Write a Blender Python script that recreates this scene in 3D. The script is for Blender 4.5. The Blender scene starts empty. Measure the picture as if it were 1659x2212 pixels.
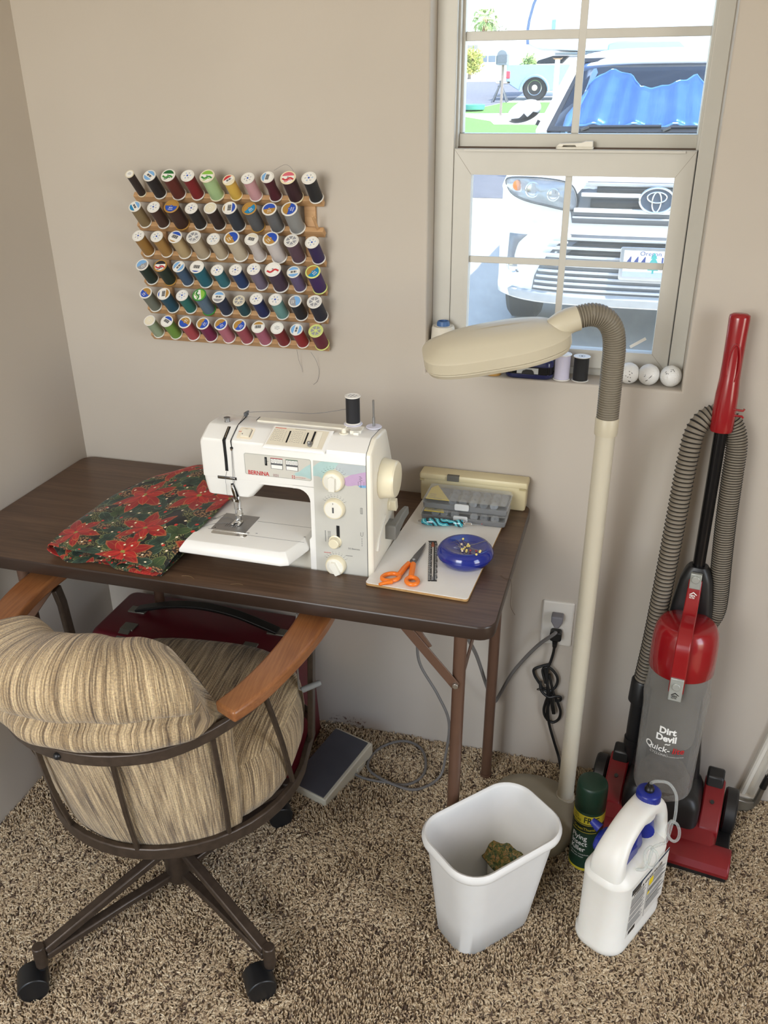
import bpy, bmesh, math, random
import numpy as np
from mathutils import Vector, Matrix, Euler

SC = bpy.context.scene
COL = SC.collection
PI = math.pi
rnd = random.Random(7)

# ---------------------------------------------------------------- camera
cam_data = bpy.data.cameras.new('camera')
cam_data.sensor_fit = 'VERTICAL'
cam_data.sensor_height = 36.0
cam_data.lens = 1872.865 / 2212.0 * 36.0
cam_data.clip_start = 0.02
cam_data.clip_end = 300
cam = bpy.data.objects.new('camera', cam_data)
COL.objects.link(cam)
yaw, pitch, roll = -0.2793, 0.4531, -0.0079
fw = Vector((math.sin(yaw) * math.cos(pitch), math.cos(yaw) * math.cos(pitch), -math.sin(pitch)))
rt = Vector((math.cos(yaw), -math.sin(yaw), 0))
up = rt.cross(fw)
rt2 = rt * math.cos(roll) + up * math.sin(roll)
up2 = up * math.cos(roll) - rt * math.sin(roll)
M = Matrix((rt2, up2, -fw)).transposed().to_4x4()
M.translation = (1.2766, -1.7421, 1.5349)
cam.matrix_world = M
SC.camera = cam

# ---------------------------------------------------------------- light and exposure
SC.view_settings.view_transform = 'Standard'
SC.view_settings.look = 'None'
SC.view_settings.gamma = 1.0
SC.view_settings.use_curve_mapping = False
SC.view_settings.exposure = 0.0

world = bpy.data.worlds.new('sky')
SC.world = world
world.use_nodes = True
wn = world.node_tree
bg = wn.nodes['Background']
sky = wn.nodes.new('ShaderNodeTexSky')
sky.sky_type = 'NISHITA'
sky.sun_disc = False
sky.sun_elevation = math.radians(52)
sky.sun_rotation = math.radians(100)
sky.altitude = 200
wn.links.new(sky.outputs[0], bg.inputs[0])
bg.inputs[1].default_value = 0.75

def lamp(name, kind, loc, aim, energy, color, **kw):
    d = bpy.data.lights.new(name, kind)
    d.energy = energy
    d.color = color
    for k, v in kw.items():
        setattr(d, k, v)
    o = bpy.data.objects.new(name, d)
    COL.objects.link(o)
    o.location = loc
    o.rotation_euler = (Vector(aim) - Vector(loc)).to_track_quat('-Z', 'Y').to_euler()
    return o

# sun: high, from the right of the house and a little from behind it
lamp('sun', 'SUN', (3.9, -1.4, 8), (0, 1.0, 0), 7.5, (1.0, 0.95, 0.87), angle=math.radians(0.6))
# daylight that comes into the room through the patio door behind the camera
lamp('patio_door_daylight', 'AREA', (0.45, -2.44, 1.62), (0.55, 0, 0.80), 27, (1.0, 0.945, 0.855), shape='RECTANGLE', size=0.9, size_y=0.95)
lamp('left_wall_fill', 'AREA', (2.89, -1.55, 1.35), (0, -0.6, 1.25), 11.5, (1.0, 0.93, 0.82), shape='RECTANGLE', size=0.8, size_y=1.3)  # added fill lamp, out of view at the right, brightens the left wall

# ---------------------------------------------------------------- mesh helpers
def rotz(a):
    return Matrix.Rotation(a, 4, 'Z')

def TR(loc=(0, 0, 0), rot=(0, 0, 0), sc=None):
    m = Matrix.Translation(loc) @ Euler(rot).to_matrix().to_4x4()
    if sc is not None:
        m = m @ Matrix.Diagonal((*sc, 1))
    return m

class MB:
    """collects vertices, faces, material slots and uvs for one mesh"""
    def __init__(self):
        self.v, self.f, self.m, self.uv = [], [], [], []

    def add(self, vs, fs, mat=0, uv=None, M=None, fn=None):
        b = len(self.v)
        for p in vs:
            p = Vector(p)
            if fn: p = Vector(fn(p))
            if M is not None: p = M @ p
            self.v.append(p)
        for i, f in enumerate(fs):
            self.f.append([b + k for k in f])
            self.m.append(mat)
            self.uv.append(uv[i] if uv else None)
        return self

    def box(self, c, s, mat=0, M=None):
        x, y, z = c
        a, b, d = s[0] / 2, s[1] / 2, s[2] / 2
        vs = [(x + i * a, y + j * b, z + k * d) for i in (-1, 1) for j in (-1, 1) for k in (-1, 1)]
        fs = [(0, 1, 3, 2), (4, 6, 7, 5), (0, 4, 5, 1), (2, 3, 7, 6), (0, 2, 6, 4), (1, 5, 7, 3)]
        return self.add(vs, fs, mat, M=M)

    def box2(self, lo, hi, mat=0, M=None):
        c = [(a + b) / 2 for a, b in zip(lo, hi)]
        s = [abs(b - a) for a, b in zip(lo, hi)]
        return self.box(c, s, mat, M)

    def cyl(self, p0, p1, r0, r1=None, n=20, mat=0, caps=True, M=None):
        return self.tube([p0, p1], [r0, r0 if r1 is None else r1], n, mat, caps, M=M)

    def tube(self, pts, r, n=10, mat=0, caps=True, closed=False, flat=None, M=None):
        """sweep a circle (or an ellipse: flat=(a,b,upvector)) along points"""
        P = [Vector(p) for p in pts]
        k = len(P)
        if not hasattr(r, '__len__'): r = [r] * k
        T = []
        for i in range(k):
            if closed: t = P[(i + 1) % k] - P[i - 1]
            else: t = P[min(i + 1, k - 1)] - P[max(i - 1, 0)]
            T.append(t.normalized() if t.length > 1e-9 else Vector((0, 0, 1)))
        t0 = T[0]
        if flat: u = Vector(flat[2])
        else: u = Vector((0, 0, 1)) if abs(t0.z) < 0.9 else Vector((1, 0, 0))
        u = (u - t0 * u.dot(t0)).normalized()
        vs = []
        for i in range(k):
            if flat: u = Vector(flat[2])
            u = u - T[i] * u.dot(T[i])
            if u.length < 1e-6: u = T[i].orthogonal()
            u.normalize()
            w = T[i].cross(u)
            fa, fb = (flat[0], flat[1]) if flat else (1, 1)
            for j in range(n):
                a = 2 * PI * j / n
                vs.append(P[i] + (u * math.cos(a) * fa + w * math.sin(a) * fb) * r[i])
        fs, uv = [], []
        L = k if closed else k - 1
        for i in range(L):
            for j in range(n):
                a, b = i * n + j, i * n + (j + 1) % n
                c, d = ((i + 1) % k) * n + (j + 1) % n, ((i + 1) % k) * n + j
                fs.append((a, b, c, d))
                uv.append(((j / n, i), ((j + 1) / n, i), ((j + 1) / n, i + 1), (j / n, i + 1)))
        if caps and not closed:
            fs.append(tuple(range(n - 1, -1, -1))); uv.append(None)
            fs.append(tuple((k - 1) * n + j for j in range(n))); uv.append(None)
        return self.add(vs, fs, mat, uv, M)

    def bar(self, pts, w, h, upv=(0, 0, 1), mat=0, closed=False, M=None):
        """sweep a w x h rectangle along points"""
        P = [Vector(p) for p in pts]
        k = len(P)
        vs = []
        for i in range(k):
            if closed: t = (P[(i + 1) % k] - P[i - 1]).normalized()
            else: t = (P[min(i + 1, k - 1)] - P[max(i - 1, 0)]).normalized()
            u = Vector(upv); u = (u - t * u.dot(t)).normalized()
            s = t.cross(u)
            ww = w[i] if hasattr(w, '__len__') else w
            hh = h[i] if hasattr(h, '__len__') else h
            for a, b in ((-1, -1), (1, -1), (1, 1), (-1, 1)):
                vs.append(P[i] + s * a * ww / 2 + u * b * hh / 2)
        fs = []
        for i in range(k if closed else k - 1):
            for j in range(4):
                n_ = (i + 1) % k
                fs.append((i * 4 + j, i * 4 + (j + 1) % 4, n_ * 4 + (j + 1) % 4, n_ * 4 + j))
        if not closed:
            fs += [(3, 2, 1, 0), tuple((k - 1) * 4 + j for j in range(4))]
        return self.add(vs, fs, mat, M=M)

    def lathe(self, prof, n=24, mat=0, M=None, mats=None):
        vs, fs, ms = [], [], []
        k = len(prof)
        for r, z in prof:
            for j in range(n):
                a = 2 * PI * j / n
                vs.append((r * math.cos(a), r * math.sin(a), z))
        for i in range(k - 1):
            for j in range(n):
                fs.append((i * n + j, i * n + (j + 1) % n, (i + 1) * n + (j + 1) % n, (i + 1) * n + j))
                ms.append(mats[i] if mats else mat)
        if prof[0][0] > 1e-6: fs.append(tuple(range(n - 1, -1, -1))); ms.append(mats[0] if mats else mat)
        if prof[-1][0] > 1e-6: fs.append(tuple((k - 1) * n + j for j in range(n))); ms.append(mats[-1] if mats else mat)
        b = len(self.m)
        self.add(vs, fs, mat, M=M)
        self.m[b:] = ms
        return self

    def prism(self, poly, d0, d1, axis='z', mat=0, M=None):
        """extrude a 2-D outline: axis z: (x,y); axis y: (x,z); axis x: (y,z)"""
        def P(a, b, d):
            return (a, b, d) if axis == 'z' else (a, d, b) if axis == 'y' else (d, a, b)
        n = len(poly)
        vs = [P(a, b, d0) for a, b in poly] + [P(a, b, d1) for a, b in poly]
        fs = [tuple(range(n)), tuple(range(2 * n - 1, n - 1, -1))]
        fs += [(i, (i + 1) % n, n + (i + 1) % n, n + i) for i in range(n)]
        return self.add(vs, fs, mat, M=M)

    def loft(self, rings, mat=0, closed=True, caps=True, wrap=False, M=None, uvs=None):
        """rings: list of equal-length point lists"""
        k, n = len(rings), len(rings[0])
        vs = [p for r in rings for p in r]
        fs, uv = [], []
        for i in range(k if wrap else k - 1):
            for j in range(n if closed else n - 1):
                q = ((i, j), (i, j + 1), (i + 1, j + 1), (i + 1, j))
                fs.append(tuple((a % k) * n + b % n for a, b in q))
                if uvs: uv.append(tuple(uvs(a / max(1, k - 1), b / n) for a, b in q))
        if caps and closed and not wrap:
            fs.append(tuple(range(n - 1, -1, -1))); fs.append(tuple((k - 1) * n + j for j in range(n)))
            uv += [None, None]
        return self.add(vs, fs, mat, uv if uvs else None, M)

    def ball(self, c, r, n=12, mat=0, sc=(1, 1, 1), M=None):
        prof = [(r * math.sin(PI * i / n), -r * math.cos(PI * i / n)) for i in range(n + 1)]
        m = TR(c, sc=sc)
        return self.lathe(prof, n * 2, mat, M=(M @ m) if M is not None else m)

    def text(self, s, size, M, mat=0, fn=None, bold=0.0, align='LEFT', sx=1.0, shear=0.0):
        vs, fs = text_geo(s, size, bold, align, sx, shear)
        return self.add(vs, fs, mat, M=M, fn=fn)

    def build(self, name, mats, parent=None, bevel=0, seg=2, angle=35, M=None, flat=False, **props):
        me = bpy.data.meshes.new(name)
        me.from_pydata([tuple(p) for p in self.v], [], self.f)
        if not isinstance(mats, (list, tuple)): mats = [mats]
        for m in mats: me.materials.append(m)
        me.polygons.foreach_set('material_index', self.m)
        if any(u is not None for u in self.uv):
            lay = me.uv_layers.new(name='UVMap')
            data = np.zeros((len(me.loops), 2), dtype=np.float32)
            i = 0
            for f, u in zip(self.f, self.uv):
                if u:
                    for q in range(len(f)): data[i + q] = u[q]
                i += len(f)
            lay.data.foreach_set('uv', data.ravel())
        bm = bmesh.new(); bm.from_mesh(me)
        bmesh.ops.remove_doubles(bm, verts=bm.verts, dist=1e-6)
        bmesh.ops.recalc_face_normals(bm, faces=bm.faces)
        bm.to_mesh(me); bm.free()
        if not flat:
            me.polygons.foreach_set('use_smooth', [True] * len(me.polygons))
            me.set_sharp_from_angle(angle=math.radians(angle))
        o = bpy.data.objects.new(name, me)
        COL.objects.link(o)
        if parent is not None: o.parent = parent
        if M is not None: o.matrix_local = M
        if bevel:
            b = o.modifiers.new('bevel', 'BEVEL')
            b.width = bevel; b.segments = seg; b.limit_method = 'ANGLE'; b.angle_limit = math.radians(40)
            b.harden_normals = False
        for k, v in props.items(): o[k] = v
        return o

_TXT = {}
def text_geo(s, size, bold=0.0, align='LEFT', sx=1.0, shear=0.0):
    key = (s, bold, align, shear)
    if key not in _TXT:
        cu = bpy.data.curves.new('lettering', 'FONT')
        cu.body = s; cu.size = 1.0; cu.offset = bold; cu.align_x = align; cu.resolution_u = 3; cu.shear = shear
        o = bpy.data.objects.new('lettering', cu)
        COL.objects.link(o)
        dg = bpy.context.evaluated_depsgraph_get(); dg.update()
        me = o.evaluated_get(dg).to_mesh()
        _TXT[key] = ([tuple(v.co) for v in me.vertices], [tuple(p.vertices) for p in me.polygons])
        o.evaluated_get(dg).to_mesh_clear()
        bpy.data.objects.remove(o); bpy.data.curves.remove(cu)
    vs, fs = _TXT[key]
    return [(x * size * sx, y * size, z) for x, y, z in vs], fs

def thing(name, label, cat, loc=(0, 0, 0), rz=0, group=None, rot=None):
    o = bpy.data.objects.new(name, None)
    COL.objects.link(o)
    o.empty_display_size = 0.05
    o.location = loc
    o.rotation_euler = rot if rot else (0, 0, rz)
    return tag(o, label, cat, group)

def tag(o, label, cat, group=None):
    o['label'] = label; o['category'] = cat
    if group: o['group'] = group
    return o

def copy_tree(o, parent=None):
    c = o.copy(); COL.objects.link(c)
    if parent is not None: c.parent = parent
    for ch in [k for k in KIDS.get(o.name, o.children)]: copy_tree(ch, c)
    return c
KIDS = {}

def struct(o):
    o['kind'] = 'structure'
    return o

def rrect(w, d, r, n=5, cx=0, cy=0):
    """rounded rectangle outline, counter-clockwise"""
    pts = []
    for qx, qy, a0 in ((1, 1, 0), (-1, 1, 90), (-1, -1, 180), (1, -1, 270)):
        for i in range(n + 1):
            a = math.radians(a0 + 90 * i / n)
            pts.append((cx + qx * (w / 2 - r) + r * math.cos(a), cy + qy * (d / 2 - r) + r * math.sin(a)))
    return pts

def spline(ctrl, n=8, closed=False):
    """Catmull-Rom through control points"""
    P = [Vector(p) for p in ctrl]
    k = len(P); out = []
    for i in range(k if closed else k - 1):
        if closed: a, b, c, d = P[i - 1], P[i], P[(i + 1) % k], P[(i + 2) % k]
        else: a, b, c, d = P[max(i - 1, 0)], P[i], P[i + 1], P[min(i + 2, k - 1)]
        for j in range(n):
            t = j / n
            out.append(0.5 * ((2 * b) + (c - a) * t + (2 * a - 5 * b + 4 * c - d) * t * t + (3 * b - a - 3 * c + d) * t ** 3))
    if not closed: out.append(P[-1])
    return out

# ---------------------------------------------------------------- materials
def lin(h):
    if isinstance(h, str):
        h = h.lstrip('#')
        c = [int(h[i:i + 2], 16) / 255 for i in (0, 2, 4)]
    else: c = h
    return tuple(((x + 0.055) / 1.055) ** 2.4 if x > 0.04045 else x / 12.92 for x in c) + (1,)

class NT:
    def __init__(self, name):
        self.mat = bpy.data.materials.new(name)
        self.mat.use_nodes = True
        self.t = self.mat.node_tree
        self.b = self.t.nodes['Principled BSDF']
        self.out = self.t.nodes['Material Output']
    def n(self, typ, **kw):
        x = self.t.nodes.new('ShaderNode' + typ)
        for k, v in kw.items(): setattr(x, k, v)
        return x
    def l(self, a, b): self.t.links.new(a, b)
    def coord(self, kind='Object', scale=(1, 1, 1), rot=(0, 0, 0), loc=(0, 0, 0)):
        c = self.n('TexCoord'); m = self.n('Mapping')
        m.inputs['Scale'].default_value = scale
        m.inputs['Rotation'].default_value = rot
        m.inputs['Location'].default_value = loc
        self.l(c.outputs[kind], m.inputs[0])
        return m.outputs[0]
    def noise(self, vec, scale, detail=3, rough=0.5, dist=0.0):
        x = self.n('TexNoise')
        x.inputs['Scale'].default_value = scale; x.inputs['Detail'].default_value = detail
        x.inputs['Roughness'].default_value = rough; x.inputs['Distortion'].default_value = dist
        if vec is not None: self.l(vec, x.inputs['Vector'])
        return x.outputs['Fac']
    def ramp(self, fac, stops, interp='LINEAR'):
        r = self.n('ValToRGB'); r.color_ramp.interpolation = interp
        e = r.color_ramp.elements
        while len(e) < len(stops): e.new(0.5)
        for q, (p, c) in zip(e, stops): q.position = p; q.color = c if len(c) == 4 else (*c, 1)
        self.l(fac, r.inputs[0])
        return r.outputs[0]
    def mix(self, fac, a, b, blend='MIX'):
        m = self.n('MixRGB', blend_type=blend)
        for s, v in ((m.inputs[0], fac), (m.inputs[1], a), (m.inputs[2], b)):
            if hasattr(v, 'is_output'): self.l(v, s)
            else: s.default_value = v
        return m.outputs[0]
    def bump(self, h, strength=0.3, dist=0.002, chain=None):
        x = self.n('Bump'); x.inputs['Strength'].default_value = strength; x.inputs['Distance'].default_value = dist
        self.l(h, x.inputs['Height'])
        if chain: self.l(chain, x.inputs['Normal'])
        self.l(x.outputs[0], self.b.inputs['Normal'])
        return x.outputs[0]
    def set(self, **kw):
        for k, v in kw.items():
            self.b.inputs[k.replace('_', ' ')].default_value = v
        return self

def shade(c, k): return tuple(min(1, x * k) for x in c[:3]) + (1,)

def pm(name, col, rough=0.45, metal=0.0, var=0.05, scale=25, bump=0.0, bscale=300, bdist=0.0005, coat=0.0, **kw):
    """plain paint, plastic or metal: colour with a faint mottling and a fine relief"""
    t = NT(name); c = lin(col)
    v = t.coord()
    f = t.noise(v, scale, 4)
    t.l(t.ramp(f, [(0.3, shade(c, 1 - var)), (0.7, shade(c, 1 + var))]), t.b.inputs['Base Color'])
    t.set(Roughness=rough, Metallic=metal)
    if coat: t.set(Coat_Weight=coat, Coat_Roughness=0.08)
    if bump: t.bump(t.noise(v, bscale, 3), bump, bdist)
    for k, x in kw.items(): t.b.inputs[k.replace('_', ' ')].default_value = x
    return t.mat
def clear(name, tint, alpha=0.25, rough=0.1, ior=1.45, frost=0.0):
    """thin clear plastic or pane: part tinted film, part see-through, with a reflecting surface"""
    t = NT(name)
    tr = t.n('BsdfTransparent'); tr.inputs[0].default_value = lin(tint)
    v = t.coord(); f = t.noise(v, 18, 3)
    c = lin(tint)
    t.l(t.ramp(f, [(0.3, shade(c, 0.94)), (0.7, c)]), t.b.inputs['Base Color'])
    t.set(Roughness=rough, IOR=ior)
    m = t.n('MixShader')
    lw = t.n('LayerWeight'); lw.inputs[0].default_value = 0.25
    mr = t.n('MapRange'); mr.inputs[3].default_value = alpha; mr.inputs[4].default_value = min(1, alpha + 0.45)
    t.l(lw.outputs['Facing'], mr.inputs[0])
    t.l(mr.outputs[0], m.inputs[0])
    t.l(tr.outputs[0], m.inputs[1]); t.l(t.b.outputs[0], m.inputs[2])
    t.l(m.outputs[0], t.out.inputs[0])
    return t.mat

# ================================================================ the room
WX0, WX1, WZ0, WZ1 = 0.871, 1.3905, 0.9946, 1.90      # window recess in the back wall
def wall_mat():
    t = NT('wall_paint')
    v = t.coord()
    base = t.ramp(t.noise(v, 2.2, 3), [(0.3, lin('#b9b0a4')), (0.7, lin('#bfb6aa'))])
    # rusty scuffs low on the wall behind the foot pedal
    g = t.n('NewGeometry'); s = t.n('SeparateXYZ'); t.l(g.outputs['Position'], s.inputs[0])
    def band(o, a, b, w):
        m1 = t.n('MapRange'); m1.inputs[1].default_value = a - w; m1.inputs[2].default_value = a + w
        m2 = t.n('MapRange'); m2.inputs[1].default_value = b - w; m2.inputs[2].default_value = b + w
        m2.inputs[3].default_value = 1; m2.inputs[4].default_value = 0
        t.l(o, m1.inputs[0]); t.l(o, m2.inputs[0])
        k = t.n('Math', operation='MULTIPLY'); t.l(m1.outputs[0], k.inputs[0]); t.l(m2.outputs[0], k.inputs[1])
        return k.outputs[0]
    bx = band(s.outputs[0], 0.625, 0.72, 0.01); bz = band(s.outputs[2], 0.008, 0.03, 0.006)
    k = t.n('Math', operation='MULTIPLY'); t.l(bx, k.inputs[0]); t.l(bz, k.inputs[1])
    n2 = t.ramp(t.noise(v, 95, 4, 0.6), [(0.53, (0, 0, 0)), (0.60, (1, 1, 1))])
    k2 = t.n('Math', operation='MULTIPLY'); t.l(k.outputs[0], k2.inputs[0]); t.l(n2, k2.inputs[1])
    t.l(t.mix(k2.outputs[0], base, lin('#5a3a28')), t.b.inputs['Base Color'])
    t.set(Roughness=0.62)
    t.bump(t.noise(v, 160, 4, 0.6), 0.12, 0.0006)
    return t.mat
M_wall = wall_mat()
M_vinyl = pm('window_vinyl', '#c6c3ba', 0.4, var=0.03, scale=12, bump=0.04, bscale=90)
M_vinyl2 = pm('window_vinyl_inner', '#bdb9ad', 0.4, var=0.03, scale=12)

# back wall: one solid with an opening that has softly rounded plaster edges
def wall_back():
    m = MB()
    X0, X1, Z1, T = -0.12, 3.0, 2.5, 0.16
    r = 0.006
    # room side in strips round the opening
    xs = [X0, WX0 - r, WX1 + r, X1]; zs = [-0.02, WZ0 - r, WZ1 + r, Z1]
    for i in range(3):
        for j in range(3):
            if i == 1 and j == 1: continue
            m.add([(xs[i], 0, zs[j]), (xs[i + 1], 0, zs[j]), (xs[i + 1], 0, zs[j + 1]), (xs[i], 0, zs[j + 1])], [(0, 1, 2, 3)])
            m.add([(xs[i], T, zs[j]), (xs[i + 1], T, zs[j]), (xs[i + 1], T, zs[j + 1]), (xs[i], T, zs[j + 1])], [(3, 2, 1, 0)])
    rings = []
    for k in range(6):
        a = PI / 2 * k / 5
        o = r * (1 - math.sin(a)); y = r * (1 - math.cos(a))
        rings.append([(WX0 - o, y, WZ0 - o), (WX1 + o, y, WZ0 - o), (WX1 + o, y, WZ1 + o), (WX0 - o, y, WZ1 + o)])
    rings.append([(p[0], T, p[2]) for p in rings[-1]])
    rings[-1] = [(WX0 - r, T, WZ0 - r), (WX1 + r, T, WZ0 - r), (WX1 + r, T, WZ1 + r), (WX0 - r, T, WZ1 + r)]
    rings.insert(-1, [(WX0, T - 0.001, WZ0), (WX1, T - 0.001, WZ0), (WX1, T - 0.001, WZ1), (WX0, T - 0.001, WZ1)])
    m.loft(rings, caps=False)
    m.box2((X0, 0, Z1), (X1, T, Z1 + 0.01)); 
    return struct(m.build('wall_back', M_wall, angle=50))
wall_back()
struct(MB().box2((-0.12, -2.6, -0.02), (0, 0.0, 2.5)).build('wall_left', M_wall))
mr = MB()
mr.box2((2.9, -2.6, -0.02), (3.0, -2.0, 2.5)); mr.box2((2.9, -1.1, -0.02), (3.0, 0.0, 2.5)); mr.box2((2.9, -2.0, 2.05), (3.0, -1.1, 2.5))
struct(mr.build('wall_right', M_wall))
mw = MB()
mw.box2((0.95, -2.60, -0.02), (2.9, -2.45, 2.44)); mw.box2((0.0, -2.60, 2.1), (0.95, -2.45, 2.44)); mw.box2((-0.12, -2.60, -0.02), (0.0, -2.45, 2.44))
struct(mw.build('wall_front', M_wall))
struct(MB().box2((-0.12, -2.6, 2.44), (3.0, 0.16, 2.54)).build('ceiling', pm('ceiling_paint', '#e4e0d8', 0.8, bump=0.1, bscale=120)))

# ---------------------------------------------------------------- carpet
def carpet():
    t = NT('carpet_backing'); v = t.coord()
    t.l(t.ramp(t.noise(v, 140, 3), [(0.35, lin('#6b5a48')), (0.65, lin('#a8947a'))]), t.b.inputs['Base Color'])
    t.set(Roughness=0.95)
    f = struct(MB().box2((-0.05, -2.6, -0.05), (2.95, 0.0, 0.0)).build('floor', t.mat))
    p = NT('carpet_yarn')
    a = p.n('VertexColor'); a.layer_name = 'yarn'
    p.l(a.outputs[0], p.b.inputs['Base Color'])
    p.set(Roughness=0.9, Sheen_Weight=0.15)
    g = np.random.default_rng(5)
    def field(x, y, s, seed):
        q = np.random.default_rng(seed); tot = 0
        for _ in range(14):
            kx, ky = q.normal(0, s, 2); tot = tot + np.sin(kx * x + ky * y + q.uniform(0, 6.28))
        return tot / 2.65
    pts = []
    for (x0, x1, y0, y1, dens) in ((0.0, 1.95, -1.0, -0.002, 84000), (0.0, 1.4, -1.35, -1.0, 30000)):
        n = int((x1 - x0) * (y1 - y0) * dens)
        pts.append(np.stack([g.uniform(x0, x1, n), g.uniform(y0, y1, n)], 1))
    P = np.concatenate(pts)
    n = len(P)
    x, y = P[:, 0], P[:, 1]
    # direction the pile lies in, varying in soft patches
    ang = 2.2 * field(x, y, 9, 3) + g.normal(0, 1.35, n)
    lean = np.clip(0.75 + 0.35 * field(x, y, 16, 4) + g.normal(0, 0.28, n), 0.1, 1.35)
    L = g.uniform(0.0065, 0.0130, n); w = g.uniform(0.0012, 0.0023, n)
    d = np.stack([np.cos(ang), np.sin(ang)], 1)
    s = np.stack([-d[:, 1], d[:, 0]], 1)
    c0 = np.array([lin('#54402f'), lin('#8f795f'), lin('#b9a384'), lin('#c5b090'), lin('#d3c1a2')])[:, :3]
    # speckle: dark yarns come in small groups
    tone = field(x, y, 260, 8) * 0.65 + g.normal(0, 0.75, n)
    idx = np.digitize(tone, [-1.35, -0.95, 0.0, 0.85])
    col = c0[idx] * g.uniform(0.88, 1.1, (n, 1))
    V = np.zeros((n, 3, 3, 3)); 
    for k, (fh, fl, ww) in enumerate(((0.0, 0.0, 1.0), (0.60, 0.35, 1.15), (1.0, 1.0, 0.55))):
        cx = x + d[:, 0] * np.sin(lean) * L * fl; cy = y + d[:, 1] * np.sin(lean) * L * fl
        cz = L * (fh * np.cos(lean * fl) if k else 0) + (0 if k else -0.001)
        for j, (oa, ob, oz) in enumerate(((-1, 0, 0), (1, 0, 0), (0, -0.9, 0.9))):
            V[:, k, j, 0] = cx + s[:, 0] * w * ww * oa + d[:, 0] * w * ww * ob
            V[:, k, j, 1] = cy + s[:, 1] * w * ww * oa + d[:, 1] * w * ww * ob
            V[:, k, j, 2] = cz + w * ww * oz * 0.8
    V[:, :, :, 1] = np.minimum(V[:, :, :, 1], -0.0005)
    V[:, :, :, 0] = np.maximum(V[:, :, :, 0], 0.0005)
    F = []
    for k in range(2):
        for j in range(3):
            F.append((k * 3 + j, k * 3 + (j + 1) % 3, (k + 1) * 3 + (j + 1) % 3, (k + 1) * 3 + j))
    F = np.array(F)
    faces = (F[None] + (np.arange(n) * 9)[:, None, None]).reshape(-1, 4)
    caps = (np.array([[6, 7, 8]])[None] + (np.arange(n) * 9)[:, None, None]).reshape(-1, 3)
    me = bpy.data.meshes.new('carpet_pile')
    nv = n * 9; nq = len(faces); nt = len(caps)
    me.vertices.add(nv); me.vertices.foreach_set('co', V.reshape(-1).astype(np.float32))
    me.loops.add(nq * 4 + nt * 3)
    me.loops.foreach_set('vertex_index', np.concatenate([faces.ravel(), caps.ravel()]).astype(np.int32))
    me.polygons.add(nq + nt)
    st = np.concatenate([np.arange(nq) * 4, nq * 4 + np.arange(nt) * 3]).astype(np.int32)
    me.polygons.foreach_set('loop_start', st)
    me.polygons.foreach_set('use_smooth', np.ones(nq + nt, dtype=bool))
    me.update(calc_edges=True)
    ca = me.color_attributes.new('yarn', 'FLOAT_COLOR', 'POINT')
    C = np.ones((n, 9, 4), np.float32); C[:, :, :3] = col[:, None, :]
    C[:, :3, :3] *= 0.72  # tuft roots darker: shade between tufts put into the yarn colour
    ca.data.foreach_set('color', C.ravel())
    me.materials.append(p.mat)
    o = bpy.data.objects.new('carpet_pile', me); COL.objects.link(o)
    o['kind'] = 'stuff'
    tag(o, 'speckled beige and brown carpet pile covering the floor', 'carpet')
carpet()

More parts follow.
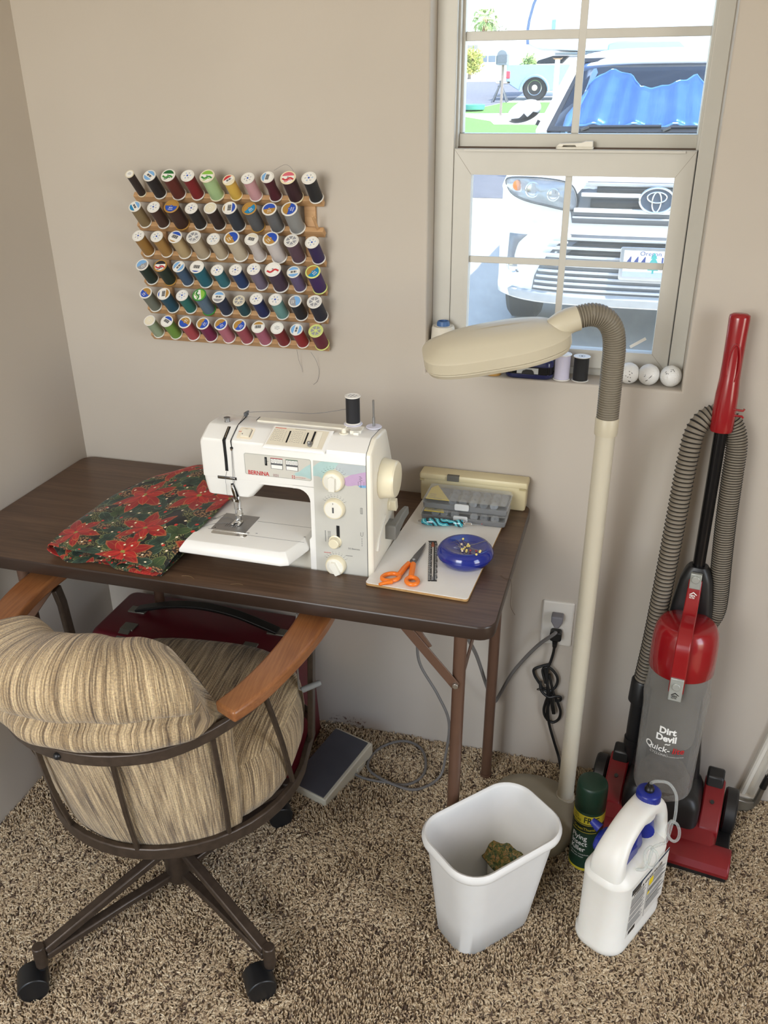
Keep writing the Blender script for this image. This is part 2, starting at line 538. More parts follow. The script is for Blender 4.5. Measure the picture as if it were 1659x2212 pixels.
# ---------------------------------------------------------------- window
def window():
    W = bpy.data.objects.new('window_1', None); COL.objects.link(W); W.location = (1.13, 0.07, WZ0); struct(W)
    Mi = Matrix.Translation((-1.13, -0.07, -WZ0))
    yf = 0.055
    m = MB()
    # outer frame: left and right jambs, sill piece, mullion track
    m.box2((WX0, yf, WZ0), (0.908, 0.15, WZ1)); m.box2((1.362, yf, WZ0), (WX1, 0.15, WZ1))
    m.box2((0.908, yf + 0.012, WZ0), (1.362, 0.15, 1.012)); m.box2((0.908, yf, 1.86), (1.362, 0.15, WZ1))
    m.box2((0.900, 0.0865, 1.005), (0.9135, 0.15, 1.43)); m.box2((1.3555, 0.0865, 1.005), (1.366, 0.15, 1.43))
    m.box2((0.905, 0.075, 1.43), (0.912, 0.13, 1.87))
    m.box2((1.358, 0.075, 1.43), (1.364, 0.13, 1.87))
    m.build('window_frame', M_vinyl, W, bevel=0.0015, M=Mi)
    # lower sash, nearer the room, with mitred corners
    m = MB()
    a0, a1, b0, b1 = 0.9085, 1.3605, 1.012, 1.431
    i0, i1, j0, j1 = 0.944, 1.327, 1.050, 1.384
    ring = lambda y, e: [(a0 + e, y, b0 + e), (a1 - e, y, b0 + e), (a1 - e, y, b1 - e), (a0 + e, y, b1 - e)]
    inn = lambda y: [(i0, y, j0), (i1, y, j0), (i1, y, j1), (i0, y, j1)]
    m.loft([ring(0.085, 0), ring(0.0585, 0), ring(0.057, 0.0015), inn(0.0575), inn(0.0605), inn(0.085), ring(0.085, 0)], caps=False)
    m.box2((0.930, 0.050, 1.4265), (1.340, 0.060, 1.4305))          # lift rail lip
    m.build('lower_sash', M_vinyl, W, M=Mi, angle=30)
    g = MB()
    for (x, z, dx, dz) in ((a0, b0, 1, 1), (a1, b0, -1, 1), (a0, b1, 1, -1), (a1, b1, -1, -1)):
        ix, iz = (i0 if dx > 0 else i1), (j0 if dz > 0 else j1)
        g.bar([(x + dx * 0.002, 0.0572, z + dz * 0.002), (ix, 0.0574, iz)], 0.0008, 0.0005, (0, 1, 0))
    g.build('mitre_joint', pm('mitre_joint_grime', '#a39d90', 0.7), W, M=Mi)
    m = MB()
    m.box2((1.126, 0.069, 1.05), (1.139, 0.075, 1.384)); m.box2((0.944, 0.0693, 1.214), (1.327, 0.0747, 1.227))
    m.build('lower_grille', M_vinyl, W, M=Mi, bevel=0.001)
    # upper sash, set back
    m = MB()
    m.box2((0.912, 0.088, 1.427), (1.360, 0.125, 1.457)); m.box2((0.911, 0.094, 1.457), (0.917, 0.122, 1.86)); m.box2((1.3575, 0.094, 1.457), (1.362, 0.122, 1.86))
    m.box2((0.912, 0.088, 1.83), (1.360, 0.125, 1.862))
    m.build('upper_sash', M_vinyl2, W, M=Mi, bevel=0.0015)
    m = MB()
    m.box2((1.127, 0.103, 1.457), (1.141, 0.109, 1.83)); m.box2((0.917, 0.1033, 1.617), (1.358, 0.1087, 1.633))
    m.build('upper_grille', M_vinyl, W, M=Mi, bevel=0.001)
    m = MB(); m.box2((0.912, 0.078, 1.4305), (1.360, 0.090, 1.4335))
    m.build('weather_strip', pm('weather_strip_felt', '#5b4c40', 0.95, bump=0.4, bscale=400), W, M=Mi)
    # cam latch on the meeting rail
    m = MB()
    m.prism(rrect(0.070, 0.020, 0.004, 3, 1.139, 0.071), 1.4312, 1.4352)
    m.prism([(1.104, 1.4352), (1.110, 1.4412), (1.150, 1.4425), (1.158, 1.4455), (1.172, 1.4455), (1.173, 1.4352), (1.142, 1.4352), (1.140, 1.4385), (1.118, 1.4382), (1.116, 1.4352)], 0.061, 0.080, 'y')
    m.build('sash_latch', pm('latch_plastic', '#e2ddd0', 0.35), W, M=Mi, bevel=0.001)
    # panes
    gl = clear('window_glass', '#fbfdfc', 0.03, 0.02)
    m = MB(); m.box2((0.94, 0.0705, 1.045), (1.33, 0.0735, 1.388)); m.build('window_pane', gl, W, M=Mi)
    m = MB(); m.box2((0.914, 0.1045, 1.45), (1.36, 0.1075, 1.84)); m.build('window_pane', gl, W, M=Mi)
    # insect screen outside the lower half: fine mesh that greys the view a little
    t = NT('screen_mesh')
    tr = t.n('BsdfTransparent'); ms = t.n('MixShader'); f = t.ramp(t.noise(t.coord(), 40, 2), [(0.3, (0.13, 0.13, 0.13)), (0.7, (0.17, 0.17, 0.17))])
    t.l(f, ms.inputs[0]); t.l(tr.outputs[0], ms.inputs[1]); t.l(t.b.outputs[0], ms.inputs[2]); t.l(ms.outputs[0], t.out.inputs[0])
    t.set(Base_Color=lin('#8f9498'), Roughness=0.6)
    m = MB(); m.box2((0.915, 0.135, 1.02), (1.358, 0.1354, 1.44)); m.build('insect_screen', t.mat, W, M=Mi)
    # scrap of tape left on the pane
    m = MB(); m.bar([(1.283, 0.0700, 1.0585), (1.312, 0.0700, 1.078)], 0.006, 0.0005, (0, 1, 0))
    m.build('tape_scrap', pm('old_tape', '#e6e4dd', 0.7), W, M=Mi)
    # stucco ledge outside
window()

# ================================================================ sewing table
H = 0.7153
def woodgrain(name, c1, c2, c3, axis=0, rough=0.38, s=1.0, bump=0.05):
    t = NT(name)
    sc = [6 * s, 6 * s, 6 * s]; sc2 = [90 * s] * 3
    sc[axis] = 0.9 * s; sc2[axis] = 3 * s
    v = t.coord(scale=sc); v2 = t.coord(scale=sc2)
    a = t.noise(v, 3.0, 5, 0.6, 0.7); b = t.noise(v2, 1.6, 4, 0.65)
    base = t.ramp(a, [(0.25, lin(c1)), (0.5, lin(c2)), (0.75, lin(c3))])
    t.l(t.mix(0.45, base, t.ramp(b, [(0.35, lin(c1)), (0.65, lin(c3))])), t.b.inputs['Base Color'])
    t.set(Roughness=rough)
    t.bump(b, bump, 0.0006)
    return t.mat
M_walnut = woodgrain('walnut_laminate', '#3a2a1f', '#574132', '#6d5542', 0, 0.36)
M_edge = pm('table_edge_vinyl', '#33261f', 0.35, var=0.08)
M_brownmetal = pm('brown_enamel', '#5c4335', 0.38, var=0.06, coat=0.2)
M_bolt = pm('zinc', '#b9b6ae', 0.3, 0.9)

def table():
    x0, x1, y0, y1 = 0.001, 1.1155, -0.5134, -0.0054
    T = thing('sewing_table', 'dark walnut laminate folding sewing table with brown tubular legs', 'table', ((x0 + x1) / 2, (y0 + y1) / 2, 0))
    Mi = Matrix.Translation((-(x0 + x1) / 2, -(y0 + y1) / 2, 0))
    w, d = x1 - x0, y1 - y0
    cx, cy = (x0 + x1) / 2, (y0 + y1) / 2
    O = lambda e, z: [(a, b, z) for a, b in rrect(w - 2 * e, d - 2 * e, 0.030 - e, 6, cx, cy)]
    hole = [(0.520, -0.400), (0.520, -0.190), (0.905, -0.190), (0.905, -0.400)]       # well for the machine
    m = MB()
    top = [(a, b) for a, b, z in O(0.002, 0)]
    n = len(top)
    vs = [(a, b, H) for a, b in top] + [(a, b, H) for a, b in hole]
    # key-hole polygon split in two along the well
    # corner groups: 0..6 (+,+), 7..13 (-,+), 14..20 (-,-), 21..27 (+,-)
    h = [n, n + 1, n + 2, n + 3]   # (-,-) (-,+) (+,+) (+,-)
    for fs in ([h[2], 0 + 6, 7, h[1]], [h[1]] + list(range(7, 21)) + [h[0]], [h[0], 20, 21, h[3]], [h[3]] + list(range(21, 28)) + list(range(0, 7)) + [h[2]]):
        m.add(vs, [fs], 0)
    hz = [(a, b, H) for a, b in hole]; hb = [(a, b, H - 0.016) for a, b in hole]
    m.loft([hz, hb], 1, caps=False)
    m.loft([O(0.002, H), O(0.0006, H - 0.0012), O(0, H - 0.004), O(0, H - 0.020), O(0.002, H - 0.027), O(0.006, H - 0.029)], 1, caps=False)
    bot = [(a, b) for a, b, z in O(0.006, 0)]
    vs = [(a, b, H - 0.029) for a, b in bot] + [(a, b, H - 0.029) for a, b in hole]
    for fs in ([h[2], 6, 7, h[1]], [h[1]] + list(range(7, 21)) + [h[0]], [h[0], 20, 21, h[3]], [h[3]] + list(range(21, 28)) + list(range(0, 7)) + [h[2]]):
        m.add(vs, [fs[::-1]], 1)
    m.loft([[(a, b, H - 0.016) for a, b in hole], [(a, b, H - 0.029) for a, b in hole]], 1, caps=False)
    m.build('tabletop', [M_walnut, M_edge], T, M=Mi, angle=40)
    # sunken shelf that carries the machine
    m = MB(); m.box2((0.512, -0.408, 0.632), (0.913, -0.182, 0.640))
    for x in (0.514, 0.911): m.box2((x - 0.003, -0.408, 0.635), (x + 0.003, -0.182, 0.69))
    for y in (-0.405, -0.185): m.box2((0.512, y - 0.003, 0.635), (0.913, y + 0.003, 0.69))
    m.build('machine_shelf', M_brownmetal, T, M=Mi)
    legs = {'rf': (1.042, -0.425), 'rb': (1.060, -0.092), 'lf': (0.115, -0.430), 'lb': (0.150, -0.090)}
    def leg(top, bot):
        m = MB(); m.tube([(*top, H - 0.027), (*bot, 0.012)], 0.0125, 16)
        m.tube([(*bot, 0.014), (*bot, 0.002)], [0.0145, 0.0155], 16)
        m.build('leg', M_brownmetal, T, M=Mi)
    leg((1.044, -0.425), (1.038, -0.420)); leg((1.064, -0.092), (1.060, -0.090)); leg((0.112, -0.430), (0.118, -0.430)); leg((0.212, -0.090), (0.206, -0.090))
    def brace(a, b, bend=None):
        m = MB(); m.bar([a, b] if not bend else [a, bend, b], 0.003, 0.019, (0, 0, 1))
        m.build('brace', M_brownmetal, T, M=Mi, bevel=0.001)
    brace((0.905, -0.440, H - 0.027), (1.040, -0.440, 0.530))
    brace((0.960, -0.437, 0.640), (0.985, -0.437, 0.604))
    brace((1.066, -0.125, H - 0.03), (1.048, -0.395, 0.540))
    brace((0.245, -0.45, H - 0.027), (0.116, -0.446, 0.530))
    m = MB(); m.cyl((1.040, -0.447, 0.533), (1.040, -0.440, 0.533), 0.0062, n=6)
    m.build('bolt', M_bolt, T, M=Mi, bevel=0.001)
    m = MB(); m.tube([(1.063, -0.092, 0.668), (1.043, -0.425, 0.668)], 0.009, 12); m.build('cross_bar', M_brownmetal, T, M=Mi)
    m = MB(); m.tube([(0.210, -0.09, 0.668), (0.113, -0.43, 0.668)], 0.009, 12); m.build('cross_bar', M_brownmetal, T, M=Mi)
table()

# ================================================================ sewing machine
M_mach = pm('machine_enamel', '#efeee9', 0.28, var=0.02, scale=8, coat=0.3)
M_mach2 = pm('machine_cream', '#ebe6d6', 0.3, var=0.03, scale=8, coat=0.2)
M_knob = pm('knob_cream', '#ece3c6', 0.3, var=0.03, coat=0.3)
M_knobface = pm('knob_face', '#efede2', 0.28, var=0.02)
M_panel = pm('panel_grey', '#c9c8c0', 0.4, var=0.02)
M_label = pm('label_grey', '#cfccc2', 0.4, var=0.02)
M_black = pm('black_plastic', '#141414', 0.4, var=0.1)
M_blackmatt = pm('black_recess', '#0b0b0b', 0.7, var=0.1)
M_chrome = pm('chrome', '#d5d5d3', 0.12, 1.0, var=0.02)
M_steel = pm('brushed_steel', '#a4a5a6', 0.3, 0.85, var=0.05, scale=60)
M_red = pm('print_red', '#c01c22', 0.45)
M_teal = pm('print_teal', '#aecbc9', 0.45, var=0.04, scale=60)
M_purple = pm('print_mauve', '#c3a6c9', 0.45, var=0.04, scale=60)
M_blue = pm('print_sky', '#7fb4dc', 0.45)
M_white = pm('print_white', '#f2f1ec', 0.45, var=0.01)
M_grey = pm('print_dark_grey', '#5a5c5e', 0.5)
M_thread_dark = pm('thread_navy', '#1c1e26', 0.8)
M_thread_grey = pm('thread_grey', '#6b6b70', 0.8)

def sewing_machine():
    O = Vector((0.70, -0.32, 0.640))
    T = thing('sewing_machine', 'white sewing machine with red lettering set into the walnut table', 'sewing machine', O)
    Mi = Matrix.Translation(-O)
    def B(m, name, mats, parent=T, **kw):
        return m.build(name, mats, parent, M=Mi, **kw)
    F = -0.394
    # --- casing: arm, head and pillar in one shell
    m = MB()
    prof = [(F, 0.884), (F, 0.955), (F + 0.003, 0.9605), (-0.362, 0.9765), (-0.356, 0.978), (-0.302, 0.9755), (-0.295, 0.973), (-0.270, 0.925), (-0.252, 0.884)]
    def ring(x, k, dz=0): return [(x, -0.322 + (y + 0.322) * k, 0.884 + (z - 0.884) * (k if z > 0.9 else 1) + dz * (z - 0.884) / 0.09) for y, z in prof]
    m.loft([ring(0.5340, 0.90, -0.006), ring(0.5365, 0.965, -0.002), ring(0.5420, 1.0), ring(0.8575, 1.0)])
    # head skirt, tapering down to the needle bar
    def hr(x0, x1, yf, yb, z): return [(a, b, z) for a, b in rrect(x1 - x0, yb - yf, 0.010, 4, (x0 + x1) / 2, (yf + yb) / 2)]
    m.loft([hr(0.5352, 0.6660, F, -0.262, 0.887), hr(0.5358, 0.6560, F + 0.0008, -0.262, 0.876), hr(0.5366, 0.6420, F + 0.003, -0.264, 0.862), hr(0.5384, 0.6300, F + 0.006, -0.266, 0.847), hr(0.5405, 0.6255, F + 0.0085, -0.268, 0.8445)])
    # underside of the arm
    m.box2((0.640, F + 0.0005, 0.8788), (0.760, -0.252, 0.886))
    # pillar with the curved inner corner
    pil = [(0.8575, 0.642), (0.8575, 0.886), (0.716, 0.886), (0.716, 0.8786)]
    for i in range(7):
        a = PI / 2 * i / 6
        pil.append((0.7245 + 0.0245 * math.sin(a), 0.8543 + 0.0245 * math.cos(a)))
    pil += [(0.7485, 0.782), (0.744, 0.776), (0.744, 0.642)]
    m.prism(pil[::-1], F, -0.245, 'y')
    B(m, 'casing', M_mach, bevel=0.0016, seg=2, angle=32)
    # --- right-hand end cap
    m = MB()
    pc = [(F, 0.642), (F, 0.955), (F + 0.003, 0.9605), (-0.362, 0.9765), (-0.356, 0.978), (-0.302, 0.9755), (-0.295, 0.973), (-0.270, 0.925), (-0.252, 0.884), (-0.245, 0.84), (-0.240, 0.642)]
    def cap(x, e): 
        c = Vector((-0.32, 0.80)); return [(x, y + (e if y < -0.32 else -e), z - (e if z > 0.8 else 0)) for y, z in pc]
    m.loft([cap(0.8580, 0), cap(0.8655, 0), cap(0.8685, 0.003)])
    B(m, 'end_cap', M_mach2, bevel=0.0008, angle=40)
    m = MB(); m.loft([[(x, y, z) for y, z in [(a - 0.0003 if a < -0.3 else a, b) for a, b in pc]] for x in (0.8574, 0.8581)])
    B(m, 'seam', M_grey)
    # --- free arm and bed tray
    m = MB(); m.box2((0.528, -0.385, 0.642), (0.748, -0.262, 0.752))
    B(m, 'free_arm', M_mach2, bevel=0.004)
    m = MB()
    def bed(e, z):
        return [(0.506 + e, -0.4630 + e * 0.9, z), (0.712 - e * 0.4, -0.4650 + e, z), (0.7262 - e * 0.8, -0.4585 + e * 0.8, z), (0.7412 - e * 0.8, -0.394, z), (0.7425 - e * 0.8, -0.330, z), (0.7425 - e * 0.8, -0.225 - e, z), (0.506 + e, -0.225 - e, z)]
    m.loft([bed(0.004, 0.7500), bed(0.0, 0.7525), bed(0.0, 0.7585), bed(0.011, 0.7742), bed(0.014, 0.7752)])
    B(m, 'bed_tray', M_mach, bevel=0.0012, angle=40)
    m = MB()
    z = 0.7753
    m.box2((0.538, -0.4005, z), (0.614, -0.3995, z + 0.0002)); 
    m.box2((0.618, -0.3465, z), (0.742, -0.3460, z + 0.0002)); m.box2((0.620, -0.4065, z), (0.738, -0.406, z + 0.0002))
    for x, y in ((0.621, -0.397), (0.637, -0.395), (0.731, -0.385)): m.box2((x - 0.002, y - 0.0007, z), (x + 0.002, y + 0.0007, z + 0.0002))
    B(m, 'bed_seam', M_grey)
    # needle plate, chrome slide and slots
    m = MB(); m.box2((0.543, -0.4000, 0.772), (0.6155, -0.3290, 0.7762)); B(m, 'needle_plate', M_steel, bevel=0.0006)
    m = MB()
    for k in range(7): m.box2((0.566 + k * 0.004, -0.385, 0.7762), (0.5664 + k * 0.004, -0.365 if k % 2 else -0.372, 0.7764))
    m.box2((0.575, -0.366, 0.7762), (0.583, -0.3645, 0.77645)); m.box2((0.585, -0.372, 0.7762), (0.587, -0.355, 0.7764)); m.box2((0.589, -0.372, 0.7762), (0.591, -0.355, 0.7764))
    m.cyl((0.550, -0.394, 0.7760), (0.550, -0.394, 0.77645), 0.0013, n=10)
    B(m, 'plate_mark', M_blackmatt)
    m = MB(); m.prism(rrect(0.073, 0.015, 0.005, 4, 0.5865, -0.4085), 0.7745, 0.7757); m.box2((0.5505, -0.4040, 0.7755), (0.6225, -0.4012, 0.7772))
    B(m, 'bobbin_door', M_chrome, bevel=0.0004)
    # --- needle bar, foot and take-up
    nx, ny = 0.5835, -0.3655
    m = MB()
    m.cyl((nx, ny, 0.850), (nx, ny, 0.826), 0.0042, n=14); m.cyl((nx, ny, 0.8305), (nx, ny, 0.8245), 0.0072, 0.0062, n=16); m.box((nx + 0.006, ny - 0.003, 0.8275), (0.008, 0.006, 0.006))
    m.cyl((nx - 0.001, ny, 0.8245), (nx - 0.001, ny, 0.806), 0.0028, 0.0022, n=10)
    m.cyl((nx - 0.001, ny, 0.806), (nx - 0.001, ny, 0.779), 0.0008, 0.0005, n=8)
    B(m, 'needle_bar', M_chrome)
    m = MB()
    px, py = nx + 0.005, ny + 0.006
    m.cyl((px, py, 0.848), (px, py, 0.802), 0.0032, n=12); m.box((px, py - 0.001, 0.800), (0.009, 0.007, 0.011)); m.box((px, py - 0.004, 0.7945), (0.014, 0.011, 0.003))
    m.prism([(-0.009, -0.016), (-0.0035, -0.016), (-0.0035, -0.006), (0.0035, -0.006), (0.0035, -0.016), (0.009, -0.016), (0.009, 0.004), (0.004, 0.008), (-0.004, 0.008), (-0.009, 0.004)], 0.7768, 0.7792, M=Matrix.Translation((px - 0.004, py - 0.003, 0)))
    m.box((px - 0.003, py - 0.002, 0.786), (0.010, 0.008, 0.014))
    B(m, 'presser_foot', M_chrome, bevel=0.0005)
    m = MB()
    m.bar([(0.5955, F - 0.0035, 0.873), (0.599, F - 0.006, 0.862), (0.6015, F - 0.004, 0.843)], [0.004, 0.0055, 0.0035], 0.004, (0, 1, 0))
    B(m, 'needle_threader', M_chrome, bevel=0.0005)
    # --- slots in the head
    def onslope(x, y, e=0.0004):   # point on the sloped front deck
        t = min(1.0, (y - (F + 0.003)) / (-0.362 - (F + 0.003))); zz = 0.9605 + t * 0.016 + (0.0016 if y > -0.362 else 0)
        n = Vector((0, -0.46, 0.888)); return Vector((x, y, zz)) + n * e
    m = MB()
    path = [onslope(0.5848, -0.3645, 0.0008), onslope(0.5856, -0.388, 0.0008), (0.5860, F - 0.0008, 0.9605), (0.5862, F - 0.0004, 0.952), (0.5868, F - 0.0004, 0.925), (0.5866, F - 0.0004, 0.8995)]
    m.bar(path, 0.0056, 0.0012, (0, -1, 0.3)); 
    m.bar([(0.5935, -0.3035, 0.9768), (0.5985, -0.352, 0.9782), onslope(0.6000, -0.3640, 0.0012), onslope(0.5992, -0.388, 0.0009), (0.5997, F - 0.0008, 0.9600), (0.6005, F - 0.0004, 0.9475)], 0.0016, 0.001, (0, -1, 0.3))
    m.cyl((0.6005, F - 0.002, 0.9465), (0.6005, F + 0.001, 0.9465), 0.0028, n=14)
    m.bar([(0.5945, F - 0.0002, 0.8745), (0.5985, F + 0.0002, 0.862), (0.6010, F + 0.0045, 0.846)], 0.0055, 0.0012, (0, -1, 0))
    B(m, 'thread_slot', M_blackmatt)
    m = MB(); m.bar([onslope(0.5862, -0.388, 0.001), onslope(0.585, -0.366, 0.0022)], 0.0018, 0.0012, (0, -0.4, 0.9)); m.cyl((0.6005, F - 0.0025, 0.9438), (0.6005, F, 0.9438), 0.0022, n=10)
    B(m, 'take_up_lever', M_chrome)
    m = MB(); m.box2((0.5665, F - 0.0012, 0.8822), (0.6050, F, 0.8878)); B(m, 'thread_guide', M_black, bevel=0.0004)
    m = MB(); m.box2((0.5685, F - 0.0022, 0.8834), (0.6025, F - 0.0010, 0.8868)); B(m, 'thread_guide', M_chrome, bevel=0.0004)
    m = MB(); m.box((0.5925, -0.305, 0.981), (0.0055, 0.012, 0.007)); m.bar([(0.5905, -0.3095, 0.983), (0.596, -0.300, 0.9855)], 0.0035, 0.0025); B(m, 'thread_guide', M_grey, bevel=0.0008)
    m = MB(); m.lathe([(0.0052, 0), (0.0058, 0.001), (0.0050, 0.002), (0.0050, 0.008), (0.0062, 0.0085), (0.0062, 0.0095), (0.0035, 0.010), (0, 0.010)], 20, M=Matrix.Translation((0.5716, -0.345, 0.9765)))
    B(m, 'pressure_knob', M_steel)
    # --- light switch on the deck
    u = Vector((0, 0.888, 0.46))
    fr = Matrix.Identity(4)
    n_ = Vector((0, -0.46, 0.888)); 
    def deck(x, y, e=0.0):
        p = onslope(x, y, e); m_ = Matrix((Vector((1, 0, 0)), u, n_)).transposed().to_4x4(); m_.translation = p; return m_
    m = MB(); m.prism(rrect(0.030, 0.028, 0.004, 4), 0, 0.0009, M=deck(0.6220, -0.3745)); B(m, 'switch_plate', pm('switch_cream', '#ebe0cb', 0.4), bevel=0.0003)
    m = MB(); m.prism([(-0.0085, 0.0008), (0.0075, 0.0008), (0.0075, 0.0038), (-0.002, 0.0022), (-0.0085, 0.0030)], -0.009, 0.009, 'y', M=deck(0.6225, -0.3745)); B(m, 'light_switch', M_mach2, bevel=0.0005)
    m = MB(); m.box((0.0095, 0, 0.001), (0.0012, 0.018, 0.0006), M=deck(0.6225, -0.3745)); m.box((-0.001, 0.0098, 0.001), (0.017, 0.0008, 0.0006), M=deck(0.6225, -0.3745)); m.cyl((-0.0055, -0.004, 0.0025), (-0.0055, -0.004, 0.0034), 0.0009, n=8, M=deck(0.6225, -0.3745)); B(m, 'switch_mark', M_grey)
    m = MB(); m.box((-0.013, 0.003, 0.001), (0.006, 0.0007, 0.0004), M=deck(0.6225, -0.3745)); B(m, 'switch_mark', M_red)
    # --- stitch chart raised on the deck
    dk = deck(0.7250, -0.3740, 0.0)
    def chart(e, zz): return [(a, b, zz) for a, b in ((-0.0585 + e, -0.0265 + e), (0.0545 - e, -0.0265 + e), (0.0565 - e, 0.0230 - e), (-0.0535 + e, 0.0230 - e))]
    m = MB(); m.loft([chart(-0.004, -0.001), chart(0, 0.0028), chart(0.002, 0.0032)], M=dk); B(m, 'chart_panel', M_mach, bevel=0.0008)
    m = MB(); m.prism([(a, b) for a, b, c in chart(0.003, 0)], 0.0031, 0.0034, M=dk); B(m, 'chart_face', pm('chart_cream', '#ddd5c1', 0.45, var=0.02))
    m = MB()
    def sl(x, b0, b1, w=0.0030): m.box(((x - 0.7250), (b0 + b1) / 2, 0.0036), (w, b1 - b0, 0.0006), M=dk)
    sl(0.7065, -0.0155, 0.0125, 0.0028); B(m, 'chart_slot', M_blackmatt); m = MB(); sl(0.7405, -0.0150, 0.0125, 0.0028); B(m, 'chart_slot', M_blackmatt); m = MB(); sl(0.7530, -0.0205, 0.0165, 0.0036)
    B(m, 'chart_slot', M_blackmatt)
    m = MB(); m.box((-0.039, 0.0175, 0.0035), (0.021, 0.0010, 0.0003), M=dk); B(m, 'chart_print', M_red)
    m = MB(); m.box((-0.001, 0.0180, 0.0035), (0.021, 0.0009, 0.0003), M=dk)
    for gx in (-0.0395, -0.003):
        for r_ in range(7):
            yy = 0.0125 - r_ * 0.0042
            for q in range(9 if r_ in (1, 4) else 5):
                ww = 0.0017 if r_ in (1, 4) else 0.0028
                px_ = gx - 0.0095 + q * (0.0023 if r_ in (1, 4) else 0.0042)
                m.box((px_, yy + (0.0004 if q % 2 else -0.0004), 0.0035), (ww, 0.0006, 0.0003), M=dk)
        for r_ in range(9): m.box((gx + 0.0132, 0.011 - r_ * 0.003, 0.0035), (0.0009, 0.0012, 0.0003), M=dk)
    B(m, 'chart_print', pm('print_mid_grey', '#9a968c', 0.5))
    m = MB(); m.prism(rrect(0.007, 0.010, 0.002, 3, 0.0275, -0.0155), 0.0034, 0.0075, M=dk); m.ball((0.0255, -0.0150, 0.0085), 0.0032, 8, M=dk); B(m, 'slide_lever', M_steel)
    m = MB(); m.bar([(0.0375, 0.0165, 0.0034), (0.0375, -0.0205, 0.0036)], 0.010, 0.0016, M=dk); B(m, 'slide_cover', M_mach2)
    # long lid line at the back of the deck
    m = MB(); m.bar([(0.624, -0.318, 0.9775), (0.830, -0.318, 0.9773)], 0.019, 0.004); B(m, 'top_lid', M_mach2, bevel=0.0012)
    m = MB(); m.bar([(0.6235, -0.3275, 0.979), (0.6225, -0.309, 0.979)], 0.0012, 0.0012); B(m, 'lid_hinge', M_grey)
    # --- bobbin winder and spool pins
    m = MB(); m.lathe([(0.0085, 0), (0.0085, 0.003), (0.0045, 0.0035), (0.004, 0.011), (0.0028, 0.012), (0, 0.012)], 18, M=Matrix.Translation((0.803, -0.349, 0.9765))); m.bar([(0.803, -0.349, 0.985), (0.808, -0.346, 0.9905)], 0.001, 0.001)
    B(m, 'bobbin_winder', M_mach2)
    m = MB(); m.prism([(-0.010, -0.004), (0.004, -0.006), (0.010, 0.0), (0.010, 0.006), (-0.009, 0.006)], 0.0, 0.006, M=Matrix.Translation((0.823, -0.342, 0.977))); m.box((0.826, -0.349, 0.979), (0.010, 0.006, 0.007))
    B(m, 'winder_stop', M_knobface, bevel=0.0008)
    m = MB(); m.lathe([(0.0165, 0), (0.0175, 0.0012), (0.0165, 0.0024), (0.006, 0.003), (0, 0.003)], 28, M=Matrix.Translation((0.806, -0.303, 0.979))); m.lathe([(0.0140, 0), (0.0150, 0.0012), (0.0140, 0.0024), (0, 0.0026)], 26, M=Matrix.Translation((0.8455, -0.302, 0.9765)))
    m.cyl((0.806, -0.303, 0.981), (0.806, -0.303, 1.030), 0.0028, n=10)
    B(m, 'spool_cushion', pm('felt_lilac_white', '#d9d8e6', 0.6))
    m = MB(); m.cyl((0.8455, -0.302, 0.978), (0.8455, -0.302, 0.996), 0.0026, n=12); m.cyl((0.8455, -0.302, 0.996), (0.8450, -0.302, 1.029), 0.0018, n=12)
    B(m, 'spool_pin', M_steel)
    # --- printed front
    def face(m, poly, d0, d1, mat=0): m.prism(poly, F - d1, F - d0, 'y', mat)
    def rect(m, x0, x1, z0, z1, d0, d1, mat=0): m.box2((x0, F - d1, z0), (x1, F - d0, z1), mat)
    m = MB(); face(m, rrect(0.1310, 0.0430, 0.004, 4, 0.6890, 0.9185), 0, 0.0005); B(m, 'name_plate', M_label, bevel=0.0002)
    m = MB()
    for e, (d0, d1) in ((0, (0.0004, 0.0006)),):
        o = rrect(0.1290, 0.0410, 0.0035, 4, 0.6890, 0.9185)
        m.bar([(a, F - 0.0006, b) for a, b in o], 0.0005, 0.0003, (0, 1, 0), closed=True)
    B(m, 'plate_border', pm('print_border', '#9aa09c', 0.5))
    m = MB(); m.prism([(0.7582, 0.9388), (0.8570, 0.9388), (0.8570, 0.645), (0.7550, 0.645)], F - 0.0004, F, 'y'); B(m, 'control_panel', M_panel)
    m = MB()
    face(m, [(0.7175, 0.9055), (0.724, 0.9075), (0.7205, 0.9095), (0.731, 0.9135), (0.737, 0.9190), (0.745, 0.9255), (0.7535, 0.9310), (0.7535, 0.9015), (0.748, 0.9022), (0.7435, 0.9040), (0.735, 0.9052), (0.727, 0.9050)], 0.0005, 0.0007)
    face(m, [(0.7580, 0.9262), (0.7660, 0.9335), (0.7740, 0.9384), (0.8070, 0.9385), (0.8000, 0.9280), (0.7900, 0.9190), (0.7835, 0.9090), (0.7790, 0.9020), (0.7730, 0.9060), (0.7670, 0.9085), (0.7575, 0.9085)], 0.0004, 0.0006)
    B(m, 'brush_stroke', M_teal)
    m = MB(); face(m, [(0.7730, 0.9065), (0.7790, 0.9022), (0.7770, 0.8960), (0.7730, 0.8985), (0.7755, 0.9000), (0.7700, 0.9010), (0.7735, 0.9035)], 0.0004, 0.00062); face(m, [(0.8070, 0.9385), (0.8570, 0.9385), (0.8570, 0.9265), (0.8480, 0.9240), (0.8380, 0.9205), (0.8300, 0.9180), (0.8180, 0.9150), (0.8050, 0.9205), (0.8000, 0.9280)], 0.0004, 0.0006); B(m, 'brush_stroke', pm('print_greyblue', '#b9c2c6', 0.45, var=0.04, scale=60))
    m = MB(); face(m, [(0.8155, 0.9095), (0.8300, 0.9185), (0.8385, 0.9205), (0.8480, 0.9240), (0.8570, 0.9265), (0.8570, 0.9000), (0.8480, 0.8985), (0.8380, 0.8990), (0.8300, 0.8965), (0.8220, 0.8952), (0.8150, 0.8990)], 0.0004, 0.00066); B(m, 'brush_stroke', M_purple)
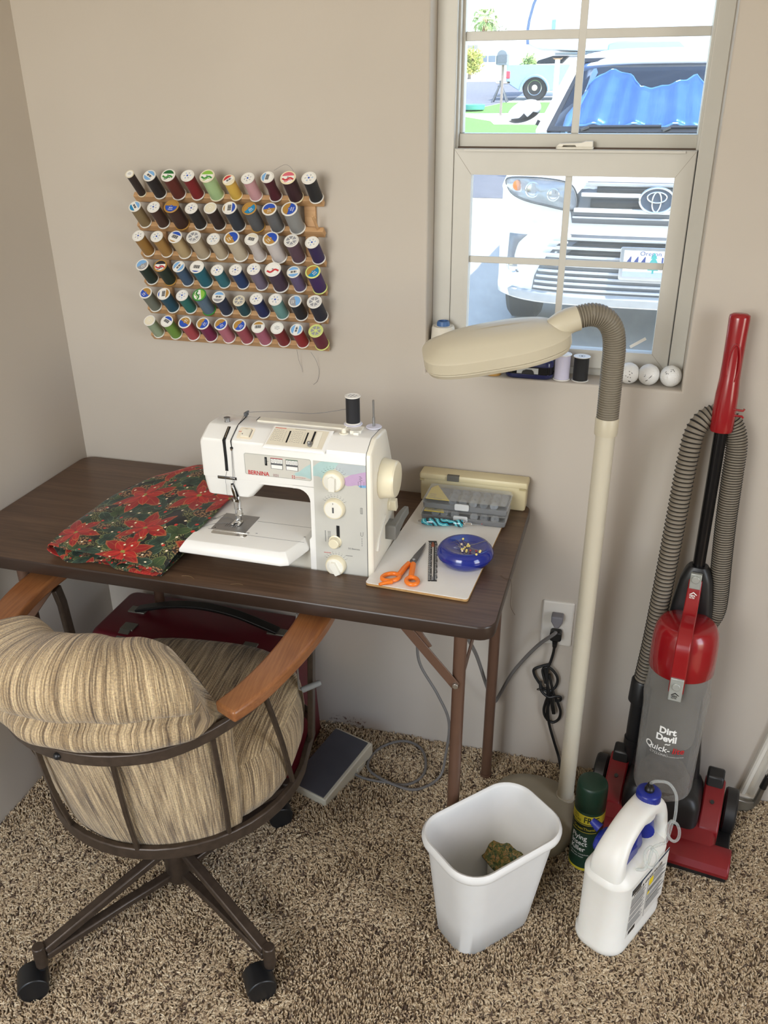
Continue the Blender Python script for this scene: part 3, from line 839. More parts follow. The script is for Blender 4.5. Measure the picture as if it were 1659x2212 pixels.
    m = MB(); face(m, [(0.8430, 0.8985), (0.8480, 0.9000), (0.8570, 0.9005), (0.8570, 0.8958), (0.8505, 0.8950), (0.8440, 0.8962)], 0.0004, 0.0007); B(m, 'brush_stroke', M_blue)
    FR = lambda x, z: Matrix.Translation((x, F - 0.0008, z)) @ Matrix.Rotation(PI / 2, 4, 'X')
    m = MB(); m.text('BERNINA', 0.0112, FR(0.6295, 0.8983), bold=0.018, sx=0.90); B(m, 'lettering', M_red)
    m = MB(); m.text('1031', 0.0078, FR(0.6785, 0.8985), sx=0.80); B(m, 'lettering', pm('print_plum', '#8a4a58', 0.5))
    m = MB()
    for a, b in ((-1, -1), (-1, 1), (1, -1), (1, 1)): m.box((0.7190 + a * 0.0018, F - 0.0007, 0.9018 + b * 0.0018), (0.0018, 0.0004, 0.0018))
    m.text('MADE IN SWITZERLAND', 0.0018, FR(0.7225, 0.9008), sx=1.0); B(m, 'lettering', M_red)
    m = MB(); rect(m, 0.6645, 0.6690, 0.9190, 0.9355, 0.0004, 0.0010); B(m, 'needle_position_window', M_black)
    m = MB(); rect(m, 0.6655, 0.6672, 0.9225, 0.9330, 0.001, 0.0013); rect(m, 0.669, 0.6715, 0.9273, 0.9279, 0.0005, 0.0007); B(m, 'needle_position_mark', M_grey)
    for x0, red in ((0.6760, True), (0.7055, False)):
        x1 = x0 + 0.0235
        m = MB(); rect(m, x0, x1, 0.9140, 0.9345, 0.0004, 0.0008); B(m, 'stitch_window', M_grey)
        m = MB()
        for q in range(4): rect(m, x0 + 0.0008 + q * 0.0057, x0 + 0.0058 + q * 0.0057, 0.9255, 0.9335, 0.0008, 0.0011)
        rect(m, x0 + 0.0010, x1 - 0.0010, 0.9148, 0.9218, 0.0008, 0.0011)
        B(m, 'stitch_card', M_white)
        m = MB()
        for q in range(4):
            bx = x0 + 0.0033 + q * 0.0057
            for s_ in range(4): m.box((bx + (0.0008 if s_ % 2 else -0.0008) * (1 if q < 2 else 0), F - 0.0012, 0.9272 + s_ * 0.0015), (0.0007, 0.0002, 0.0016))
            m.text('0214'[q], 0.0042, FR(bx - 0.001, 0.9168), sx=0.7)
        B(m, 'stitch_print', M_grey)
        m = MB(); rect(m, x0, x1, 0.9345, 0.9352, 0.0004, 0.0011); B(m, 'stitch_bar', M_red if red else pm('print_green', '#4f7d5a', 0.5))
    # dials
    def dial(x, z, r, name, face_rot, lever):
        Rm = Matrix.Translation((x, F - 0.0004, z)) @ Matrix.Rotation(PI / 2, 4, 'X')
        m = MB(); m.lathe([(r * 1.0, 0), (r * 1.02, 0.002), (r * 0.97, 0.008), (r * 0.90, 0.0105), (r * 0.80, 0.0108)], 40, M=Rm)
        d = B(m, name, M_knob, angle=50)
        m = MB(); m.lathe([(r * 0.82, 0.006), (r * 0.82, 0.0112), (0, 0.0114)], 36, M=Rm)
        if lever:
            m.prism([(-0.0055, -r * 0.78), (0.0055, -r * 0.78), (0.0065, r * 0.45), (0.0, r * 0.62), (-0.0065, r * 0.45)], 0.0105, 0.0175, M=Rm @ Matrix.Rotation(face_rot, 4, 'Z'))
        f = m.build('dial_face', M_knobface, d, bevel=0.0006, M=Matrix.Identity(4)); f.matrix_local = Matrix.Identity(4)
        m = MB()
        for q in range(9):
            a = math.radians(35 + q * 110 / 8)
            m.box((math.cos(a) * r * 1.14, math.sin(a) * r * 1.14, 0.0003), (0.003, 0.0005, 0.0003), M=Rm @ Matrix.Rotation(0, 4, 'Z'))
            m.text('543210'[q % 6], 0.0028, Rm @ Matrix.Translation((math.cos(a) * r * 1.32 - 0.001, math.sin(a) * r * 1.32 - 0.001, 0.0003)))
        B(m, 'dial_scale', M_grey)
        return d
    dial(0.797, 0.904, 0.0205, 'stitch_width_dial', 0, True)
    dial(0.797, 0.849, 0.0200, 'stitch_length_dial', 0, False)
    dial(0.796, 0.7305, 0.0200, 'stitch_selector_dial', 0.5, True)
    m = MB(); m.box((0.797, F - 0.0120, 0.849), (0.0030, 0.0006, 0.011)); m.box((0.797, F - 0.0119, 0.862), (0.0008, 0.0006, 0.003)); B(m, 'dial_mark', M_grey)
    m = MB(); rect(m, 0.7985, 0.8045, 0.7690, 0.8130, 0.0003, 0.0009); B(m, 'slider_slot', M_blackmatt)
    Rm = Matrix.Translation((0.7955, F - 0.0005, 0.7795)) @ Matrix.Rotation(PI / 2, 4, 'X')
    m = MB(); m.lathe([(0.0125, 0), (0.0125, 0.0015), (0.0105, 0.0025), (0.0098, 0.012), (0.0085, 0.0132), (0, 0.0134)], 28, M=Rm); B(m, 'slider_knob', M_knob, angle=40)
    # little printed symbols on the control panel
    m = MB()
    for q in range(9): 
        m.box((0.784, F - 0.0006, 0.7990 - q * 0.0026), (0.006, 0.0003, 0.0006)); m.box((0.7765, F - 0.0006, 0.7990 - q * 0.0026), (0.0018, 0.0003, 0.0012))
    for q in range(5): m.box((0.8475 + (0.0012 if q % 2 else -0.0012), F - 0.0009, 0.9165 - q * 0.0022), (0.0034, 0.0003, 0.0006))
    for cx_ in (0.8425, 0.8475, 0.8535):
        for q in range(3): m.box((cx_, F - 0.0009, 0.9055 - q * 0.0030), (0.0006, 0.0003, 0.0018))
    m.bar([(0.8475 + 0.0013 * math.cos(a), F - 0.0009, 0.8968 + 0.0017 * math.sin(a)) for a in [2 * PI * k / 10 for k in range(10)]], 0.0005, 0.0003, (0, 1, 0), closed=True)
    m.box2((0.8458, F - 0.0008, 0.8430), (0.8462, F - 0.0004, 0.8550)); m.box2((0.8494, F - 0.0008, 0.8430), (0.8498, F - 0.0004, 0.8550)); m.box2((0.8458, F - 0.0008, 0.8430), (0.8498, F - 0.0004, 0.8435)); m.box2((0.8458, F - 0.0008, 0.8545), (0.8498, F - 0.0004, 0.8550)); m.box2((0.8476, F - 0.0008, 0.8440), (0.8480, F - 0.0004, 0.8540))
    m.bar([(0.8455, F - 0.0006, 0.8050), (0.8455, F - 0.0006, 0.7985), (0.8470, F - 0.0006, 0.7970), (0.8490, F - 0.0006, 0.7975), (0.8498, F - 0.0006, 0.8000), (0.8498, F - 0.0006, 0.8060)], 0.0005, 0.0003, (0, 1, 0))
    for q in range(4): m.box((0.8475, F - 0.0006, 0.7915 - q * 0.0045), (0.0006, 0.0003, 0.003))
    m.text('DC Electronic', 0.0046, FR(0.8205, 0.7670), sx=0.85)
    m.box2((0.8150, F - 0.0007, 0.7522), (0.8285, F - 0.0004, 0.7530))
    B(m, 'panel_print', M_grey)
    m = MB(); m.box2((0.7720, F - 0.0007, 0.7534), (0.7860, F - 0.0004, 0.7542)); B(m, 'panel_print', M_red)
    # --- right side: hand wheel, reverse knob, lever, plug
    Rx = lambda x, y, z: Matrix.Translation((x, y, z)) @ Matrix.Rotation(PI / 2, 4, 'Y')
    m = MB(); m.lathe([(0.0345, 0), (0.0385, 0.001), (0.0385, 0.004), (0.0375, 0.006), (0.0350, 0.026), (0.0325, 0.029), (0.0300, 0.0295), (0, 0.029)], 44, M=Rx(0.868, -0.327, 0.888)); B(m, 'hand_wheel', M_knob, angle=30)
    m = MB(); m.lathe([(0.0130, 0), (0.0130, 0.004), (0.0118, 0.005), (0, 0.005)], 24, M=Rx(0.868, -0.283, 0.815)); m.prism(rrect(0.024, 0.014, 0.003, 3), 0.004, 0.016, M=Rx(0.868, -0.283, 0.815) @ Matrix.Rotation(0.2, 4, 'Z')); B(m, 'tension_knob', M_knob, bevel=0.0008)
    m = MB(); m.bar([(0.8685, -0.3135, 0.806), (0.8690, -0.335, 0.795), (0.8695, -0.360, 0.776), (0.8700, -0.372, 0.757)], [0.003, 0.006, 0.014, 0.011], 0.006, (1, 0, 0)); B(m, 'feed_lever', M_knobface, bevel=0.001)
    m = MB(); m.text('2 1 3', 0.006, Matrix.Translation((0.8688, -0.318, 0.790)) @ Matrix.Rotation(PI / 2, 4, 'Z') @ Matrix.Rotation(PI / 2, 4, 'X')); B(m, 'lettering', M_grey)
    m = MB(); m.box2((0.866, -0.312, 0.752), (0.890, -0.278, 0.782)); m.bar([(0.882, -0.300, 0.768), (0.889, -0.262, 0.783), (0.893, -0.240, 0.786)], [0.016, 0.012, 0.010], [0.026, 0.020, 0.017]); B(m, 'power_connector', pm('grey_rubber', '#76746e', 0.55), bevel=0.0025)
    # --- knee lifter: bent wire with a grey grip below the table
    m = MB(); m.tube(spline([(0.735, -0.455, 0.648), (0.735, -0.462, 0.62), (0.733, -0.463, 0.56), (0.733, -0.463, 0.487), (0.735, -0.463, 0.478), (0.742, -0.460, 0.476)], 4), 0.0022, 8); B(m, 'knee_lifter_rod', M_steel)
    m = MB(); m.tube([(0.738, -0.461, 0.475), (0.741, -0.459, 0.4758), (0.768, -0.443, 0.485), (0.771, -0.441, 0.486)], [0.0058, 0.0064, 0.0060, 0.0048], 14); B(m, 'knee_lifter_grip', pm('grip_grey', '#7b7d7c', 0.6))
    # --- upper thread
    m = MB()
    m.tube(spline([(0.7945, -0.303, 1.008), (0.765, -0.303, 1.0005), (0.725, -0.302, 0.9925), (0.680, -0.302, 0.991), (0.640, -0.302, 0.989), (0.594, -0.304, 0.984)], 6), 0.00045, 5)
    m.tube([onslope(0.5925, -0.308, 0.004), onslope(0.6000, -0.364, 0.0015), onslope(0.5994, -0.389, 0.0014), (0.6003, F - 0.0015, 0.947), (0.5985, F - 0.0030, 0.885), (0.5990, F - 0.004, 0.870)], 0.00045, 5)
    m.tube([(0.6012, F - 0.0015, 0.947), (0.6020, F - 0.0030, 0.885), (0.598, F - 0.002, 0.873)], 0.0003, 5)
    m.tube([(0.5866, F - 0.001, 0.9005), (0.5830, F - 0.003, 0.886), (0.5835, F - 0.002, 0.850), (nx, ny - 0.003, 0.830), (nx - 0.001, ny - 0.002, 0.785)], 0.0003, 5)
    m.tube(spline([(nx - 0.001, ny - 0.002, 0.7785), (0.570, -0.372, 0.7775), (0.545, -0.378, 0.7772), (0.526, -0.400, 0.777)], 5), 0.0003, 5)
    m.tube(spline([(nx, ny - 0.003, 0.7785), (0.560, -0.350, 0.7775), (0.540, -0.3560, 0.777), (0.530, -0.371, 0.777)], 5), 0.0003, 5)
    B(m, 'upper_thread', M_thread_grey)
    m = MB(); m.bar([(0.532, -0.3585, 0.7755), (0.5445, -0.3330, 0.7757)], 0.0009, 0.0006); m.bar([(0.530, -0.3610, 0.7756), (0.5335, -0.3560, 0.776)], 0.0025, 0.0016); B(m, 'tray_clip', M_steel)
sewing_machine()

# ================================================================ chair
def chenille():
    t = NT('chenille_stripe')
    uv = t.n('TexCoord').outputs['UV']
    def mp(sx, sy):
        m = t.n('Mapping'); m.inputs['Scale'].default_value = (sx, sy, 1); t.l(uv, m.inputs[0]); return m.outputs[0]
    # uv in metres: u across the stripes, v along them
    wob = t.noise(mp(6, 14), 1.0, 2)
    wide = t.noise(mp(95, 2.2), 1.0, 2, 0.6)
    fine = t.noise(mp(330, 9), 1.0, 3, 0.6)
    knot = t.noise(mp(260, 300), 1.0, 2, 0.7)
    a = t.ramp(wide, [(0.32, lin('#56463a')), (0.43, lin('#86745c')), (0.53, lin('#ab9677')), (0.64, lin('#d6c4a2'))])
    b = t.ramp(fine, [(0.36, lin('#3d3025')), (0.46, lin('#8e7b60')), (0.60, lin('#dccaa8'))])
    c = t.mix(0.55, a, b)
    d = t.mix(0.35, c, t.ramp(knot, [(0.35, lin('#5a4a38')), (0.65, lin('#e0d2b2'))]), 'OVERLAY')
    t.l(d, t.b.inputs['Base Color'])
    t.set(Roughness=0.9, Sheen_Weight=0.25, Sheen_Roughness=0.4)
    k = t.bump(fine, 0.9, 0.004)
    t.bump(knot, 0.7, 0.0025, k)
    return t.mat
M_chen = chenille()
M_bronze = pm('bronze_enamel', '#453a31', 0.38, 0.35, var=0.22, scale=70, bump=0.10, bscale=400)
M_oak = woodgrain('oak_stain', '#74462a', '#8d5a35', '#a06c42', 1, 0.3, 1.6, 0.04)
M_caster = pm('caster_nylon', '#17181a', 0.38, var=0.1)

def chair():
    C = thing('swivel_chair', 'swivel dinette chair in beige striped chenille with bronze metal frame and oak arms', 'chair', (0.505, -0.615, 0), math.radians(5))
    # ---- star base
    hub = MB()
    hub.lathe([(0, 0.062), (0.024, 0.064), (0.027, 0.070), (0.027, 0.165), (0.022, 0.170), (0.020, 0.175), (0.020, 0.268), (0.070, 0.272), (0.070, 0.280), (0, 0.280)], 24)
    hub.build('hub', M_bronze, C)
    for k, ang in enumerate((-33.6, -125.5, 58.0, 146.5)):
        A = rotz(math.radians(ang))
        r = 0.297
        m = MB()
        m.bar([(0.018, 0, 0.158), (0.10, 0, 0.141), (r - 0.010, 0, 0.100)], 0.020, 0.017)
        m.bar([(0.018, 0, 0.082), (0.12, 0, 0.086), (r - 0.010, 0, 0.085)], 0.020, 0.015)
        m.build('base_leg', M_bronze, C, bevel=0.003, M=A)
        m = MB(); m.cyl((r, 0, 0.066), (r, 0, 0.116), 0.0115, n=16); s = m.build('caster_socket', M_bronze, C, bevel=0.002, M=A)
        # twin-wheel caster trailing behind its stem
        sw = math.radians((245.6, 337.5, 154, 65)[k])
        Mc = A @ Matrix.Translation((r, 0, 0)) @ rotz(sw)
        m = MB()
        m.cyl((0, 0, 0.058), (0, 0, 0.070), 0.009, n=12)
        pr = []
        hood = [(0.022 + 0.0285 * math.cos(a), 0.028 + 0.0285 * math.sin(a)) for a in [PI * (-0.08 + 1.16 * q / 14) for q in range(15)]]
        m.prism(hood, -0.005, 0.005, 'y')
        hood2 = [(0.022 + 0.0295 * math.cos(a), 0.028 + 0.0295 * math.sin(a)) for a in [PI * (0.02 + 0.85 * q / 12) for q in range(13)]] + [(0.022 - 0.0270, 0.030), (0.022, 0.044)]
        m.prism(hood2, -0.0235, 0.0235, 'y')
        c = m.build('caster', M_caster, C, bevel=0.002, M=Mc)
        for sy in (-1, 1):
            w = MB(); w.lathe([(0.010, -0.0085), (0.0240, -0.0085), (0.0270, -0.006), (0.0270, 0.006), (0.0240, 0.0088), (0.017, 0.0095), (0, 0.0095)], 28, M=Matrix.Translation((0.022, sy * 0.0145, 0.0275)) @ Matrix.Rotation(-sy * PI / 2, 4, 'X'))
            w.build('wheel', M_caster, c)
    # ---- seat frame: lower hoop, posts, upper rail, spindles
    def low(a, r=0.253):   # a=0 rear, + to the right
        return Vector((-0.006 + r * math.sin(a), 0.092 - r * math.cos(a), 0.305))
    hoop = [low(math.radians(d)) for d in range(-100, 101, 8)]
    hoop = [Vector((-0.235, 0.215, 0.308))] + hoop + [Vector((0.238, 0.215, 0.308))]
    hoop_f = spline([(0.238, 0.215, 0.308), (0.215, 0.262, 0.310), (0.16, 0.285, 0.310), (0, 0.292, 0.310), (-0.16, 0.285, 0.310), (-0.215, 0.262, 0.310), (-0.235, 0.215, 0.308)], 4)
    m = MB(); m.bar(hoop + hoop_f[1:-1], 0.012, 0.026, closed=True); m.build('lower_hoop', M_bronze, C, bevel=0.0025)
    m = MB(); m.bar([(-0.2, 0.05, 0.295), (0, 0.02, 0.284), (0.2, 0.05, 0.295)], 0.05, 0.006); m.bar([(0, -0.150, 0.297), (0, 0.0, 0.284), (0, 0.27, 0.297)], 0.05, 0.006); m.build('seat_bracket', M_bronze, C)
    def upr(a, r=0.247):
        z = 0.598 + 0.030 * max(0, (abs(a) - 0.5)) 
        return Vector((r * math.sin(a) * 1.02, -r * math.cos(a), z))
    rail = [upr(math.radians(d)) for d in range(-78, 79, 6)]
    rail = [Vector((-0.262, 0.03, 0.637)), Vector((-0.252, -0.02, 0.632))] + rail + [Vector((0.252, -0.02, 0.632)), Vector((0.262, 0.03, 0.637))]
    m = MB(); m.bar(rail, 0.010, 0.022); m.build('upper_rail', M_bronze, C, bevel=0.0022)
    for dt, db in ((-57, -66), (-20.4, -29.9), (11.4, 4.7), (47.6, 42.5), (74.2, 81.3)):
        a, a2 = math.radians(dt), math.radians(db)
        m = MB(); p0, p1 = low(a2, 0.251), upr(a, 0.247)
        mid = (p0 + p1) / 2 + Vector((math.sin(a), -math.cos(a), 0)) * 0.005
        m.bar(spline([p0, mid, p1], 5), 0.0085, 0.0085, (math.sin(a), -math.cos(a), 0)); m.build('spindle', M_bronze, C, bevel=0.002)
    for s in (-1, 1):
        m = MB(); m.bar([(s * 0.240, 0.180, 0.310), (s * 0.249, 0.170, 0.335), (s * 0.262, 0.165, 0.60), (s * 0.266, 0.16, 0.638)], 0.011, 0.024, (0, 1, 0)); m.build('front_post', M_bronze, C, bevel=0.0025)
        ctrl = [(s * 0.212, -0.165, 0.652, 0.047, 0.022), (s * 0.238, -0.118, 0.656, 0.050, 0.024), (s * 0.262, -0.050, 0.660, 0.053, 0.024), (s * 0.280, 0.030, 0.662, 0.058, 0.024), (s * 0.288, 0.110, 0.660, 0.062, 0.024), (s * 0.286, 0.190, 0.655, 0.062, 0.023), (s * 0.276, 0.255, 0.645, 0.050, 0.022)]
        pts = spline([c[:3] for c in ctrl], 4)
        ws = [x[0] for x in spline([(c[3], c[4], 0) for c in ctrl], 4)]; hs = [x[1] for x in spline([(c[3], c[4], 0) for c in ctrl], 4)]
        m = MB(); m.bar(pts, ws, hs); m.build('armrest', M_oak, C, bevel=0.005, seg=3, angle=50)
        m = MB(); m.cyl((s * 0.250, 0.0, 0.643), (s * 0.247, 0.0, 0.643), 0.004, n=12); m.build('screw', M_bolt, C)
    m = MB(); m.ball((0.0, -0.2525, 0.598), 0.0065, 8); m.build('rail_knob', M_caster, C, M=rotz(math.radians(-8.7)))
    # ---- upholstery: seat pad and barrel back
    nseg = 48
    def seat_pt(j, k, z):
        a = 2 * PI * j / nseg
        cx, cy = math.sin(a), -math.cos(a)
        e = 3.0 if cy > 0 else 2.15
        f = (abs(cx) ** e + abs(cy) ** e) ** (-1 / e)
        return (cx * f * 0.240 * k - 0.002, 0.080 + cy * f * (0.218 if cy < 0 else 0.228) * k, z)
    m = MB()
    sides = [[seat_pt(j, k, z) for j in range(nseg)] for k, z in ((0.88, 0.312), (0.97, 0.322), (1.0, 0.345), (1.01, 0.385), (1.0, 0.420), (0.97, 0.442))]
    zz_ = [0.312, 0.322, 0.345, 0.385, 0.42, 0.442]
    m.loft(sides, caps=False, uvs=lambda i, j: (j * 1.5, zz_[min(5, int(round(i * 5)))]))
    tops = [[seat_pt(j, k, z) for j in range(nseg)] for k, z in ((0.97, 0.442), (0.92, 0.456), (0.82, 0.466), (0.55, 0.472), (0.25, 0.474), (0.02, 0.474))]
    m.loft(tops, caps=False, uvs=lambda i, j: (lambda p_: (p_[0] + 3, p_[1]))(tops[min(5, int(round(i * 5)))][int(round(j * nseg)) % nseg]))
    m.add(sides[0], [tuple(range(nseg))], 0)
    m.build('seat_cushion', M_chen, C, angle=80)
    # barrel back: outer panel behind the spindles, then a fat roll over the rail
    def back_section(a, t):
        """closed outline in (radius, height); t = 0 centre .. 1 ends"""
        e = 1 - t ** 6 * 0.18
        top = 0.795 - 0.012 * t * t
        R = [(0.222, 0.308), (0.238, 0.316), (0.241, 0.420), (0.239, 0.520), (0.240, 0.590),
             (0.243, 0.612), (0.262, 0.622), (0.274, 0.640), (0.272, 0.660), (0.258, 0.672),
             (0.262, 0.684), (0.288, 0.700), (0.298, 0.728), (0.292, 0.760), (0.270, 0.785), (0.235, top), (0.195, 0.790), (0.168, 0.770),
             (0.155, 0.735), (0.150, 0.690), (0.150, 0.620), (0.155, 0.540), (0.165, 0.460), (0.185, 0.380)]
        return R
    secs = []
    NA = 40
    base = back_section(0, 0)
    prof = spline([(r, z, 0) for r, z in base], 3, closed=True)
    plen = [0]
    for i in range(len(prof)): plen.append(plen[-1] + (prof[(i + 1) % len(prof)] - prof[i]).length)
    cr = sum(p.x for p in prof) / len(prof); cz = sum(p.y for p in prof) / len(prof)
    def section(q, k=1.0, push=0.0):
        sec = []
        for p in prof:
            r, z = cr + (p.x - cr) * k, p.y + (0.69 - p.y) * (1 - k) * 0.6
            li = 37 + (0.795 - z) / 0.175 * 21 if z > 0.62 else 58 - (0.62 - z) / 0.30 * 9
            k_ = max(0.0, min(1.0, (r - 0.215) / 0.050)) if z > 0.60 else 0.0
            lim = math.radians(li + (40 - li) * k_ + 4.5)
            a = math.radians(-4.5) + q * lim + push * (1 if q > 0 else -1)
            wob = 0.0030 * math.sin(6 * q + 3) + 0.0018 * math.sin(15 * q + z * 9)
            r += wob * (1 if z > 0.62 else 0.3)
            z += (0.004 * math.sin(5 * q + 1) if z > 0.7 else 0)
            if z > 0.66: z -= 0.030 * max(0.0, (abs(q) - 0.72) / 0.28) ** 2 * (z - 0.66) / 0.13
            yoff = 0.088 * max(0, min(1, (0.60 - z) / 0.29))
            sec.append((r * math.sin(a), -r * math.cos(a) + yoff, z))
        return sec
    secs = [section(-1, 0.62, 0.030), section(-1, 0.86, 0.024), section(-1, 0.96, 0.012)]
    secs += [section(-1 + 2 * i / NA) for i in range(NA + 1)]
    secs += [section(1, 0.96, 0.012), section(1, 0.86, 0.024), section(1, 0.62, 0.030)]
    K = len(secs) - 1
    def buv(i, j):
        k = int(round(j * len(prof)))
        return (i * 0.50, plen[min(k, len(plen) - 1)])
    m = MB()
    m.loft(secs[2:-2], uvs=buv, caps=False)
    eu = lambda i, j: (prof[int(round(j * len(prof))) % len(prof)].x * 1.0 + 2.0, prof[int(round(j * len(prof))) % len(prof)].y)
    m.loft(secs[:3], uvs=eu, caps=False); m.loft(secs[-3:], uvs=eu, caps=False)
    for sc_ in (secs[0][::-1], secs[-1]):
        n_ = len(prof)
        m.add(sc_, [tuple(range(n_))], 0, [[(prof[k].x + 2.0, prof[k].y) for k in (range(n_) if sc_ is secs[-1] else range(n_ - 1, -1, -1))]])
    m.build('back_cushion', M_chen, C, angle=80)
chair()

# ================================================================ thread spools on their wall rack
M_spoolwhite = pm('spool_white', '#e9e6df', 0.35, var=0.02)
M_spoolclear = pm('spool_ivory', '#dcd6c8', 0.4, var=0.03)
M_lbl = {k: pm('label_' + k, c, 0.45, var=0.02) for k, c in dict(white='#f0eee8', blue='#2f55b8', sky='#7fb2e4', gold='#b58a45', green='#3d8f3c', lime='#8cbf4a', darkgreen='#1f6a35', red='#c83a3f', rose='#d96a78', teal='#1f86b8', ivory='#e6ddc4', black='#2a2a30', grey='#9c9ca0', lemon='#d9e28a', pale='#efe3c0').items()}
def thread_mat(col, name='thread'):
    t = NT(name); v = t.coord(); c = lin(col)
    w = t.n('TexWave', wave_type='BANDS', bands_direction='Z'); w.inputs['Scale'].default_value = 520; w.inputs['Distortion'].default_value = 2.0; w.inputs['Detail'].default_value = 2
    t.l(v, w.inputs['Vector'])
    t.l(t.ramp(w.outputs['Fac'], [(0.2, shade(c, 0.82)), (0.8, shade(c, 1.12))]), t.b.inputs['Base Color'])
    t.set(Roughness=0.6, Sheen_Weight=0.06)
    t.bump(w.outputs['Fac'], 0.35, 0.0004)
    return t.mat

def spool_parts(T, col, R, L, top, waist=0.0, rim='white', thick=0.0024):
    """spool standing on z=0 along +z: core, two end discs, wound thread, printed label"""
    rimm = M_spoolwhite if rim == 'white' else M_lbl[rim] if rim in M_lbl else M_spoolclear
    Rt = R * 0.88
    m = MB(); m.lathe([(R * 0.42, 0), (R * 0.97, 0), (R, 0.0006), (R, thick - 0.0006), (R * 0.97, thick), (R * 0.42, thick)], 26); m.build('end_disc', rimm, T, angle=40)
    m = MB(); m.lathe([(R * 0.42, L - thick), (R * 0.97, L - thick), (R, L - thick + 0.0006), (R, L - 0.0006), (R * 0.96, L), (R * 0.84, L), (R * 0.82, L - 0.0008), (0, L - 0.0008)], 26); m.build('end_disc', rimm, T, angle=40)
    m = MB(); z0, z1 = thick, L - thick
    m.lathe([(R * 0.4, z0), (Rt, z0 + 0.0002), (Rt * (1.0 - waist * 0.5), z0 + (z1 - z0) * 0.25), (Rt * (1 - waist), (z0 + z1) / 2), (Rt * (1 - waist * 0.5), z0 + (z1 - z0) * 0.75), (Rt, z1 - 0.0002), (R * 0.4, z1)], 26)
    m.build('thread_winding', thread_mat(col), T)
    # label disc
    kind, ca, cb, rot = top
    rl = R * 0.80; zl = L - 0.0007
    seg = 28
    def disc(mb, r0, r1, a0, a1, z, h=0.0004, mat=0):
        n = max(2, int(seg * abs(a1 - a0) / (2 * PI)))
        o = [(r1 * math.cos(a0 + (a1 - a0) * k / n), r1 * math.sin(a0 + (a1 - a0) * k / n)) for k in range(n + 1)]
        i_ = [(r0 * math.cos(a0 + (a1 - a0) * k / n), r0 * math.sin(a0 + (a1 - a0) * k / n)) for k in range(n, -1, -1)] if r0 > 0 else ([(0, 0)] if abs(a1 - a0) < 6.2 else [])
        if r0 > 0 and abs(a1 - a0) > 6.2:
            vs = [(x, y, z + h) for x, y in o[:-1]] + [(x, y, z + h) for x, y in i_[::-1][:-1]]
            mb.add(vs, [(k, (k + 1) % n, n + (k + 1) % n, n + k) for k in range(n)], mat); return
        if abs(a1 - a0) > 6.2: o = o[:-1]
        mb.prism(o + i_, z, z + h, mat=mat)
    def chord(mb, c, side, z, mat, h=0.0006):   # part of the disc beyond a chord at distance c
        a = math.acos(max(-1, min(1, c)))
        mb.prism([(rl * math.cos(-a + 2 * a * k / 14), rl * math.sin(-a + 2 * a * k / 14)) for k in range(15)], z, z + h, mat=mat, M=Matrix.Rotation(side, 4, 'Z'))
    mats = [M_lbl['white'], M_lbl[ca], M_lbl[cb], M_lbl['black'], M_lbl['grey']]
    m = MB()
    q = rot
    if kind == 'half':        # two coloured caps with a plain band between
        disc(m, 0, rl, 0, 2 * PI, zl); chord(m, 0.42, q, zl, 1); chord(m, 0.42, q + PI, zl, 2)
        for k in range(7): m.box((rl * (-0.52 + k * 0.17), rl * 0.0, zl + 0.0006), (rl * (0.05 + 0.05 * (k % 3)), rl * 0.40, 0.0003), 3, M=Matrix.Rotation(q + PI / 2, 4, 'Z'))
    elif kind == 'duo':       # blue over gold
        chord(m, -0.999, 0, zl, 1, 0.0004); chord(m, 0.05, q, zl, 2, 0.0006)
        for k in range(3): m.box((-rl * 0.30, rl * (0.22 - k * 0.22), zl + 0.0006), (rl * 0.22, rl * 0.10, 0.0003), 0, M=Matrix.Rotation(q, 4, 'Z'))
        disc(m, 0, rl * 0.20, 0, 2 * PI, zl + 0.0002, 0.0007, 1); m.box((rl * 0.02, rl * 0.02, zl + 0.0010), (rl * 0.16, rl * 0.05, 0.0003), 0, M=Matrix.Rotation(q, 4, 'Z'))
        for k in range(4): m.box((-rl * 0.62, rl * (0.30 - k * 0.20), zl + 0.0006), (rl * 0.12, rl * 0.10, 0.0003), 0, M=Matrix.Rotation(q, 4, 'Z'))
    elif kind == 'swirl':     # broad waves of colour
        disc(m, 0, rl, 0, 2 * PI, zl); chord(m, 0.30, q, zl, 1)
        pts = [(rl * 0.88 * t_, rl * (-0.30 + 0.18 * math.sin(t_ * 4))) for t_ in [-1 + 2 * k / 12 for k in range(13)]]
        m.bar([(x, y, zl + 0.0006) for x, y in pts], rl * 0.28, 0.0004, mat=2, M=Matrix.Rotation(q - PI / 2, 4, 'Z'))
        m.bar([(x * 0.9, y - rl * 0.33, zl + 0.0006) for x, y in pts[2:-2]], rl * 0.14, 0.0004, mat=1, M=Matrix.Rotation(q - PI / 2, 4, 'Z'))
        disc(m, 0, rl * 0.13, 0, 2 * PI, zl + 0.0003, 0.0007, 4)
    elif kind == 'mark':      # white label with small print round a coloured hub
        disc(m, 0, rl, 0, 2 * PI, zl); disc(m, 0, rl * 0.17, 0, 2 * PI, zl, 0.0008, 1)
        for k in range(6):
            a = q + k * PI / 3
            m.box((rl * 0.55, 0, zl + 0.0005), (rl * 0.34, rl * 0.09, 0.0003), 4 if k % 2 else 2, M=Matrix.Rotation(a, 4, 'Z'))
            m.box((rl * 0.62, rl * 0.16, zl + 0.0005), (rl * 0.18, rl * 0.06, 0.0003), 4, M=Matrix.Rotation(a, 4, 'Z'))
    elif kind == 'code':      # price code with bars
        disc(m, 0, rl, 0, 2 * PI, zl); chord(m, 0.45, q, zl, 1); chord(m, 0.80, q + PI, zl, 2)
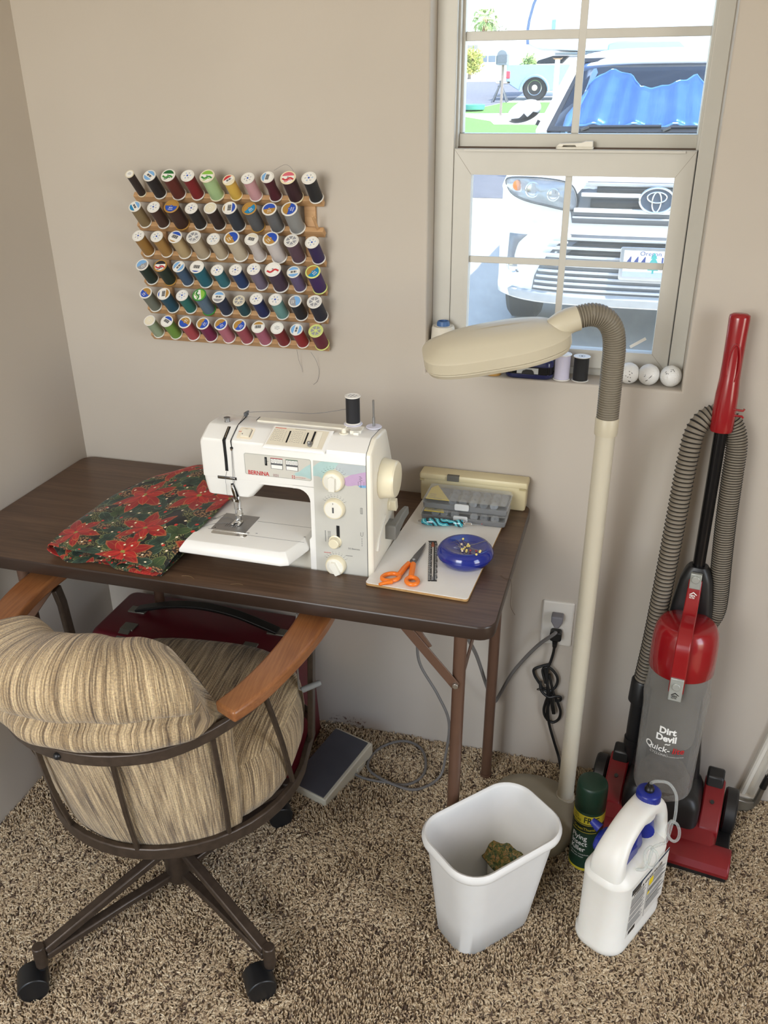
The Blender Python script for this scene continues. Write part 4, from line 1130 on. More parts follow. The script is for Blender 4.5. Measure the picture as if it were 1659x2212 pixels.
        for k in range(11): m.box((rl * (-0.55 + k * 0.11), 0, zl + 0.0005), (rl * (0.03 + 0.035 * ((k * 7) % 3)), rl * 0.62, 0.0003), 3, M=Matrix.Rotation(q + PI / 2, 4, 'Z'))
    elif kind == 'spoke':     # open spoked end without a label
        disc(m, 0, rl * 0.24, 0, 2 * PI, zl, 0.0012, 2); disc(m, rl * 0.86, rl, 0, 2 * PI, zl, 0.0010, 2)
        for k in range(6): m.box((rl * 0.55, 0, zl + 0.0006), (rl * 0.66, rl * 0.11, 0.0012), 2, M=Matrix.Rotation(q + k * PI / 3, 4, 'Z'))
        disc(m, 0, rl, 0, 2 * PI, zl - 0.0004, 0.0004, 4)
    elif kind == 'blank':
        disc(m, 0, rl, 0, 2 * PI, zl, 0.0004, 1); disc(m, rl * 0.40, rl * 0.46, 0, 2 * PI, zl, 0.0008, 2); disc(m, 0, rl * 0.14, 0, 2 * PI, zl, 0.0009, 2)
    elif kind == 'text':
        disc(m, 0, rl, 0, 2 * PI, zl)
        for k in range(3): m.box((0, rl * (0.32 - 0.28 * k), zl + 0.0005), (rl * (0.7, 1.1, 0.8)[k], rl * 0.10, 0.0003), 4)
    m.build('spool_label', mats, T, angle=30)

# colour, radius, length, top, waist, rim, description
SP = [
 [('#2c201c', 9.5, 62, ('text', 'white', 'white', 0), 0, 'ivory', 'narrow dark brown spool with ivory cap'),
  ('#1b1517', 14, 58, ('half', 'sky', 'sky', 1.2), 0, 'white', 'black-brown spool with sky blue and white cap'),
  ('#5d2116', 15.5, 60, ('swirl', 'darkgreen', 'green', 1.5), 0, 'white', 'rust red spool with green swirl cap'),
  ('#7d1219', 14.5, 60, ('mark', 'blue', 'sky', 0.2), 0.06, 'white', 'crimson spool with plain white cap'),
  ('#a9c792', 16, 60, ('swirl', 'lime', 'green', 1.6), 0, 'ivory', 'pale green spool with lime swirl cap'),
  ('#dcb650', 13, 50, ('half', 'red', 'ivory', 2.4), 0, 'pale', 'yellow spool with red and cream cap'),
  ('#d3a2a8', 14, 56, ('mark', 'blue', 'grey', 0.6), 0.06, 'white', 'light pink spool with white cap'),
  ('#4e0f21', 13.8, 60, ('code', 'sky', 'white', 3.1), 0.22, 'white', 'burgundy spool with sky blue barcode cap'),
  ('#33101c', 16, 60, ('swirl', 'rose', 'red', 1.9), 0, 'pale', 'dark maroon spool with rose striped cap'),
  ('#15171d', 15, 60, ('mark', 'blue', 'sky', 0.1), 0.04, 'white', 'black spool with white cap at the right end of the top row')],
 [('#83714f', 13.5, 56, ('half', 'sky', 'teal', 0.9), 0, 'white', 'khaki spool with sky blue striped cap'),
  ('#42281d', 14, 56, ('mark', 'blue', 'sky', 0.9), 0.05, 'white', 'chocolate brown spool with white cap'),
  ('#3a1f14', 16.5, 60, ('duo', 'blue', 'gold', 1.57), 0, 'gold', 'large dark brown spool with tan and blue cap'),
  ('#1f1c1d', 14, 56, ('mark', 'blue', 'grey', 0.3), 0.06, 'white', 'charcoal spool with white printed cap'),
  ('#2e1b17', 14, 58, ('blank', 'ivory', 'white', 0), 0, 'white', 'dark brown spool with blank ivory cap'),
  ('#2d3440', 15.5, 60, ('code', 'blue', 'gold', 0.3), 0, 'white', 'slate blue spool with barcode and blue cap'),
  ('#55585c', 15.5, 60, ('duo', 'teal', 'gold', 2.4), 0, 'gold', 'mid grey spool with gold and turquoise cap'),
  ('#66686b', 15.5, 60, ('duo', 'gold', 'blue', 1.57), 0, 'white', 'grey spool with blue over gold cap'),
  ('#8f9191', 17, 62, ('duo', 'blue', 'gold', 3.0), 0, 'white', 'large silver grey spool with gold and blue cap'),
  None],
 [('#9a7234', 13.8, 57, ('mark', 'blue', 'grey', 0.7), 0, 'white', 'ochre spool with white printed cap'),
  ('#a78045', 14, 57, ('mark', 'blue', 'sky', 1.1), 0, 'white', 'golden tan spool with white and blue cap'),
  ('#bba47b', 15.5, 58, ('code', 'blue', 'gold', 1.5), 0, 'white', 'beige spool with barcode under blue cap'),
  ('#b5a58c', 16, 60, ('spoke', 'white', 'white', 0.3), 0, 'white', 'sand coloured spool with hollow spoked end'),
  ('#bfb199', 14.5, 56, ('mark', 'grey', 'sky', 0.2), 0, 'white', 'stone coloured spool with small white cap'),
  ('#c4b8a2', 16.8, 62, ('duo', 'gold', 'blue', 0.9), 0, 'white', 'large cream spool with blue and gold cap'),
  ('#cfc8c6', 15, 60, ('code', 'ivory', 'white', 1.6), 0.2, 'white', 'waisted white spool with ivory code cap'),
  ('#d2cccb', 17, 64, ('duo', 'gold', 'blue', 1.0), 0, 'white', 'large white spool with blue and gold cap'),
  ('#5a4150', 15.5, 60, ('spoke', 'white', 'white', 0.1), 0, 'white', 'mauve brown spool with open spoked end'),
  ('#2d1a52', 14.5, 57, ('mark', 'blue', 'sky', 0.4), 0, 'white', 'deep purple spool with white cap')],
 [('#142b24', 14.5, 56, ('duo', 'grey', 'sky', 2.2), 0, 'white', 'dark green spool with pale grey and blue cap'),
  ('#16291d', 15, 56, ('swirl', 'black', 'red', 1.6), 0, 'gold', 'bottle green spool with black and red cap'),
  ('#3f5875', 14, 56, ('half', 'sky', 'sky', 2.7), 0, 'white', 'denim blue spool with sky blue striped cap'),
  ('#1d6577', 15.8, 58, ('code', 'white', 'blue', 1.5), 0, 'white', 'turquoise spool with barcode cap'),
  ('#2c6f7c', 14, 50, ('mark', 'blue', 'sky', 0.5), 0, 'white', 'small sea blue spool with white cap'),
  ('#1a3a6b', 14, 54, ('mark', 'blue', 'grey', 0.9), 0, 'white', 'royal navy spool with white printed cap'),
  ('#756a80', 14.5, 60, ('mark', 'blue', 'sky', 0.0), 0, 'white', 'dusty lilac spool with white cap'),
  ('#453247', 17.5, 62, ('swirl', 'white', 'red', 1.7), 0, 'white', 'large plum spool with red banded cap'),
  ('#63547a', 14.2, 56, ('half', 'sky', 'sky', 1.8), 0, 'white', 'violet spool with sky blue striped cap'),
  ('#39175b', 16, 60, ('duo', 'teal', 'gold', 2.6), 0, 'lemon', 'purple spool with gold and turquoise cap')],
 [('#70756a', 14.5, 56, ('duo', 'blue', 'gold', 0.9), 0, 'white', 'sage grey spool with gold and blue cap'),
  ('#184a5f', 15, 56, ('code', 'gold', 'blue', 0.2), 0, 'white', 'petrol blue spool with barcode cap'),
  ('#277069', 14, 54, ('mark', 'blue', 'sky', 0.7), 0, 'white', 'jade green spool with white cap'),
  ('#5c7488', 15.5, 60, ('swirl', 'lime', 'green', 0.2), 0, 'green', 'steel blue spool with green swirl cap'),
  ('#232f49', 14.5, 56, ('half', 'sky', 'grey', 1.5), 0, 'white', 'navy spool with pale blue barred cap'),
  ('#1b4a52', 13.5, 46, ('spoke', 'white', 'ivory', 0.2), 0, 'ivory', 'short teal spool with ivory spoked end'),
  ('#14235c', 14.3, 57, ('mark', 'blue', 'grey', 0.2), 0, 'white', 'ultramarine spool with white cap'),
  ('#6c9c99', 14.8, 58, ('mark', 'blue', 'sky', 0.9), 0, 'white', 'pale aqua spool with white cap'),
  ('#11131c', 14.5, 56, ('duo', 'grey', 'sky', 0.2), 0, 'white', 'black spool with grey and blue cap'),
  ('#14162c', 16, 58, ('spoke', 'white', 'white', 0.5), 0, 'white', 'midnight blue spool with wide spoked end')],
 [('#98a88c', 13.5, 54, ('blank', 'ivory', 'white', 0), 0, 'white', 'pale sage spool with blank ivory cap'),
  ('#719a3d', 14.5, 56, ('code', 'blue', 'white', 0.9), 0, 'white', 'leaf green spool with barcode and blue cap'),
  ('#b0474e', 15, 56, ('duo', 'gold', 'blue', 4.4), 0, 'white', 'coral red spool with gold and blue cap'),
  ('#791349', 15, 56, ('duo', 'blue', 'gold', 2.9), 0, 'white', 'magenta spool with gold and blue cap'),
  ('#bd6f80', 15, 58, ('duo', 'blue', 'gold', 2.2), 0, 'white', 'rose pink spool with gold and blue cap'),
  ('#a54a58', 15, 58, ('duo', 'blue', 'gold', 2.8), 0, 'white', 'dusky red spool with gold and blue cap'),
  ('#b0637a', 15, 57, ('code', 'gold', 'white', 1.7), 0, 'white', 'mauve pink spool with large barcode cap'),
  ('#7d1620', 14.5, 57, ('text', 'white', 'white', 0), 0, 'white', 'deep red spool with plain lettered cap'),
  ('#96141c', 14.2, 56, ('half', 'sky', 'sky', 3.0), 0, 'white', 'scarlet spool with sky blue barred cap'),
  ('#69152f', 16, 56, ('spoke', 'white', 'lemon', 0.4), 0, 'lemon', 'wine red spool with lemon spoked end')]]

def rack():
    RX, RZ = 0.454, 1.19
    T = thing('thread_rack', 'pale wooden thread rack with six peg rails hanging on the wall', 'rack', (RX, 0, RZ))
    Mi = Matrix.Translation((-RX, 0, -RZ))
    M_pine = woodgrain('pine_rack', '#b58a5e', '#c69c6e', '#d3ad82', 0, 0.55, 2.0)
    for x in (0.286, 0.628):
        m = MB(); m.box2((x - 0.012, -0.009, 1.030), (x + 0.012, -0.0005, 1.343)); m.build('rack_upright', M_pine, T, M=Mi, bevel=0.0008)
    for j in range(6):
        z = 1.335 - 0.0592 * j
        m = MB(); m.bar([(0.2395, -0.0150, z), (0.6605, -0.0150, z)], 0.011, 0.019, (0, -0.72, 0.69)); m.build('rack_rail', M_pine, T, M=Mi, bevel=0.001)
    ax = Vector((0, -math.cos(math.radians(46)), math.sin(math.radians(46))))
    pm_ = None
    for j in range(6):
        for i in range(10):
            b = Vector((0.2605 + 0.04315 * i, -0.0150, 1.335 - 0.0592 * j))
            if SP[j][i] is None:
                m = MB(); m.cyl(b, b + ax * 0.050, 0.0028, n=10); m.build('peg', M_pine, T, M=Mi)
    q = Vector((0, 0, 1)).rotation_difference(ax).to_euler()
    rows = ('top', 'second', 'third', 'fourth', 'fifth', 'bottom')
    for j in range(6):
        for i in range(10):
            if SP[j][i] is None: continue
            col, R, L, top, waist, rim, desc = SP[j][i]
            b = Vector((0.2605 + 0.04315 * i, -0.0150, 1.335 - 0.0592 * j)) + ax * 0.0095
            lab = desc if 'row' in desc else desc + ', ' + rows[j] + ' row of rack'
            s = thing('thread_spool', lab, 'spool', b, group='thread spools on the wall rack', rot=q)
            s.rotation_euler = (q.to_matrix() @ Euler((0, 0, rnd.uniform(-0.25, 0.25))).to_matrix()).to_euler()
            spool_parts(s, col, R / 1000, (L - 2) / 1000, top, waist, rim)
    # loose thread ends below the rack
    m = MB(); m.tube(spline([(0.590, -0.022, 1.030), (0.589, -0.012, 1.005), (0.592, -0.004, 0.985), (0.593, -0.003, 0.975)], 5), 0.0003, 5); m.build('thread_end', M_thread_grey, T, M=Mi)
    m = MB(); m.tube(spline([(0.622, -0.022, 1.027), (0.629, -0.010, 1.005), (0.632, -0.003, 0.980), (0.627, -0.002, 0.958), (0.617, -0.002, 0.948)], 5), 0.0003, 5); m.build('thread_end', M_thread_grey, T, M=Mi)
    m = MB(); m.tube(spline([(0.575, -0.055, 1.395), (0.595, -0.045, 1.405), (0.608, -0.040, 1.395), (0.610, -0.042, 1.380)], 5), 0.00025, 5); m.build('thread_end', M_thread_grey, T, M=Mi)
rack()
# spool on the sewing machine
s = thing('thread_spool', 'black spool standing on the white sewing machine', 'spool', (0.806, -0.303, 0.9818))
spool_parts(s, '#12131a', 0.0148, 0.053, ('mark', 'grey', 'grey', 0.3), 0, 'white')

# ================================================================ things on the table
# ---- folded Christmas cloth
def cloth_mat():
    t = NT('poinsettia_print')
    uv = t.n('TexCoord').outputs['UV']
    def math_(op, a, b=None, c=None):
        k = t.n('Math', operation=op)
        for s, v in zip(k.inputs, (a, b, c)):
            if v is None: continue
            if hasattr(v, 'is_output'): t.l(v, s)
            else: s.default_value = v
        return k.outputs[0]
    def warp(v, sc, amt):
        n = t.n('TexNoise'); n.inputs['Scale'].default_value = sc; n.inputs['Detail'].default_value = 2; t.l(v, n.inputs['Vector'])
        m = t.n('VectorMath', operation='MULTIPLY_ADD'); m.inputs[1].default_value = (amt, amt, 0); 
        s = t.n('VectorMath', operation='SUBTRACT'); s.inputs[1].default_value = (0.5, 0.5, 0.5)
        t.l(n.outputs['Color'], s.inputs[0]); t.l(s.outputs[0], m.inputs[0]); t.l(v, m.inputs[2])
        return m.outputs[0]
    def star(scale, off, petals, rad, sharp, rnd_=0.8, turn=0.0):
        """mask of star flowers scattered on cells; returns mask, distance, angle wave"""
        mp = t.n('Mapping'); mp.inputs['Location'].default_value = (*off, 0); t.l(warp(uv, 60, 0.006), mp.inputs[0])
        vo = t.n('TexVoronoi', voronoi_dimensions='2D', feature='F1'); vo.inputs['Scale'].default_value = scale; vo.inputs['Randomness'].default_value = rnd_
        t.l(mp.outputs[0], vo.inputs['Vector'])
        d = t.n('VectorMath', operation='SUBTRACT'); t.l(mp.outputs[0], d.inputs[0]); t.l(vo.outputs['Position'], d.inputs[1])
        sx = t.n('SeparateXYZ'); t.l(d.outputs[0], sx.inputs[0])
        ang = math_('ARCTAN2', sx.outputs[1], sx.outputs[0])
        sc = t.n('SeparateColor'); t.l(vo.outputs['Color'], sc.inputs[0])
        ph = math_('MULTIPLY', sc.outputs[0], 6.28)
        w = math_('MULTIPLY', math_('PINGPONG', math_('ADD', math_('MULTIPLY', math_('ADD', ang, ph), petals / 6.2832), turn + 8.0), 0.5), 2.0)
        w2 = math_('POWER', w, sharp)
        R = math_('MULTIPLY_ADD', w2, rad * 0.68, rad * 0.32)
        dist = math_('DIVIDE', vo.outputs['Distance'], scale) if False else t.n('VectorMath', operation='LENGTH')
        if hasattr(dist, 'inputs'): t.l(d.outputs[0], dist.inputs[0]); dist = dist.outputs['Value']
        rel = math_('DIVIDE', dist, R)
        return math_('LESS_THAN', rel, 1.0), rel, w, sc.outputs[1]
    col = lin('#0b0c0a')
    # pine sprigs
    nz = t.n('TexWave', wave_type='BANDS', bands_direction='DIAGONAL'); nz.inputs['Scale'].default_value = 70; nz.inputs['Distortion'].default_value = 14; nz.inputs['Detail'].default_value = 3; nz.inputs['Detail Scale'].default_value = 2
    t.l(uv, nz.inputs['Vector'])
    patch = t.ramp(t.noise(uv, 16, 2), [(0.47, (0, 0, 0)), (0.52, (1, 1, 1))])
    spr = t.ramp(nz.outputs['Fac'], [(0.50, lin('#0d120a')), (0.66, lin('#46532f')), (0.9, lin('#85834f'))])
    col = t.mix(patch, lin('#0c0e0b'), spr)
    def layer(mask, rel, w, base, mid, edge, c, vein=0.0):
        body = t.ramp(rel, [(0.0, lin(mid)), (0.55, lin(base)), (0.90, lin(base)), (0.97, lin(edge))])
        if vein:
            body = t.mix(t.ramp(w, [(0.93, (0, 0, 0)), (0.995, (vein, vein, vein))]), body, lin(edge))
            body = t.mix(t.ramp(w, [(0.05, (0.55, 0.55, 0.55)), (0.45, (0, 0, 0))]), body, lin('#2a0606' if vein > 0.45 else '#0c140b'))
        return t.mix(mask, c, body)
    # holly and leaves
    for sc, off, p, r, base, mid, edge in ((17, (3.1, 1.7), 3, 0.026, '#24361f', '#142513', '#5d6540'), (15, (7.3, 5.1), 3, 0.030, '#374a26', '#1f3318', '#7a7a4c'), (20, (1.9, 9.2), 2, 0.026, '#22382a', '#122118', '#5d735f')):
        m, rel, w, _ = star(sc, off, p, r, 0.9)
        col = layer(m, rel, w, base, mid, edge, col, 0.4)
    # pine cones
    mp = t.n('Mapping'); mp.inputs['Location'].default_value = (4.4, 2.2, 0); mp.inputs['Scale'].default_value = (1.0, 1.35, 1); mp.inputs['Rotation'].default_value = (0, 0, 0.7); t.l(uv, mp.inputs[0])
    vo = t.n('TexVoronoi', voronoi_dimensions='2D'); vo.inputs['Scale'].default_value = 13; vo.inputs['Randomness'].default_value = 0.75; t.l(mp.outputs[0], vo.inputs['Vector'])
    scales = t.n('TexVoronoi', voronoi_dimensions='2D'); scales.inputs['Scale'].default_value = 190; t.l(uv, scales.inputs['Vector'])
    cone = t.ramp(scales.outputs['Distance'], [(0.1, lin('#a8875c')), (0.35, lin('#6b4a30')), (0.6, lin('#1c120c'))])
    dd = math_('LESS_THAN', vo.outputs['Distance'], 0.235)
    col = t.mix(dd, col, cone)
    # poinsettias: a wide ring of bracts and a small inner ring
    m1, r1, w1, k1 = star(7.4, (0.03, 0.06), 6, 0.064, 0.85, 0.85)
    col = layer(m1, r1, w1, '#8e1414', '#b3231c', '#a35a34', col, 0.5)
    m2, r2, w2, k2 = star(7.4, (0.03, 0.06), 5, 0.042, 0.8, 0.85, 0.3)
    col = layer(m2, r2, w2, '#a81a18', '#c5301f', '#b06a3a', col, 0.5)
    m3, r3, w3, k3 = star(7.4, (0.03, 0.06), 7, 0.006, 0.3, 0.85)
    col = t.mix(m3, col, lin('#8f8a3e'))
    # berries
    for sc, off, th, c1, c2 in ((26, (2.2, 8.8), 0.07, '#e9dcc0', '#b79a6a'), (24, (6.6, 0.4), 0.085, '#c33124', '#7d1512')):
        mp = t.n('Mapping'); mp.inputs['Location'].default_value = (*off, 0); t.l(uv, mp.inputs[0])
        vo = t.n('TexVoronoi', voronoi_dimensions='2D'); vo.inputs['Scale'].default_value = sc; t.l(mp.outputs[0], vo.inputs['Vector'])
        b = t.ramp(vo.outputs['Distance'], [(0, lin(c1)), (th * 0.6, lin(c1)), (th, lin(c2))])
        col = t.mix(math_('LESS_THAN', vo.outputs['Distance'], th), col, b)
    t.l(col, t.b.inputs['Base Color'])
    t.set(Roughness=0.75, Sheen_Weight=0.1)
    t.bump(t.noise(uv, 900, 2), 0.15, 0.0004)
    return t.mat
def cloth():
    M_cl = cloth_mat()
    O = Vector((0.38, -0.36, H + 0.0005))
    T = thing('folded_cloth', 'folded black cotton cloth printed with red poinsettias beside the sewing machine', 'cloth', O)
    Mi = Matrix.Translation(-O)
    zb = H + 0.0016
    rows = [ # left edge x, then top control points left to right
        [(0.238, -0.486, 0.7425), (0.262, -0.493, 0.7445), (0.300, -0.500, 0.7455), (0.380, -0.503, 0.7440), (0.440, -0.5045, 0.7380), (0.488, -0.505, 0.7260)],
        [(0.236, -0.440, 0.7460), (0.262, -0.446, 0.7520), (0.310, -0.452, 0.7560), (0.390, -0.455, 0.7580), (0.455, -0.456, 0.7560), (0.5020, -0.456, 0.7480)],
        [(0.240, -0.380, 0.7490), (0.264, -0.384, 0.7560), (0.315, -0.392, 0.7590), (0.395, -0.398, 0.7660), (0.470, -0.404, 0.7760), (0.5260, -0.404, 0.7800)],
        [(0.247, -0.310, 0.7510), (0.270, -0.314, 0.7570), (0.325, -0.320, 0.7640), (0.405, -0.325, 0.7720), (0.480, -0.330, 0.7810), (0.5280, -0.330, 0.7810)],
        [(0.258, -0.240, 0.7540), (0.284, -0.238, 0.7630), (0.340, -0.246, 0.7730), (0.415, -0.250, 0.7810), (0.485, -0.256, 0.7850), (0.5320, -0.256, 0.7815)],
        [(0.300, -0.190, 0.7650), (0.322, -0.186, 0.7740), (0.365, -0.182, 0.7840), (0.420, -0.182, 0.7900), (0.480, -0.186, 0.7930), (0.5340, -0.190, 0.7850)],
        [(0.350, -0.150, 0.7700), (0.368, -0.147, 0.7790), (0.400, -0.142, 0.7880), (0.445, -0.142, 0.7930), (0.490, -0.144, 0.7930), (0.5300, -0.146, 0.7850)]]
    # extra rows by spline along v
    cols = list(zip(*rows))
    NV = 6
    fine = [spline(c, NV) for c in cols]
    nv = len(fine[0])
    grid = []
    for v in range(nv):
        top = [c[v] for c in fine]
        xl, y0, zt = top[0]
        xr = min(top[-1][0], 0.497)
        yy = y0
        bl = [Vector((xr - 0.02, top[-1][1] + 0.003, zb)), Vector(((xl + xr) / 2, yy + 0.0, zb)), Vector((xl + 0.045, yy + 0.002, zb)), Vector((xl + 0.010, yy + 0.004, zb + 0.001)), Vector((xl - 0.008, yy + 0.002, (zb * 0.55 + zt * 0.45))), Vector((xl - 0.004, yy, zt - 0.004))]
        sec = spline(bl + top, 5)
        out = []
        for k, p in enumerate(sec):
            p = Vector(p)
            fr = v / (nv - 1)
            # soft creases in the upper layer
            amp = 0.0022 if k > 28 else 0.0008
            p.z += amp * (math.sin(9 * p.x * 7 + 24 * p.y) * 0.6 + math.sin(-31 * p.x * 2 + 55 * p.y + 1) * 0.5)
            p.z = max(p.z, H + 0.0014)
            out.append(p)
        grid.append(out)
    L = [0]
    for k in range(1, len(grid[0])): L.append(L[-1] + (grid[nv // 2][k] - grid[nv // 2][k - 1]).length)
    m = MB()
    nn = len(grid[0])
    m.loft(grid, closed=False, caps=False, uvs=lambda i, j: (L[min(nn - 1, int(round(j * nn)))] + 0.003, i * 0.40 + 0.02))
    o = m.build('outer_fold', M_cl, T, M=Mi, angle=80)
    sd = o.modifiers.new('thickness', 'SOLIDIFY'); sd.thickness = 0.0012; sd.offset = 1
    # inner layers seen in the open front end
    def ribbon(name, ctrl, depth, uo):
        g = []
        for k in range(5):
            f = k / 4
            g.append([Vector((p.x, p.y + 0.002 + depth * f, p.z * (1 - 0.25 * f) + (H + 0.004) * 0.25 * f)) for p in spline(ctrl, 6)])
        m = MB(); m.loft(g, closed=False, caps=False, uvs=lambda i, j: (j * 0.25 + uo, i * depth + uo))
        o = m.build(name, M_cl, T, M=Mi, angle=80)
        sd = o.modifiers.new('thickness', 'SOLIDIFY'); sd.thickness = 0.0012
    ribbon('inner_fold', [(0.243, -0.484, 0.737), (0.270, -0.498, 0.7195), (0.300, -0.501, 0.7185), (0.340, -0.500, 0.7270), (0.375, -0.497, 0.7320)], 0.16, 0.30)
    ribbon('inner_fold', [(0.365, -0.497, 0.7340), (0.385, -0.502, 0.7200), (0.415, -0.5045, 0.7190), (0.450, -0.5050, 0.7180), (0.486, -0.505, 0.7200)], 0.14, 0.55)
    ribbon('inner_fold', [(0.385, -0.501, 0.7225), (0.405, -0.502, 0.7345), (0.440, -0.5030, 0.7310), (0.470, -0.5040, 0.7240)], 0.12, 0.12)
cloth()

# ---- white board with the sewing notions
BR = Matrix.Translation((0.9555, -0.4345, H + 0.0005)) @ rotz(math.radians(-2.7))
def board():
    T = thing('work_board', 'white faced hardboard panel with tan edges lying on the walnut table', 'board', BR.translation, math.radians(-2.7))
    o = rrect(0.193, 0.378, 0.006, 4, 0.004, 0.189)
    m = MB(); m.prism(o, 0, 0.0048); m.build('hardboard_core', pm('hardboard_tan', '#b08a58', 0.7, var=0.12, scale=120), T, bevel=0.0005)
    m = MB(); m.prism(o, 0.0048, 0.0060); m.build('white_face', pm('melamine_white', '#e6e3dc', 0.35, var=0.015), T, bevel=0.0004)
board()
BZ = H + 0.0067
# ---- cream accessory box
def accessory_box():
    T = thing('accessory_box', 'cream plastic accessory box with hinged lid and grey catch against the wall', 'box', (0.9895, -0.0245, H + 0.0003), math.radians(-0.3))
    M_c = pm('aged_cream', '#d9cda6', 0.4, var=0.03, scale=10, bump=0.03, bscale=200)
    def rr(w, d, z, r=0.004): return [(a, b, z) for a, b in rrect(w, d, r, 4)]
    m = MB(); m.loft([rr(0.226, 0.035, 0), rr(0.230, 0.038, 0.002), rr(0.2330, 0.0395, 0.0525)]); m.build('box_body', M_c, T, angle=35)
    m = MB(); m.loft([rr(0.2350, 0.0408, 0.0530), rr(0.2365, 0.0418, 0.0545), rr(0.2365, 0.0418, 0.0620), rr(0.234, 0.039, 0.0650), rr(0.226, 0.031, 0.0662)]); m.build('box_lid', M_c, T, angle=35)
    m = MB(); m.prism([(-0.0215, 0.0668), (-0.0215, 0.0545), (-0.0250, 0.0545), (-0.0238, 0.0672), (-0.0150, 0.0672), (-0.0150, 0.0660)], -0.056, -0.030, 'x'); m.build('catch', pm('catch_grey', '#5f5d56', 0.5), T, bevel=0.0006)
    for x in (-0.112, 0.108):
        m = MB(); m.box((x, -0.0203, 0.0505), (0.014 if x > 0 else 0.010, 0.002, 0.004)); m.build('hinge_notch', pm('cream_shade', '#b9ab80', 0.5), T)
accessory_box()
# ---- two clear bobbin boxes
M_clear = clear('clear_polystyrene', '#f8f9f9', 0.04, 0.10)
M_smoke = clear('smoke_tray', '#c2c4c6', 0.26, 0.25)
M_yellow = pm('card_yellow', '#f0d414', 0.5)
def bobbin_box(loc, rz, label, cards):
    T = thing('bobbin_box', label, 'box', loc, rz, group='clear bobbin boxes')
    def rr(w, d, z, r=0.005): return [(a, b, z) for a, b in rrect(w, d, r, 4)]
    W_, D_ = 0.181, 0.086
    m = MB(); m.loft([rr(W_ - 0.010, D_ - 0.008, 0), rr(W_ - 0.006, D_ - 0.005, 0.0015), rr(W_ - 0.004, D_ - 0.004, 0.0125), rr(W_ - 0.007, D_ - 0.007, 0.0125), rr(W_ - 0.009, D_ - 0.008, 0.003), rr(W_ - 0.013, D_ - 0.011, 0.002)]); m.build('tray', M_smoke, T, angle=40)
    m = MB(); m.loft([rr(W_ - 0.003, D_ - 0.003, 0.0115), rr(W_, D_, 0.0125), rr(W_, D_, 0.0150), rr(W_ - 0.003, D_ - 0.003, 0.0155), rr(W_ - 0.006, D_ - 0.006, 0.0208), rr(W_ - 0.008, D_ - 0.008, 0.0218)], caps=False)
    m.loft([rr(W_ - 0.008, D_ - 0.008, 0.0218), rr(W_ - 0.010, D_ - 0.010, 0.0212)]); m.build('lid', M_clear, T, angle=40)
    for x in (-0.004,):
        m = MB(); m.prism(rrect(0.030, 0.014, 0.003, 3), -0.0018, 0.0018, M=Matrix.Translation((x, -D_ / 2 - 0.0022, 0.0120)) @ Matrix.Rotation(PI / 2, 4, 'X')); m.build('snap_catch', clear('catch_clear', '#f4f5f5', 0.45, 0.2), T, bevel=0.0008)
    m = MB()
    if cards == 'triangle': m.prism([(-0.083, -0.036), (-0.032, -0.036), (-0.072, 0.036), (-0.083, 0.020)], 0.0195, 0.0200)
    else: m.prism([(-0.083, -0.038), (-0.040, -0.038), (-0.060, 0.036), (-0.083, 0.036)], 0.0195, 0.0200)
    cd = m.build('yellow_card', M_yellow, T)
    m = MB(); R_ = Matrix.Translation((0, 0, 0.0203)) @ rotz(math.radians(6))
    for k, (s_, sz) in enumerate((('FOR BERNINA', 0.0062), ('SEWING', 0.0058), ('25 BOBBINS', 0.0050))):
        m.text(s_, sz, Matrix.Translation((-0.079, -0.030 + k * 0.0085, 0.0202)) @ rotz(math.radians(-8)), sx=0.8 - 0.12 * k)
    m.build('lettering', M_black, cd)
    return T
BB2 = (0.9885, -0.1085, BZ); BB1 = (0.9895, -0.0985, BZ + 0.0224)
bobbin_box(BB2, math.radians(1.0), 'clear bobbin box underneath, next to the teal seam ripper', 'flat')
bobbin_box(BB1, math.radians(0.0), 'clear bobbin box with yellow card corner, topmost of the two', 'triangle')
def bobbins():
    M_b = clear('bobbin_clear', '#cfd3d7', 0.20, 0.10)
    m = MB(); pr = [(0.0028, -0.0052), (0.0095, -0.0052), (0.0095, -0.0042), (0.0032, -0.0040), (0.0032, 0.0040), (0.0095, 0.0042), (0.0095, 0.0052), (0.0028, 0.0052)]
    m.lathe(pr, 20); proto = m.build('bobbin', M_b, angle=40)
    spots = [(BB1, x, y) for y in (-0.022, 0.0, 0.022) for x in (-0.050, -0.028, -0.006, 0.016, 0.038, 0.060, 0.077) if not (x == 0.077 and y < 0) and not (y < -0.01 and x < -0.04)]
    spots += [(BB2, x, -0.026) for x in (-0.060, -0.040, -0.018, 0.022, 0.044, 0.066)]
    first = True
    for (bx, by, bz), x, y in spots:
        o = proto if first else proto.copy()
        if not first: COL.objects.link(o)
        first = False
        flat_z = bz + 0.0026 + 0.0085
        o.location = (bx + x, by + y, flat_z + 0.0009); o.rotation_euler = (math.radians(62 + rnd.uniform(-6, 6)), 0, rnd.uniform(-0.3, 0.3))
        o.scale = (0.86,) * 3
        top = bz > BZ + 0.01
        row = 'front' if y < -0.01 else 'middle' if y < 0.01 else 'back'
        n_ = sum(1 for (q, xx, yy) in spots if q == (bx, by, bz) and yy == y and xx < x)
        nth = ('leftmost', 'second from left', 'third from left', 'fourth from left', 'fifth from left', 'sixth from left', 'seventh from left')[n_]
        tag(o, 'clear bobbin, ' + nth + ' in ' + row + ' row of the ' + ('topmost' if top else 'lower') + ' bobbin box', 'bobbin', 'bobbins in the ' + ('topmost box' if top else 'box underneath'))
bobbins()
